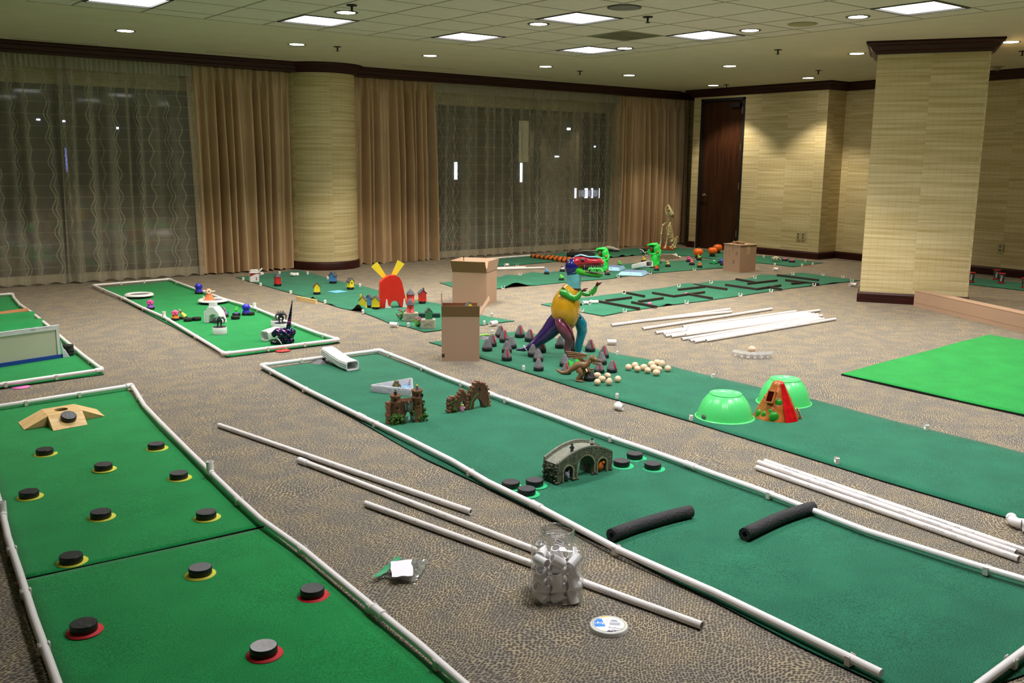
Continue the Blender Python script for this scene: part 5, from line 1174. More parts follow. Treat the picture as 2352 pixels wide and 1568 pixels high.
for cx,r,zt,zr in ((-22,10.5,66,51),(29,11,74,57)):
    mb.lathe([(r+2,0),(r+.6,20),(r,zr-6),(r+1.6,zr-3),(r+2.4,zr),(r+.4,zr+1),(r+.2,zt-8),(r+2.4,zt-4),(r+2.6,zt),(r+.6,zt),(r+.2,zt-3),(.1,zt-4)],20,(cx,-2,0))
mb.build('towers',mat('tower_resin',(128,84,50),.6,col2=(96,66,38),vs=.2,bump=.5,bs=.6),e)
mb=MB()
for k in range(7):
    for y in (-4,6): mb.box(-9+k*4.4,y,50,-6.6+k*4.4,y+2.5,54.5)
mb.box(-11,-4,47,21,9,50); mb.build('battlements',M_brick2,e)
mb=MB()
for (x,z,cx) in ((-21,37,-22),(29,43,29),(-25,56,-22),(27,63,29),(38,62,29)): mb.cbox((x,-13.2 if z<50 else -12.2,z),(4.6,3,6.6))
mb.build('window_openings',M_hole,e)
mb=MB()
for (x,z) in ((-21,32.5),(29,38)): mb.cbox((x,-14.2,z),(7.5,3,2))
for k in range(6): mb.cbox((-41+ (k%2)*1.5,-3+k%2,5+k*8.4),(9,12,7.6),Matrix.Rotation(.12*(k%3-1),3,'Z'))
mb.build('brick_steps',M_brick2,e)
moss(e,[(-30,-13,8,13),(-18,-14,9,13),(-8,-13,6,9),(-27,-12,19,10),(-20,-12,14,10),(20,-9,20,7),(42,-6,9,12),(40,-5,22,9),(42,-2,34,6),(34,-12,5,8),(44,-2,44,4)])
mb=MB()
for x,z,k in ((7,34,1.3),(-3,8,.8),(17,9,.85)):
    y=-10-3*(z<20); mb.ell((x,y,z+9*k),(2.6*k,2.6*k,3.2*k),8,6); mb.tube([(x,y,z-6*k),(x,y-1,z),(x,y,z+7*k)],[3*k,4*k,2*k],8)
    for s_ in (-1,1): mb.prism([(x+s_*2*k,z+6*k),(x+s_*8*k,z+10*k),(x+s_*7.5*k,z),(x+s_*5*k,z-6*k),(x+s_*2*k,z-2*k)],y,y+2)
mb.build('gargoyles',M_verd,e)
e=thing('ruin_ornament','brown ruined castle wall ornament with round window and vines','castle ornament',1081,938,34,z=.009)
pr=[(-62,0),(-63,30),(-56,36),(-44,33),(-41,24),(-36,34),(-28,48),(-22,47),(-14,36),(-8,34),(2,50),(14,62),(24,58),(34,55),(42,48),(47,30),(50,0),(30,0),(28,12),(22,20),(14,22),(7,16),(5,0),(-18,0),(-19,18),(-24,24),(-31,18),(-32,0)]
N=14; ring=[Vector((20+5*cos(2*pi*k/N),42+5*sin(2*pi*k/N),0)) for k in range(N)]; ol=[Vector((x,z,0)) for x,z in pr]; tri=tessellate_polygon([ol,ring]); al=ol+ring; mb=MB()
for y in (-5,5): mb.add([(p.x,y,p.y) for p in al],[tuple(t) for t in tri])
for P_ in (ol,ring):
    n=len(P_); mb.add([(p.x,y,p.y) for y in (-5,5) for p in P_],[(i,(i+1)%n,(i+1)%n+n,i+n) for i in range(n)])
mb.build('ruined_wall',M_brick,e)
mb=MB(); rs=random.Random(4)
for x,z in [(-62,6),(-60,14),(-61,22),(-58,33),(-50,36),(-44,30),(-36,36),(-32,43),(-26,49),(-20,44),(-15,38),(-8,36),(-2,44),(4,52),(10,60),(17,63),(26,59),(34,57),(41,50),(45,42),(46,32),(48,22),(49,12),(49,4),(-19,8),(-32,10),(-12,20),(-12,28),(-13,12)]: mb.cbox((x,-.5,z-1.5),(7,11.6,4.2),Matrix.Rotation(rs.uniform(-.15,.15),3,'Y'))
mb.build('crumbling_bricks',M_brick2,e)
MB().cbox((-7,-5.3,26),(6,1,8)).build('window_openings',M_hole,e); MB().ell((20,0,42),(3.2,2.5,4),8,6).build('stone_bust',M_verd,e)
moss(e,[(-48,-8,6,6),(-58,-7,22,4),(-48,-7,26,4),(-2,-1,44,4),(-6,-2,38,4),(36,-7,6,5)]); mb=MB()
mb.tube([(-8,-6,2),(-3,-6.5,10),(0,-6,20),(8,-6,28),(18,-6,36)],[1.6,1.8,1.6,1.4,1],6); mb.tube([(-46,-6,30),(-50,-7,18),(-49,-8,6)],1.4,6); mb.build('vine',mat('vine_green',(52,112,34),.8),e)
def minifig(px,py,z,label,cols,k=1.0,P=None,skirt=False,arms='down',h=0):
    e=thing('toy_figure',label,'toy figure',px,py,z=z,P=P,group='small block toy figures'); 
    L_,T_,S_,H_=[mat('figure_%d_%d_%d'%c,c,.3) for c in cols]; k*=1
    if skirt: MB().prism([(-3.2*k,0),(3.2*k,0),(2*k,6*k),(-2*k,6*k)],-1.8*k,1.8*k).build('skirt',L_,e)
    else:
        mb=MB()
        for s_ in (-1,1): mb.box((s_*1.5-1.3)*k,-1.4*k,0,(s_*1.5+1.3)*k,1.4*k,5*k)
        mb.build('legs',L_,e)
    MB().prism([(-2.8*k,5*k),(2.8*k,5*k),(2*k,10.4*k),(-2*k,10.4*k)],-1.4*k,1.4*k).build('torso',T_,e)
    mb=MB()
    for s_ in (-1,1): mb.tube([(s_*2.2*k,0,10*k),(s_*3.6*k,-.6*k,8*k),(s_*3.6*k,-2*k,6*k)],[.9*k,.9*k,.7*k],8)
    mb.build('arms',T_,e); MB().lathe([(.1,10.4*k),(1.7*k,10.6*k),(1.8*k,13.4*k),(1.2*k,14.2*k),(.1,14.3*k)],14).build('head',S_,e)
    MB().lathe([(2.05*k,(12.2)*k),(2.2*k,13.6*k),(1.6*k,14.9*k),(.1,15.2*k)],12).build('hair' if not h else 'hat',H_,e); return e
def top(e,x,y,z): return e.location+Matrix.Rotation(e.rotation_euler.z,3,'Z')@(Vector((x,y,z))*e.scale.x)
ce=[o for o in COL.objects if o.name=='castle_ornament'][0]
minifig(0,0,0,'toy figure in black with dark hair on the left castle tower',[(20,20,22),(26,26,30),(236,196,60),(60,40,26)],P=top(ce,-22,-2,62.5))
minifig(0,0,0,'toy knight figure in blue and grey on the right castle tower',[(120,124,130),(110,116,140),(240,200,80),(242,190,40)],P=top(ce,29,-2,70.5))
minifig(1063,944,.010,'toy princess figure with blonde hair and pink dress by the ruin',[(226,140,190),(214,160,196),(240,200,150),(240,196,70)],skirt=True,k=1.1)
# silver pond
M_seq=mat('silver_sequins',(206,206,214),.3,metal=.5,var=.45,vs=260,bump=1,bs=240)
C0=G(912,897,.009); e=empty('sequin_pond',C0,'silver sequinned triangular wall around a blue pond floor','pond ornament')
tri=[G(847,899,.009)-C0,G(950,910,.009)-C0,G(948,881,.009)-C0]
outl=[]
for i in range(3):
    p,a,b=tri[i],tri[i-1],tri[(i+1)%3]; da=(a-p).normalized()*.03; db=(b-p).normalized()*.03
    for t in (0,.25,.5,.75,1): outl.append((p+da).lerp(p,t).lerp(p.lerp(p+db,t),t))
mb=MB(); n=len(outl); ctr=sum(outl,Vector())/n; th=.020; hh=.044; V=[]
for p in outl:
    q=p+(ctr-p).normalized()*th*1.6
    V+=[(p.x,p.y,0),(p.x,p.y,hh-.004),(p.x*.985,p.y*.985,hh),(q.x,q.y,hh),(q.x,q.y,0)]
mb.add(V,[(i*5+j,((i+1)%n)*5+j,((i+1)%n)*5+j+1,i*5+j+1) for i in range(n) for j in range(4)],True); mb.build('sequin_wall',M_seq,e)
MB().add([(p.x*.9,p.y*.9,.003) for p in outl],[tuple(range(n))]).build('pond_floor',mat('pale_blue_card',(132,186,224),.3),e)
e=thing('pond_creature','mossy brown water creature ornament sitting in the silver pond','ornament',911,893,z=.013); mb=MB()
mb.tube([(0,0,4),(-2,0,12),(0,0,16)],[(6,7),(7,7),(3,3)],10); mb.ell((0,-1,17),(6.5,5,3.6),10,6)
for s_ in (-1,1): mb.tube([(s_*3,-3,14),(s_*8,-4,9),(s_*11,-5,2)],[2.6,2,1],8)
mb.build('body',mat('mossy_bronze',(128,112,58),.5,col2=(74,70,36),vs=.3),e); MB().ell((-2,-7,3),(6,4,3),8,6,jit=.1).build('foliage',M_moss,e); MB().ell((14,-6,2.6),(5,3,2.6),10,6).build('purple_pebble',mat('plum_purple',(120,40,90),.3),e)
# ================================================================ stone bridge
M_st=mat('mossy_bridge_stone',(104,108,84),.75,col2=(60,62,44),vs=.11,bump=.9,bs=.35); M_std=mat('bridge_deck_stone',(132,134,118),.75,var=.15,vs=.12,bump=.4,bs=.4)
Pn=G(1280,1112,.009); s=mpp(Pn); Pr=G(1406,1078,.009); d=(Pr-Pn); rz=atan2(d.y,d.x); Lb=d.length/s
e=empty('bridge_ornament',Pn,'mossy grey stone toy bridge with three arches and curved deck','bridge ornament',rz=rz); e.scale=(s,s,s)
Wd=50; K=Lb
def topz(t): return 44+30*sin(pi*min(1,max(0,t*.97+.02)))**.9*(.82+.18*t)-2*t
outl=[(0,0)]+[(K*t/24.0,topz(t/24.0)) for t in range(25)]+[(K,0)]
def arch(c,w,h): return [(c+w*cos(radians(a)),h-w*.95+(w*.95)*sin(radians(a))) for a in range(0,181,20)]
A3=[(.80,.085,36),(.50,.155,52),(.185,.085,38)]
for c,w,h in A3:
    a=arch(c*K,w*K,h); outl+= [(a[0][0],0)]+a+[(a[-1][0],0)]
MB().prism(outl,0,Wd).build('arched_body',M_st,e)
mb=MB()
for t in range(24):
    a,b=t/24,(t+1)/24; za,zb=topz(a),topz(b); mb.add([(K*a,5,za+.5),(K*b,5,zb+.5),(K*b,Wd-5,zb+.5),(K*a,Wd-5,za+.5)],[(0,1,2,3)])
mb.build('deck',M_std,e)
for y in (0,Wd-5):
    mb=MB()
    for t in range(24):
        a,b=t/24+.003,(t+1)/24-.001; za,zb=topz(a),topz(b); V=[(K*a,y-.6,za-1),(K*b,y-.6,zb-1),(K*b,y+5,zb-1),(K*a,y+5,za-1)]; V+=[(v[0],v[1],v[2]+ (4 if y==0 else 9)) for v in V]; mb.add(V,[(3,2,1,0),(4,5,6,7),(0,1,5,4),(1,2,6,5),(2,3,7,6),(3,0,4,7)])
    mb.build('parapet',M_std if y else mat('parapet_stone',(112,114,98),.75,var=.2,vs=.2,bump=.4,bs=.4),e)
mb=MB()
for c,w,h in A3:
    m=16
    for k in range(m+1):
        a=pi*k/m; r=w*K+1.2; mb.cbox((c*K+r*cos(a),-.8,h-w*K*.95+(r*.95)*sin(a)),(2.6,3,3.4),Matrix.Rotation(-(a-pi/2),3,'Y'))
    for k in range(4):
        for s_ in (-1,1):
            z=(h-w*K*.95)-3-k*5
            if z>2: mb.cbox((c*K+s_*(w*K+1.2),-.8,z),(3.2,3,4.4))
mb.build('arch_stones',mat('pale_arch_stone',(138,138,108),.8,var=.25,vs=.3),e)
mb=MB(); rs=random.Random(8)
for k in range(60): mb.ell((rs.uniform(-4,3),rs.uniform(2,Wd-2),rs.uniform(2,42)),(rs.uniform(2,4),rs.uniform(2.5,5),rs.uniform(2,4)),7,5,jit=.2)
for x in (0,.29*K,.33*K,.66*K,.70*K,K-3):
    for k in range(4): mb.ell((x+rs.uniform(-4,4),rs.uniform(-2,2),rs.uniform(1,4)),(4.5,3.5,3),7,5,jit=.2)
mb.build('rough_rock_end',M_st,e)
br=e
minifig(0,0,0,'toy figure in dark uniform standing on the lower bridge deck',[(20,20,30),(28,34,56),(210,150,90),(16,16,18)],P=top(br,K*.30,10,topz(.30)+.5),h=1,k=1.25)
minifig(0,0,0,'toy figure with white sleeves and black hat at the bridge crest',[(30,26,24),(222,214,208),(226,180,140),(16,16,18)],P=top(br,K*.66,10,topz(.66)+.5),h=1,k=1.25)
e=thing('plush_mouse','small grey plush animal looking out of the left bridge arch','plush toy',1308,1105,0,z=.009,P=top(br,.19*K,9,0)); mb=MB().ell((0,0,11),(8.5,9,11),14,10); mb.ell((3,-6,16),(6.5,7,6.5),12,8); mb.tube([(5,-10,14),(8,-14,10)],[4,2],10); M_gf=mat('grey_fleece',(112,112,122),.95,var=.1,vs=.3); mb.build('body',M_gf,e)
mb=MB(); mb.cyl((0,-5,20),(-2,-5,27),3,.6,8); mb.cyl((6,-5,20),(8,-6,27),3,.6,8); mb.build('ears',M_gf,e); MB().ell((4,-11.6,17.5),1.1,8,6).ell((8,-11,17.5),1.1,8,6).build('eyes',mat('white_eye',(220,220,220),.3),e)
e=thing('plush_fox','small orange plush animal facing into the right bridge arch','plush toy',0,0,0,P=top(br,.80*K,7,0)); M_of=mat('orange_fleece',(206,104,30),.95,var=.08,vs=.3); MB().ell((-1,0,14),(9.5,9,12),14,10).build('body',M_of,e); MB().ell((8,-5,24),(3.6,2.6,3.4),10,6).ell((-6,-4,25),(3,2.4,3),10,6).ell((-8,-6,10),(3.5,3,5),8,6).build('limbs',M_of,e)
# ================================================================ toy monster mat
def puckp(e,r,h,z=0,c=(0,0),m=None): return puck_mb(MB(),r,h,z,20,c).build('puck',[M_black,m or MATS['dark_grey_puck_top']],e)
def blob_toy(px,py,label,c1,c2,kind=0,k=1.0):
    e=thing('blob_toy',label,'toy',px,py,z=.009,group='rubber toys on pucks'); puckp(e,9.5*k,5.5*k)
    m1=mat('toy_%d_%d_%d'%c1,c1,.35,var=.06,vs=.4); m2=mat('toy_%d_%d_%d'%c2,c2,.35,var=.06,vs=.4)
    MB().lathe([(8.4*k,5.5*k),(8*k,8*k),(6.2*k,11*k),(6.4*k,14*k)],18,mod=lambda a,z:1+(.08*sin(8*a) if kind else .03*sin(3*a))).build('body',m1,e)
    mb=MB()
    if kind: 
        mb.ell((0,0,17*k),(8.2*k,8*k,8*k),16,10)
        for q in range(8): a=q*pi/4; mb.tube([(4*k*cos(a),4*k*sin(a),23.4*k),(7.8*k*cos(a),7.8*k*sin(a),17*k),(6.6*k*cos(a),6.6*k*sin(a),12*k)],[.8*k,1.5*k,1*k],6)
        mb.ell((-2.8*k,-7*k,18*k),(1.6*k,1.5*k,2*k),8,6).ell((2.8*k,-7*k,18*k),(1.6*k,1.5*k,2*k),8,6)
    else:
        for x,y,z,r in ((-4,0,17,4.6),(4,0,17,4.6),(0,-3,18,4.6),(0,3,19,4.6),(-3,-4,14,3.6),(3,-4,14,3.6)): mb.ell((x*k,y*k,z*k),r*k,12,8)
    mb.build('head',m2,e); return e
blob_toy(457,674,'blue rubber monster head on a puck, by the far right pipe',(52,44,186),(44,40,178),1,.95)
blob_toy(566,723,'blue rubber monster head on a puck, beside the pipe tee',(58,48,196),(44,42,190),1,1.05)
blob_toy(346,710,'pink and lilac rubber toy on a puck near the left pipe',(158,96,206),(226,70,150),0,.95)
blob_toy(403,735,'orange and pink rubber toy on a puck near the left pipe tee',(244,132,44),(232,82,140),0,1.0)
for x,y,l in ((432,736,'in front of the little clown figure'),(452,734,'alone on the monster mat centre'),(541,731,'in front of the green flamingo figure'),(575,722,'half behind the blue monster by the tee'),(468,700,'under the near edge of the white ring by the ogre')):
    if x!=468: puck(x,y+1,'black hockey puck '+l,'spare pucks on the monster mat')
e=thing('clown_figure','small clown figure in yellow and red leaning on a puck','toy figure',421,732,z=.009); puckp(e,9,5.2); mb=MB().tube([(3,0,5),(-1,0,11),(-4,0,15)],[6,4,2.4],10); mb.build('yellow_coat',mat('pale_yellow_cloth',(214,220,90),.6),e); MB().ell((-4,0,15.5),(2.8,2.6,3),10,6).build('red_collar',mat('dark_red_cloth',(140,20,40),.5),e); MB().ell((-6.6,0,19.5),(1.8,1.8,2.4),10,6).cyl((-7,0,21),(-8,0,24),1.3,.2,8).build('head',mat('pale_skin',(230,200,150),.4),e)
e=thing('worm_figure','pink and lilac curly worm figure standing on a puck','toy figure',516,727,z=.009); puckp(e,9,5.2); MB().tube([(6,0,6),(1,0,7),(-1,0,11),(1.5,0,15),(-1,0,19),(-3.5,0,23)],[1.6,2.6,2.2,2,2,1.2],8).build('body',mat('lilac_plastic',(186,110,206),.3,col2=(228,96,160),vs=.15),e); MB().tube([(6,0,6),(9,0,10),(8,0,14)],[1.2,.8,.4],6).build('tail',mat('blue_violet',(70,90,220),.3),e)
e=thing('bird_figure','neon green bird figure with thin legs on a puck','toy figure',543,724,z=.009); puckp(e,9,5.2); MB().ell((0,0,13),(3.4,3,4),12,8).ell((1.4,0,18),(2,2,2),8,6).cyl((2,0,19),(3.4,0,22.5),1,.2,6).build('body',mat('neon_green',(96,236,60),.3),e); MB().cyl((-1.5,0,5),(-1.2,0,11),.6,n=6).cyl((1.5,0,5),(1.2,0,11),.6,n=6).build('legs',MATS['neon_green'],e); MB().lathe([(5,5.3),(4.5,6.2),(.1,6.4)],14).build('foot_plate',mat('violet_plate',(90,70,210),.3),e)
for i,(x,y,l,r) in enumerate(((320,683,'with a grey centre, raised on a puck at the far left',32),(489,696,'under the orange horned ogre toy',33))):
    e=thing('white_ring_plate','round white dish '+l,'dish',x,y,z=.009,group='round white dishes'); MB().lathe([(10,0),(10,3),(9,4.5),(.1,4.5)],18).build('puck',M_black,e)
    MB().lathe([(r,5.5),(r*.98,7.8),(r*.90,9.6),(r*.72,9.2),(r*.68,7.6),(r*.66,5),(r,5.0)],44).build('rim',M_white,e); MB().lathe([(r*.68,7.2),(r*.3,6.4),(.1,6.4)],30).build('recessed_centre',mat('grey_dish_centre',(104,104,110) if i==0 else (120,110,110),.6,var=.2,vs=.08),e)
e=thing('ogre_toy','orange horned toy creature with white fluffy face behind the gatehouse','toy',481,697,z=.012); mo=mat('orange_toy_fur',(236,128,80),.8,var=.08,vs=.4)
MB().lathe([(13.5,4),(13,8),(10,14),(7,20),(6.4,24)],18,mod=lambda a,z:1+.05*sin(7*a)).build('robe',mo,e); MB().ell((0,0,28),(7,6.5,7),14,10).build('head',mo,e)
mb=MB()
for k in range(9): mb.ell((3.4*cos(k*.7),-5-random.random(),28+3.6*sin(k*.7)),2.3,8,6,jit=.15)
mb.build('fluffy_face',mat('cream_fluff',(240,214,200),.95),e); MB().tube([(6,0,28),(11,0,28),(15,0,29)],[2,1.5,.5],8).tube([(-6,0,29),(-10,0,30),(-13,0,31)],[2,1.5,.5],8).build('horns',mat('pale_horn',(238,220,204),.5),e)
MB().tube([(-8,-4,8),(-11,-5,14),(-13,-5,19)],[2.4,2,1.6],8).build('raised_hand',mat('pale_horn',(238,220,204)),e)
# gatehouse
e=thing('toy_gatehouse','white plastic gatehouse tunnel with chimney block and sloped roof','toy building',492,739,-28,z=.009)
pr=[(-14,0),(-14,26),(-8,36),(6,36),(17,24),(20,16),(24,0),(21,0),(17,14),(12,19),(2,20),(-4,16),(-6,0)]
MB().prism(pr,-13,15).build('tunnel_body',M_white,e); MB().box(-8,-6,35,6,8,46).build('chimney_block',M_white,e)
mb=MB()
for y in (-14.5,-6,4,13): mb.box(-17,y,0,-13.5,y+2.5,24)
mb.box(-16,-14,22,-13,15,26).box(-9,-14.4,0,-6,-12.9,19); mb.build('buttresses',M_white,e); MB().box(-7,-12,1,22,14.5,1.6).build('tunnel_floor',mat('dark_green_card',(16,60,40),.8),e)
# armoured beasts on round bases
M_ba=mat('dark_beast_plastic',(52,46,60),.4,var=.25,vs=.3,spec=.5)
def beast(px,py,label,crest,rot=0,hk=1):
    e=thing('beast_figure',label,'toy figure',px,py,rot,z=.009,group='dark beasts on white round bases'); MB().lathe([(16,0),(16,15),(15,15.6)],30).build('white_base',mat('matte_white_ring',(206,210,206),.5),e); MB().lathe([(15.2,15.6),(14,16.6),(.1,16.2)],24,mod=lambda a,z:1+.03*sin(9*a)).build('textured_top',mat('charcoal_ground',(44,40,46),.8,var=.3,vs=.4),e)
    mb=MB()
    for s_ in (-1,1):
        mb.tube([(s_*4,0,31*hk),(s_*4.6,-2,25),(s_*3,2,21),(s_*5,-2,17)],[3,2.6,1.8,2],8); mb.tube([(s_*5,-2,17),(s_*6,-6,16.8)],[2,1],6)
        mb.tube([(s_*3,0,36*hk),(s_*9,-2,37*hk),(s_*12,-4,32*hk),(s_*10,-7,27*hk)],[2.8,3,2.2,1.4],8)
        for q in (-1,0,1): mb.cyl((s_*10,-7,27*hk),(s_*10+q*2,-9,23*hk),1,.2,5)
    mb.tube([(0,1,29*hk),(0,-1,35*hk),(0,-3,39*hk)],[4,5.4,3.4],10); mb.ell((0,-5,38*hk),(3.4,4,3.2),10,8); mb.build('body',M_ba,e)
    if crest: MB().prism([(-8,35),(-3,39),(0,41),(3,39),(8,35),(3,36),(0,33),(-3,36)],-6,-3).build('silver_crest',mat('grey_crest',(150,158,168),.4),e)
    else:
        mb=MB()
        for a in range(7): mb.cyl((a*2.4-7,0,38*hk),(a*2.9-8.6,2,(43+ (a%2)*3)*hk),1.6,.2,5)
        mb.build('dorsal_spikes',M_ba,e)
beast(505,766,'dark grey clawed figure with silver crest on a white round base',True)
beast(646,757,'dark purple hunched beast on a white round base behind the skull',False,8)
e=thing('round_base','empty white round figure base with charcoal top by the pipe','toy base',638,749,z=.009); MB().lathe([(15,0),(15,14),(14,14.6)],28).build('ring',MATS['matte_white_ring'],e); MB().lathe([(14,14.6),(.1,15)],24).build('charcoal_top',MATS['charcoal_ground'],e)
# iridescent skull with horn
def irid():
    m=bpy.data.materials.new('iridescent_shell'); m.use_nodes=True; nt=m.node_tree; b=nt.nodes['Principled BSDF']; b.inputs['Metallic'].default_value=.85; b.inputs['Roughness'].default_value=.16
    tc=nd(nt,'ShaderNodeTexCoord'); n=nd(nt,'ShaderNodeTexNoise'); n.inputs['Scale'].default_value=.11; n.inputs['Detail'].default_value=1; nt.links.new(tc.outputs['Object'],n.inputs['Vector'])
    r=nd(nt,'ShaderNodeValToRGB'); cr=r.color_ramp; cr.elements[0].position=.3; cr.elements[0].color=lin((30,22,70)); cr.elements[1].position=.72; cr.elements[1].color=lin((200,90,190))
    for p,c in ((.42,(30,80,90)),(.5,(40,30,60)),(.56,(110,50,160)),(.64,(120,90,40))): x=cr.elements.new(p); x.color=lin(c)
    nt.links.new(n.outputs['Fac'],r.inputs[0]); nt.links.new(r.outputs[0],b.inputs['Base Color']); return m
M_ir=irid()
e=thing('horned_skull','shiny iridescent dark skull ornament with one long twisted horn','ornament',655,789,z=.009)
mb=MB().ell((2,0,20),(19,16,17),18,12,jit=.05); mb.ell((-13,-3,28),(13,12,9),14,8,jit=.07); mb.ell((12,-4,27),(13,12,10),14,8,jit=.06); mb.ell((6,-6,8),(13,11,9),14,8,jit=.07); mb.ell((-24,-4,24),(6,6,7),10,6,jit=.1)
mb.build('cranium',M_ir,e)
mb=MB()
for x,z,r in ((-8,22,5),(9,20,5.5),(0,12,3)): mb.ell((x,-15.5,z),(r,3,r*.8),10,6)
mb.build('eye_hollows',mat('void_dark',(12,10,16),.3),e)
mb=MB()
for k in range(7): mb.tube([(-18+k*6,-15,13),(-17+k*6,-17,9),(-18+k*6,-15,4)],[2,2.2,.8],6)
mb.build('teeth',M_ir,e); MB().ell((-20,-2,4),(14,9,5),12,6,jit=.05).build('jaw_plate',mat('black_gloss',(16,18,20),.1),e)
N=46; mb=MB(); pth=[(8+11.5*t,0,34+66*t) for t in [i/N for i in range(N+1)]]; mb.tube(pth,[(5.0*(1-t)+.7)*(1+.10*sin(t*70)) for t in [i/N for i in range(N+1)]],12); mb.build('twisted_horn',M_ir,e)
P=G(609,783,.009); e=empty('downspout_piece',P,'short white downspout piece resting against the iridescent skull','tunnel','white downspout pieces'); Pb=G(641,776,.012); spout(e,[(0,0,0),(Pb-P)*.5+Vector((0,0,.006)),(Pb-P)+Vector((0,0,.01))],.085,.084,M_spout)
e.rotation_euler=(0,0,radians(6))
e=thing('red_paddle','flat red oval paddle lying over the mat edge','paddle',650,806,22,z=.004); MB().lathe([(.1,3),(12,2.6),(15,1.4),(15,0),(.1,0)],24,mod=lambda a,z:1+.15*cos(2*a)).build('blade',mat('bright_red',(206,30,26),.4),e)
P=G(650,805,.03); o=MB().tube([G(628,778,.045)-P,G(638,777,.07)-P,G(645,786,.075)-P,G(651,797,.05)-P,G(660,802,.01)-P],.0022,6).build('white_string',M_white); o.location=P; tag(o,'thin white string looping from the skull over the pipe','string')

# ================================================================ birdhouse village
M_roof=mat('charcoal_shingle',(72,72,80),.75,var=.2,vs=.3); YEL=(226,206,44); RED_=(206,44,38); BLU=(70,128,190); GRN=(54,130,84)
def birdhouse(px,py,label,col,w=12,h=15,d=11,rot=20,roof='gable',pk=True,P=None,rh=8,front='side',hole=True,perch=None,chim=None):
    e=thing('birdhouse',label,'birdhouse',px,py,rot,z=.009,P=P,group='little painted birdhouses'); z0=0
    m=mat('paint_%d_%d_%d'%col,col,.5,var=.08,vs=.2)
    if pk: puckp(e,8.3,5.2); z0=5.2
    w2,d2=w/2,d/2
    if roof=='cone':
        MB().lathe([(w2*1.12,z0),(w2*1.12,z0+1.5),(w2,z0+1.5),(w2*.95,z0+h)],16).build('walls',m,e); MB().lathe([(w2*1.25,z0+h-.5),(w2*.7,z0+h+rh*.45),(.3,z0+h+rh),(.1,z0+h-.4)],8).build('roof',M_roof,e)
        if hole: MB(TR(0,-w2*.98,z0+h*.6)@RX(90)).lathe([(.1,.4),(1.8,.2),(1.9,-.4)],12).build('entry_hole',M_dark,e)
        return e
    if roof=='pyramid':
        MB().box(-w2,-d2,z0,w2,d2,z0+h).box(-w2-1,-d2-1,z0,w2+1,d2+1,z0+1.4).build('walls',m,e); a=w2+1.6; b=d2+1.6; zz=z0+h
        MB().add([(-a,-b,zz),(a,-b,zz),(a,b,zz),(-a,b,zz),(0,0,zz+rh)],[(0,1,4),(1,2,4),(2,3,4),(3,0,4),(3,2,1,0)]).build('roof',M_roof,e); return e
    # gable; ridge along y (front gable faces camera) 
    MB().prism([(-w2,z0),(w2,z0),(w2,z0+h),(0,z0+h+rh),(-w2,z0+h)],-d2,d2).box(-w2-1,-d2-1,z0,w2+1,d2+1,z0+1.6).build('walls',m,e)
    t=1.3
    if roof!='thin': t=1.5
    mb=MB(); o=d2+1.2
    for s_ in (-1,1): mb.prism([(0,z0+h+rh+t),(s_*(w2+2),z0+h-1.5+t),(s_*(w2+2),z0+h-1.5),(0,z0+h+rh)],-o,o)
    mb.build('roof',M_roof if roof!='thin' else mat('red_brown_edge',(110,44,30),.6),e)
    if hole: MB(TR(0,-d2-.1,z0+h*.75)@RX(90)).lathe([(.1,.3),(1.7,.2),(1.8,-.4)],12).build('entry_hole',M_dark,e)
    if perch: MB().cbox((perch[0],-d2-2 if not perch[0] else 0,z0+perch[1]),(3.4,4,2.6)).build('side_box',mat('paint_%d_%d_%d'%perch[2],perch[2],.5),e)
    if chim: MB().box(w2*.1*chim-1.6,1,z0+h,w2*.1*chim+1.6,4,z0+h+rh+4).build('chimney',M_roof if chim>0 else m,e)
    return e
birdhouse(638,656,'red square birdhouse with tall grey pyramid roof near the curtains',RED_,12,15,12,22,'pyramid',rh=11)
birdhouse(765,650,'blue birdhouse with dark gable roof by the round column',BLU,12,12,14,-28,'gable',rh=8,hole=False)
birdhouse(805,664,'yellow birdhouse with grey sloped roof right of the blue one',YEL,11,13,11,38,'gable',rh=7)
birdhouse(728,675,'yellow pointed birdhouse with thin red edge beside the blue card',YEL,13,11,6,8,'thin',rh=9,hole=False)
birdhouse(848,705,'blue birdhouse half hidden behind the two yellow ones',BLU,13,15,11,-20,'gable',rh=8,hole=False)
birdhouse(834,711,'yellow birdhouse with yellow chimney left of the windmill',YEL,15,17,14,-12,'gable',rh=9,hole=False,perch=(-9.5,5,RED_),chim=-7)
birdhouse(863,709,'yellow birdhouse closest to the windmill left foot',YEL,15,16,15,-14,'gable',rh=8,hole=False)
birdhouse(943,700,'red round birdhouse tower behind the stone block',RED_,18,20,18,0,'cone',pk=True,rh=13)
birdhouse(970,696,'red birdhouse with chimney and yellow side box behind the planters',RED_,15,18,14,18,'gable',rh=8,hole=False,perch=(-11,5,YEL),chim=5)
M_sto=mat('pale_carved_stone',(170,164,144),.85,var=.12,vs=.12,bump=.5,bs=.4)
def planter(px,py,w,h,d,rot,label):
    e=thing('stone_planter',label,'planter',px,py,rot,z=.009,group='stone planters with flowers'); MB().rbox(-w/2,-d/2,0,w/2,d/2,h,2.4).build('stone_block',M_sto,e); MB().tube([(-w*.3,-d/2-.2,h*.3),(0,-d/2-.4,h*.62),(w*.3,-d/2-.2,h*.3)],.7,6).build('carved_line',mat('stone_groove',(128,122,104),.9),e); return e
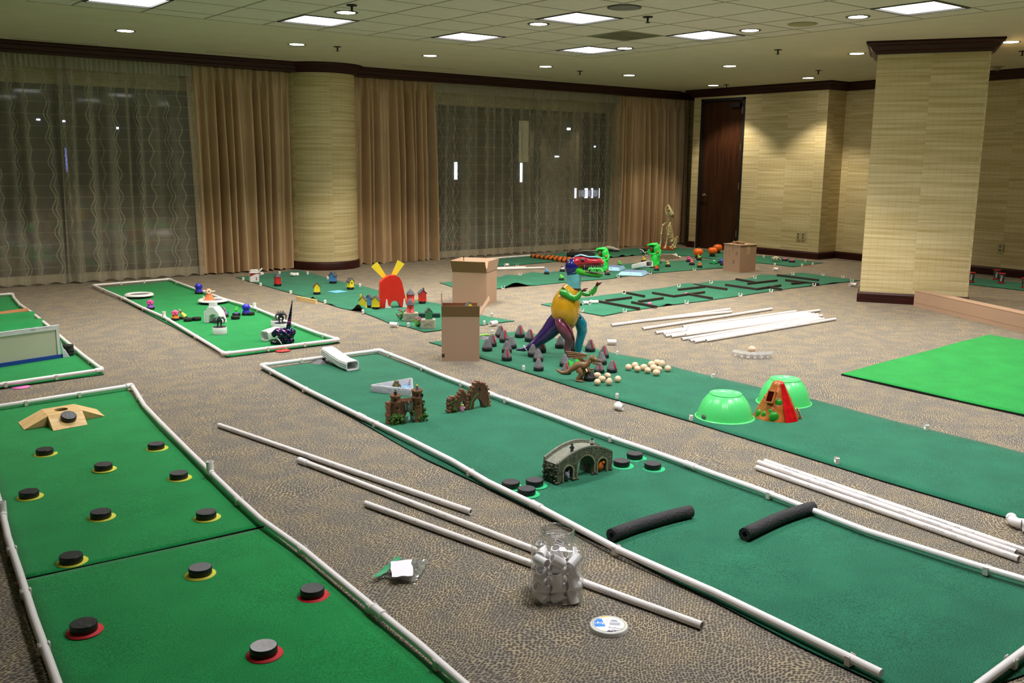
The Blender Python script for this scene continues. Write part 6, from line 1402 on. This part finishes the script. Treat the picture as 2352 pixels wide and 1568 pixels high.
def flowers(px,py,label,sd,lc,n=34,w=12,h=26):
    e=thing('artificial_flowers',label,'flowers',px,py,z=.009,group='artificial flower bunches'); rs=random.Random(sd); lf=MB(); st=MB(); fl=MB()
    for k in range(n):
        a=rs.uniform(0,6.28); r=rs.uniform(2,w); z=rs.uniform(3,h*.8); p=Vector((r*cos(a),r*sin(a)*.5,z)); st.tube([(0,0,1),p*.6,p],.35,4)
        lf.add([p,p+Vector((rs.uniform(-4,4),-1,2)),p+Vector((rs.uniform(-5,5),-1.5,5)),p+Vector((rs.uniform(-3,3),1,3))],[(0,1,2,3)])
    for k in range(n//2): fl.ell((rs.uniform(-w,w)*.8+w*.25,rs.uniform(-4,2),rs.uniform(h*.45,h)),rs.uniform(1.1,2),6,4,jit=.3)
    lf.build('leaves',mat('leaf_%d_%d_%d'%lc,lc,.5),e); st.build('stems',mat('stem_green',(40,90,40),.6),e); fl.build('blossoms',mat('lilac_blossom',(176,104,170),.6,col2=(206,96,120),vs=.15),e)
b1=planter(944,736,33,19,20,4,'stone planter block carrying the red round tower'); b2=planter(984,753,32,21,22,-6,'stone planter block carrying the green birdhouse')
flowers(921,735,'green and lilac artificial flowers beside the farther stone planter',1,(110,190,70)); flowers(961,752,'lime and purple artificial flowers beside the nearer stone planter',2,(150,216,60),40,11,24)
birdhouse(0,0,'red round birdhouse tower standing on the farther stone planter',RED_,16,18,16,0,'cone',pk=False,rh=16,P=top(b1,-1,0,19.2)); o=birdhouse(0,0,'green birdhouse with dark roof standing on the nearer stone planter',GRN,14,16,12,10,'gable',pk=False,rh=9,P=top(b2,1,0,21.2),hole=False)
e=thing('foam_slab','flat dark green foam slab lying behind the planters','slab',985,728,-4,z=.009); MB().rbox(-26,-6,0,26,10,9,2).build('slab',mat('deep_green_foam',(10,62,50),.8),e)
e=thing('blue_card','flat square light blue card on the birdhouse mat','card',775,670,40,z=.009); MB().box(-17,-16,0,17,16,1).build('card',mat('light_blue_card',(98,178,212),.4),e); MB().ell((4,6,1.4),1,8,5).build('white_chip',M_white,e)
A=G(683,689.5); B=G(727,698); o=MB().box(0,-.011,0,(B-A).length,.011,.045).build('pine_block',M_pine); o.location=A; o.rotation_euler.z=atan2((B-A).y,(B-A).x); tag(o,'pale pine block along the edge of the birdhouse mat','wood block')
# windmill
e=thing('toy_windmill','flat red toy windmill with four yellow blades and an archway','windmill',903,705,12,z=.009); mr=mat('windmill_red',(214,38,24),.4,var=.04,vs=.05); my=mat('windmill_yellow',(236,216,52),.4)
pr=[(-33,0),(-30,58),(-20,68),(-8,74),(5,74),(14,69),(20,58),(31,3),(30,0),(16,0),(12,9),(7,15),(0,16),(-6,12),(-9,0)]
MB().prism(pr,-8,8).build('body',mr,e); 
mb=MB(TR(-6,10,55)); 
for an in (31,-38,142,211):
    a=radians(90-an); u=Vector((cos(a),0,sin(a))); v=Vector((-sin(a),0,cos(a))); V=[u*6-v*3.5,u*55-v*9,u*55+v*9,u*6+v*3.5]; V=[(p.x,0,p.z) for p in V]+[(p.x,1.6,p.z) for p in V]; mb.add(V,[(0,1,2,3),(7,6,5,4),(0,4,5,1),(1,5,6,2),(2,6,7,3),(3,7,4,0)])
mb.cyl((0,-2,0),(0,3,0),3,n=12); mb.build('blades',my,e)
mb=MB(); 
for x in (-17,24): mb.prism([(x-4,0),(x-1,20),(x+1,20),(x+3,6),(x+11,1),(x+10,0)],-13,-9.5)
mb.build('white_feet',M_white,e)
# number carton
e=thing('paper_carton','small white milk-style carton with red corner and number 2','carton',584,646,8,z=.009); MB().box(-10,-8,0,10,8,20).prism([(-10,20),(10,20),(9,27),(-7,27)],-7,7).build('carton_body',mat('carton_white',(228,226,226),.5),e)
MB().add([(-10,-8.15,20),(7,-8.15,20),(-10,-8.15,12)],[(0,1,2)]).add([(-10,-8.15,20),(10,-8.15,20),(10,-8.15,18),(-10,-8.15,18)],[(0,1,2,3)]).build('red_corner',mat('carton_red',(150,26,26),.5),e)
text_mesh('2',9,'lettering',mat('red_ink',(190,36,36),.5),e,(4,-8.3,7),(pi/2,0,0),True)
MB().tube([(9,0,20),(15,2,25),(20,2,29)],[1,1.6,2.6],8,flat=.4).build('white_spoon',M_white,e)
# birdhouse inside the tall open box
P=G(1058,829); bx=[o for o in COL.objects if o.name=='cardboard_box'][0]
mb=MB(); rq=random.Random(3)
for k in range(60): mb.ell((rq.uniform(-32,32),rq.uniform(-24,24),rq.uniform(8,96)),(9,9,7),7,5,jit=.3)
o=mb.build('packing_paper',mat('kraft_paper',(150,118,84))); o.location=bx.location; o.rotation_euler=bx.rotation_euler; o.scale=bx.scale; tag(o,'crumpled kraft paper filling the tall open cardboard box','packing paper')
birdhouse(0,0,'yellow birdhouse with grey roof poking out of the tall open box',YEL,14,16,12,20,'gable',pk=False,rh=8,P=top(bx,20,16,104),hole=False)
e=[o for o in COL.objects if o.name.startswith('birdhouse')][-1]

# ================================================================ duck mat
def duck(px,py,label,c,h=None):
    e=thing('toy_duck',label,'toy duck',px,py+2,random.Random(int(px)).uniform(-30,40),z=.0085,group='rubber ducks on pucks'); puckp(e,6.3,4)
    m=mat('duck_%d_%d_%d'%c,c,.3); MB().ell((0,0,6.4),(4.2,4.6,2.9),12,8).cyl((2.6,0,7.5),(5,0,9.5),1.6,.3,6).build('body',m,e)
    MB().ell((-1.2,-.6,10.6),(2.5,2.4,2.5),10,8).build('head',mat('duck_%d_%d_%d'%(h or c),h or c,.3),e); MB().ell((-2.6,-2.6,10.2),(1.4,1.2,.6),8,5).build('beak',mat('duck_beak',(240,130,40),.4),e)
for x,y,c,h,l in ((1255.6,627,(52,150,220),(52,150,220),'bright blue rubber duck on a puck at the left of the mat'),(1291.5,621,(220,216,216),(40,50,140),'white and navy rubber duck just behind the dinosaur head'),(1289.6,641,(84,214,74),(84,214,74),'green rubber duck beside the dinosaur neck'),
    (1423,610,(70,210,80),(90,214,70),'green rubber duck between the two green frogs'),(1395,629,(150,110,96),(110,70,60),'brown rubber duck before the left frog'),(1508,619,(240,86,50),(240,86,50),'orange-red rubber duck at the foot of the right frog'),(1534,610,(216,200,130),(206,190,120),'cream rubber duck right of the right frog'),
    (1513,602,(200,50,40),(200,50,40),'red rubber duck behind the right frog'),(1478.6,600,(230,200,70),(236,190,80),'yellow rubber duck hidden behind the white downspout'),(1582,599,(236,70,160),(240,80,170),'hot pink rubber duck left of its lighter pink twin'),(1589,606,(236,110,150),(240,120,160),'lighter pink rubber duck in front of the hot pink one'),
    (1605.5,595,(150,200,90),(150,200,90),'lime rubber duck below the nearest pumpkin'),(1607,612,(240,130,60),(236,120,60),'orange rubber duck near the mat edge'),(1655,602,(60,130,210),(50,110,200),'blue rubber duck beside the green ring'),(1660,607,(70,60,190),(70,60,190),'violet rubber duck at the taped carton corner')): duck(x,y,l,c,h)
M_fr=mat('bright_frog_green',(48,220,84),.3,var=.03,vs=.1)
def frog(px,py,label):
    e=thing('frog_toy',label,'toy frog',px,py,-8,z=.0085,group='wide-mouthed green frog toys'); MB().lathe([(11,0),(11,4),(.1,4)],20).build('black_foot',M_black,e)
    MB().tube([(2,0,3),(2,0,10),(2.5,0,20),(2.5,0,27),(2,0,33)],[(11.4,11.4),(12,12),(10.8,10.8),(10,10),(7,8)],18).ell((8,-6,9),(5,5,7),12,8).ell((-4,-6,9),(5,5,7),12,8).build('body',M_fr,e)
    mb=MB(TR(-2,0,41)); mb.ell((7,0,2),(8.5,10,12),16,12); mb.tube([(8,0,11),(1,0,12),(-7,0,11.5),(-13,0,9.5),(-15,0,8)],[(4.5,9),(3.6,9.5),(3,8),(2.6,5.5),(1,3)],18); mb.tube([(8,0,-8),(0,0,-10),(-8,0,-9.5),(-13,0,-5),(-14,0,-3)],[(4,9),(3.4,9.5),(3,9),(2.2,6.5),(1,3)],18); mb.build('head',M_fr,e)
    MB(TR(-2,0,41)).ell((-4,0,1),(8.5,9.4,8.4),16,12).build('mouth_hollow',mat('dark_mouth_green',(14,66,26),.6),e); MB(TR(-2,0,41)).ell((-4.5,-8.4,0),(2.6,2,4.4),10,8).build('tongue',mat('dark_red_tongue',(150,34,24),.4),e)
    mb=MB().ell((-1,-3.5,54),(2.9,2.9,3.2),10,8).ell((4,-2.5,54.5),(2.9,2.9,3.2),10,8); mb.build('eye_bumps',M_fr,e); MB().ell((-1.6,-6,54.4),(1.2,.8,1.6),8,6).ell((3.6,-5,54.8),(1.2,.8,1.6),8,6).build('pupils',mat('dark_eye',(24,14,12)),e)
    MB().tube([(8,-4,44),(14,-5,38),(13,-7,31),(9,-9,28)],[3,3.2,3,2],10).tube([(-7,-6,36),(-12,-8,38),(-12,-9,42)],[2.4,2.4,1.6],10).build('arms',M_fr,e); MB().ell((9,-9.5,37),(2.6,1.2,2.8),10,6).build('orange_spot',mat('orange_spot',(220,150,90),.5),e)
frog(1384,624,'bright green open-mouthed frog toy beside the dinosaur jaws'); frog(1502,614,'bright green open-mouthed frog toy feeding the white downspout')
def tray(px,py,w,d,rot,label):
    e=thing('blue_tray',label,'tray',px,py,rot,z=.0085,group='upturned pale blue trays'); m=mat('pale_blue_plastic',(150,196,232),.25); a,b=w/2,d/2; V=[(-a,-b,0),(a,-b,0),(a,b,0),(-a,b,0),(-a*.8,-b*.72,7),(a*.8,-b*.72,7),(a*.8,b*.72,7),(-a*.8,b*.72,7)]
    MB().add(V,[(0,1,5,4),(1,2,6,5),(2,3,7,6),(3,0,4,7),(4,5,6,7)]).build('tray_sides',m,e); MB().box(-a*.76,-b*.68,7,a*.76,b*.68,7.4).build('tray_base',mat('tray_grey_blue',(112,134,170),.4),e); MB().box(-1,-b*.9,2,2,-b*.86,6).build('clip_mark',M_white,e)
tray(1455,629,58,66,-14,'upturned pale blue tray before the white downspout'); tray(1409,618,44,60,-14,'upturned pale blue tray between the two frogs')
P=G(1459,619,.010); Pb=G(1492,612,.10); e=empty('downspout_ramp',P,'white downspout ramp sloping from the right frog to a tray','tunnel','white downspout pieces'); spout(e,[(0,0,0),(Pb-P)*.5,(Pb-P)],.105,.075,M_spout); MB().tube([(0,0,.076),(Pb-P)*.5+Vector((0,0,.08)),(Pb-P)+Vector((0,0,.077))],.006,6).build('top_seam',mat('seam_grey',(190,184,184),.5),e)
e=thing('green_ring','translucent green plastic ring beside the blue duck','toy ring',1639,605,z=.0085); mb=MB()
for k in range(3): mb.tube([((9-k*2)*cos(a)+k,(12-k*3)*sin(a),2+k*1.5) for a in [2*pi*i/20 for i in range(20)]],1.2,6,close=True)
mb.build('ring',mat('sea_green_plastic',(30,150,96),.15),e); MB().ell((1,2,6),(3,3,1.6),8,5).build('clear_knob',M_white,e)
# ================================================================ maze
M_bar=mat('dark_brown_foam_bar',(48,36,30),.7,var=.15,vs=30)
def bar(a,b,label,h=.024):
    A=G(*a,.0085); B=G(*b,.0085); o=MB().box(-.011,-.011,0,(B-A).length+.011,.011,h).build('maze_bar',M_bar); o.location=A; o.rotation_euler.z=atan2((B-A).y,(B-A).x); return tag(o,label,'maze bar','dark maze bars')
f3=lambda x,y:(1330+x/6.72,620+y/6.72+1.5); f4=lambda x,y:(1620+x/6.533,560+y/6.533+1.5)
for a,b,l in ((f3(700,350),f3(1000,408),'single one by the far edge clip'),(f3(425,478),f3(798,430),'upper arm of the V nearest the white elbows'),(f3(300,490),f3(920,600),'lower arm of the V nearest the white elbows'),(f3(930,492),f3(1285,440),'upper arm of the V holding the pink egg'),(f3(825,505),f3(1185,572),'lower arm of the V holding the pink egg'),
    (f3(1145,358),f3(1470,412),'left arm of the central W'),(f3(1500,405),f3(1925,348),'middle long bar of the central W'),(f3(1670,375),f3(2045,440),'right arm of the central W'),(f3(1540,306),f3(1930,262),'near arm of the far T by the edge'),(f3(1780,230),f3(2270,298),'far arm of the far T by the edge'),
    (f4(470,532),f4(740,578),'far arm of the T below the taped carton'),(f4(645,600),f4(1068,552),'near arm of the T below the taped carton'),(f4(312,618),f4(775,684),'left arm of the wide V past the middle'),(f4(790,680),f4(1122,628),'right arm of the wide V past the middle'),(f4(955,650),f4(1130,685),'short bar touching the wide V'),
    (f4(1090,472),f4(1688,546),'longest one at the far right edge'),(f4(1215,548),f4(1690,605),'second long bar at the right end'),(f4(1305,600),f4(1500,582),'short black one touching the right end bar')): bar(a,b,'dark brown maze bar, '+l)
for x,y,l in ((1492,701,'large pink half egg against a maze bar'),(1576,677,'small pink half egg behind the central maze bars')):
    e=thing('pink_egg',l,'toy egg',x,y,z=.0085,group='pink half eggs'); k=1 if x<1500 else .75; MB().ell((0,0,3*k),(5.2*k,4*k,4.2*k),14,8).build('shell',mat('hot_pink_plastic',(244,86,176),.3),e); MB().ell((2*k,-.4,4.6*k),(3.4*k,3*k,2.8*k),10,6).build('orange_blush',mat('coral_plastic',(246,120,120),.3),e)
# ================================================================ back corner: noodles, skeleton, pumpkins
def striped(label,a,b,n):
    A=G(*a,.03); B=G(*b,.03); e=empty('striped_noodle',A,label,'foam tube','orange and black striped noodles',rz=atan2((B-A).y,(B-A).x)); L_=(B-A).length; MB().tube([(0,0,0),(L_,0,0)],.028,12).build('black_core',M_foam,e); mb=MB()
    for k in range(n):
        x=L_*(k+.6)/n; mb.lathe([(.02,-.001)],3) if 0 else None; mb.tube([(x-.022-L_*.012,0,0),(x,0,0),(x+.022+L_*.012,0,0)],[.029,.036,.029],12)
    mb.build('orange_tinsel_bands',mat('orange_tinsel',(224,112,30),.5,var=.35,vs=60,bump=.8,bs=80),e)
striped('orange and black striped noodle along the small mat far edge',(1221,588),(1313,600),9); striped('orange and black striped noodle behind the first one',(1256,589.5),(1322,596.5),7)
e=thing('black_wreath','flat black garland ring lying on the skeleton mat','garland',1333,588,z=.009); mb=MB()
for k in range(3): mb.tube([((29-k*5)*cos(a)+random.uniform(-1,1),(34-k*9)*sin(a),4+random.uniform(-1.5,2)) for a in [2*pi*i/26 for i in range(26)]],3.2,7,close=True)
mb.build('garland',mat('black_garland',(20,20,24),.6,bump=.8,bs=2),e)
e=thing('white_cloud_prop','white fluffy cloud prop on a dark base behind the left frog','prop',1402,577,z=.009); mb=MB()
for x,z,r in ((-12,6,5),(-5,8,6),(3,7,5.5),(10,5,4.5),(16,4,3.5)): mb.ell((x,0,z),(r*1.5,r*1.6,r*.75),10,6)
mb.build('fluff',mat('off_white_fluff',(200,192,186),.95),e); MB().rbox(-17,-6,0,20,8,3.5,1).build('dark_base',M_black,e)
P=G(1362,576,.02); o=MB().cyl((-.18,.03,0),(.14,0,0),.008,n=8).build('silver_rod',M_steel); o.location=P; o.rotation_euler.z=-.5; tag(o,'thin silver rod beside the black garland','rod')
e=thing('silver_black_toy','black and silver tangled toy left of the right frog','toy',1481,583,z=.009); mb=MB(); rs=random.Random(2)
for k in range(6): mb.tube([(rs.uniform(-12,10),rs.uniform(-3,3),rs.uniform(2,9)),(rs.uniform(-10,10),0,rs.uniform(4,11)),(rs.uniform(-6,14),rs.uniform(-3,3),rs.uniform(1,8))],2.6,8)
mb.build('black_body',M_black,e); MB().tube([(-12,-4,11),(-5,-4,8),(-2,-4,3),(4,-4,4)],2,8).tube([(-10,-3,3),(-3,-4,6)],1.6,8).build('silver_parts',MATS['silver_plastic'],e)
e=thing('grey_ball','dull grey ball just right of the right frog head','ball',1514,581,z=.009); MB().ell((0,0,5),5,14,10).build('ball',mat('dull_grey_ball',(150,146,154),.6),e)
for i,(a,b) in enumerate(((( 1513,584),(1552,584.5)),((1510,590),(1549,586)),((1516,592),(1554,588)),((1528,594),(1561,590.5)))):
    A=G(*a,.018);B=G(*b,.018); e=empty('silver_bar',A,'silver metal rod with white cap, %s from the far side of four'%ORD[i],'rod','silver rods on the carpet',rz=atan2((B-A).y,(B-A).x)); L_=(B-A).length; MB().cyl((0,0,0),(L_,0,0),.010,n=8).build('rod',M_steel,e); MB().ell((L_,0,0),.022,8,6).build('end_cap',M_white,e)
def pumpkin(px,py,label,k=1):
    e=thing('toy_pumpkin',label,'pumpkin',px,py,z=.009,group='orange toy pumpkins'); puckp(e,6.5*k,5*k); c=lambda a,z:1+.055*abs(cos(4.5*a))*1.6-.03
    MB().lathe([(1,5.5*k),(6*k,6*k),(10*k,9*k),(11*k,13.5*k),(10*k,18*k),(6.5*k,21*k),(2.5*k,21*k),(.3,19.5*k)],36,mod=c).build('ribbed_body',mat('pumpkin_orange',(240,104,18),.4),e); MB().tube([(0,0,19*k),(.5,0,22*k),(1.5,0,24*k)],[1.4*k,1.1*k,1*k],7).build('stem',mat('pumpkin_stem',(80,140,40),.6),e)
pumpkin(1603,592,'orange toy pumpkin on a puck, left of the three'); pumpkin(1636,588.5,'orange toy pumpkin on a puck, front one of the overlapping pair',.95); pumpkin(1648,581,'orange toy pumpkin on a puck, rear one of the overlapping pair',.92)
e=thing('dog_skeleton','bone-coloured sitting dog skeleton with its muzzle pointing upward','skeleton',1531,570,z=.025); M_bo=mat('aged_bone',(226,212,166),.6,var=.12,vs=.3); Q=lambda x,z,y=0:((x-1531),y,(570-z))
def bone(name,pts,r,par=None,knob=1.5):
    r=[q*1.35 for q in r] if isinstance(r,list) else r*1.35; mb=MB().tube([Q(*p) for p in pts],r,8)
    for p in (pts[0],pts[-1]): mb.ell(Q(*p),(r if not isinstance(r,list) else r[0])*knob,8,6)
    return mb.build(name,M_bo,par or e)
for a in ([(1519.5,519,-3),(1517.5,537,-5),(1517,555,-4),(1515,568,-6)],[(1533.5,520,-6),(1533,538,-8),(1529.5,558,-7),(1527.5,569,-9)]): bone('leg_bone',a[:2],1.3); bone('leg_bone',a[1:3],1.15); MB().tube([Q(*a[2]),Q(*a[3])],[1.5,2.8],8).ell(Q(a[3][0]-1.5,a[3][1],a[3][2]-2),(3.2,4,1.4),8,6).build('paw_bone',M_bo,e)
for a in ([(1543,552,0),(1552.5,544,-6),(1545,563,-6),(1540,567,-6)],[(1543,552,3),(1554,545,-3),(1549.5,567,-4),(1543,569,-4)]): bone('leg_bone',a[:2],1.3); bone('leg_bone',a[1:3],1.3); bone('paw_bone',a[2:],1.5)
mb=MB(); sp=[Q(1534.6,498),Q(1532,508),Q(1534.5,514,2),Q(1539,522,5),Q(1542.5,533,6),Q(1544,543,5),Q(1543.5,553,3)]
mb.tube(sp,[2.2,1.8,1.8,1.6,1.6,1.5,2],8)
for k in range(len(sp)-1):
    for t in (0,.33,.66): mb.ell(Vector(sp[k]).lerp(Vector(sp[k+1]),t),2.3,7,5)
mb.build('spine',M_bo,e)
mb=MB()
for k in range(9):
    z=518+k*3.4; cx=1537+k*.55; w=8.2-abs(k-4)*.4
    mb.tube([Q(cx+w*.75*cos(a)-2,z+1.9*sin(a)+(1-cos(a))*1.4,-1+w*sin(a)) for a in [radians(d) for d in range(-170,171,34)]],.85,5)
mb.tube([Q(1529,520,-6),Q(1530,534,-6),Q(1533,546,-4)],1,6); mb.build('rib_cage',M_bo,e)
MB().tube([Q(1519.5,518,-3),Q(1525,514,0),Q(1531,511,1)],[2.4,2.8,1.6],8,flat=.5).tube([Q(1533.5,519,-6),Q(1537,514,-2),Q(1538,510,1)],[2.4,2.6,1.4],8,flat=.5).build('shoulder_blades',M_bo,e)
MB().ell(Q(1541,553),(4.5,6,4),10,6,jit=.12).build('pelvis',M_bo,e)
sk=MB().tube([Q(1537,495),Q(1536,488),Q(1533,480),Q(1531,474),Q(1530,470.5)],[(5,5),(7,6.5),(5,5),(3.2,3.4),(1.8,2)],12); sk.ell(Q(1540,491,2),(5,5,5),10,8); sk.build('skull',M_bo,e)
MB().tube([Q(1531,496,-2),Q(1526,490,-3),Q(1525,480,-3),Q(1527,474,-3)],[2.4,2.2,1.6,1],8).build('jaw_bone',M_bo,e); MB().ell(Q(1533.5,485,-5),(1.8,1.6,2.6),8,6).ell(Q(1530.5,477,-3.5),(1,1.2,1.6),8,6).build('eye_sockets',M_dark,e); MB().prism([(Q(1540,492)[0],Q(1540,492)[2]),(Q(1544,496)[0],Q(1544,496)[2]),(Q(1544.5,502)[0],Q(1544.5,502)[2]),(Q(1539,498)[0],Q(1539,498)[2])],0,1.5).build('ear_plate',mat('olive_bone',(112,104,64),.7),e)
qd=[G(*p,.004) for p in ((1479,571),(1548,575.5),(1551,568.5),(1494,563))]; cen=sum(qd,Vector())/4; cen.z=0
o=MB().add([p-cen for p in qd]+[p-cen+Vector((0,0,.022)) for p in qd],[(3,2,1,0),(4,5,6,7),(0,1,5,4),(1,2,6,5),(2,3,7,6),(3,0,4,7)]).build('orange_board',wood('orange_stained_board',(150,66,28),(178,84,40),(4,30,30))); o.location=cen; tag(o,'orange-brown wooden board under the dog skeleton','board')
# ================================================================ fluffy ball mat, cups
e=thing('fluffy_ball','fluffy white pom-pom on the small mat beside the taped carton','pom-pom',1782,601,z=.009); mb=MB(); rs=random.Random(6)
for k in range(40): a=rs.uniform(0,6.28); t=rs.uniform(0,1.5); mb.ell((9*cos(a)*sin(t),7*sin(a)*sin(t),5+5*cos(t)),rs.uniform(1.6,2.8),6,4,jit=.35)
mb.build('tufts',mat('dirty_white_fluff',(196,190,170),.95),e)
for x,y,l in ((1803,599,'nearer the white pom-pom'),(1819,602,'farther from the white pom-pom')):
    e=thing('pink_black_toy','small black toy with pink top '+l,'toy',x,y,z=.009,group='pink topped black toys'); MB().rbox(-7,-4,0,7,4,4,1.5).build('black_base',M_black,e); MB().ell((0,0,4.4),(5.5,3.4,1.8),10,6).build('pink_top',mat('magenta_pink',(226,70,150),.4),e)
disc_o=MB().lathe([(.001,0),(.05,0),(.05,.002),(.001,.002)],20).build('foam_disc',mat('foam_orange',(196,90,40),.7)); disc_o.location=G(1857,610.5,.002); tag(disc_o,'flat orange disc at the edge of the fluffy ball mat','disc','loose foam discs')
def cup(px,py,label,k=1):
    e=thing('red_rimmed_cup',label,'cup',px,py,z=.009,group='dark cups with red rims on red discs'); MB().lathe([(.1,3),(7.4,3),(7.6,1.5),(7.4,0),(.1,0)],20).build('red_disc',mat('dark_red_disc',(150,20,24),.5),e); MB().lathe([(5,3),(7.4,22),(7.0,22),(4.7,3.6),(.1,3.6)],20).build('cup_wall',mat('dark_navy_cup',(26,34,38),.5),e); MB().tube([(7.8*cos(a),7.8*sin(a),22.3) for a in [2*pi*i/24 for i in range(24)]],.8,6,close=True).build('red_rim',mat('cup_red',(206,36,34),.4),e)
    mb=MB()
    for x,z,w,h in ((-2.4,5,1.6,5),(-.2,5,1.6,6),(-1.8,10.5,3.6,2.4),(-.8,13.4,2.4,3)): mb.box(x,-7.4,z,x+w,-5,z+h)
    mb.build('white_print',mat('cup_print_white',(170,172,172),.6),e)
cup(2230,648,'dark cup with red rim right beside the column edge'); cup(2288,642,'dark cup with red rim, rear one of a pair'); cup(2299,650,'dark cup with red rim, front one of a pair'); cup(2353,661,'dark cup with red rim cut by the picture edge')
e=thing('small_blue_toy','tiny blue and white toy peeking beside the column','toy',2228,634,z=.009); MB().ell((0,0,8),(3,3,4),8,6).build('blue_top',mat('royal_blue',(50,40,150),.4),e); MB().cyl((0,0,0),(0,0,6),2,n=8).build('white_stem',M_white,e)
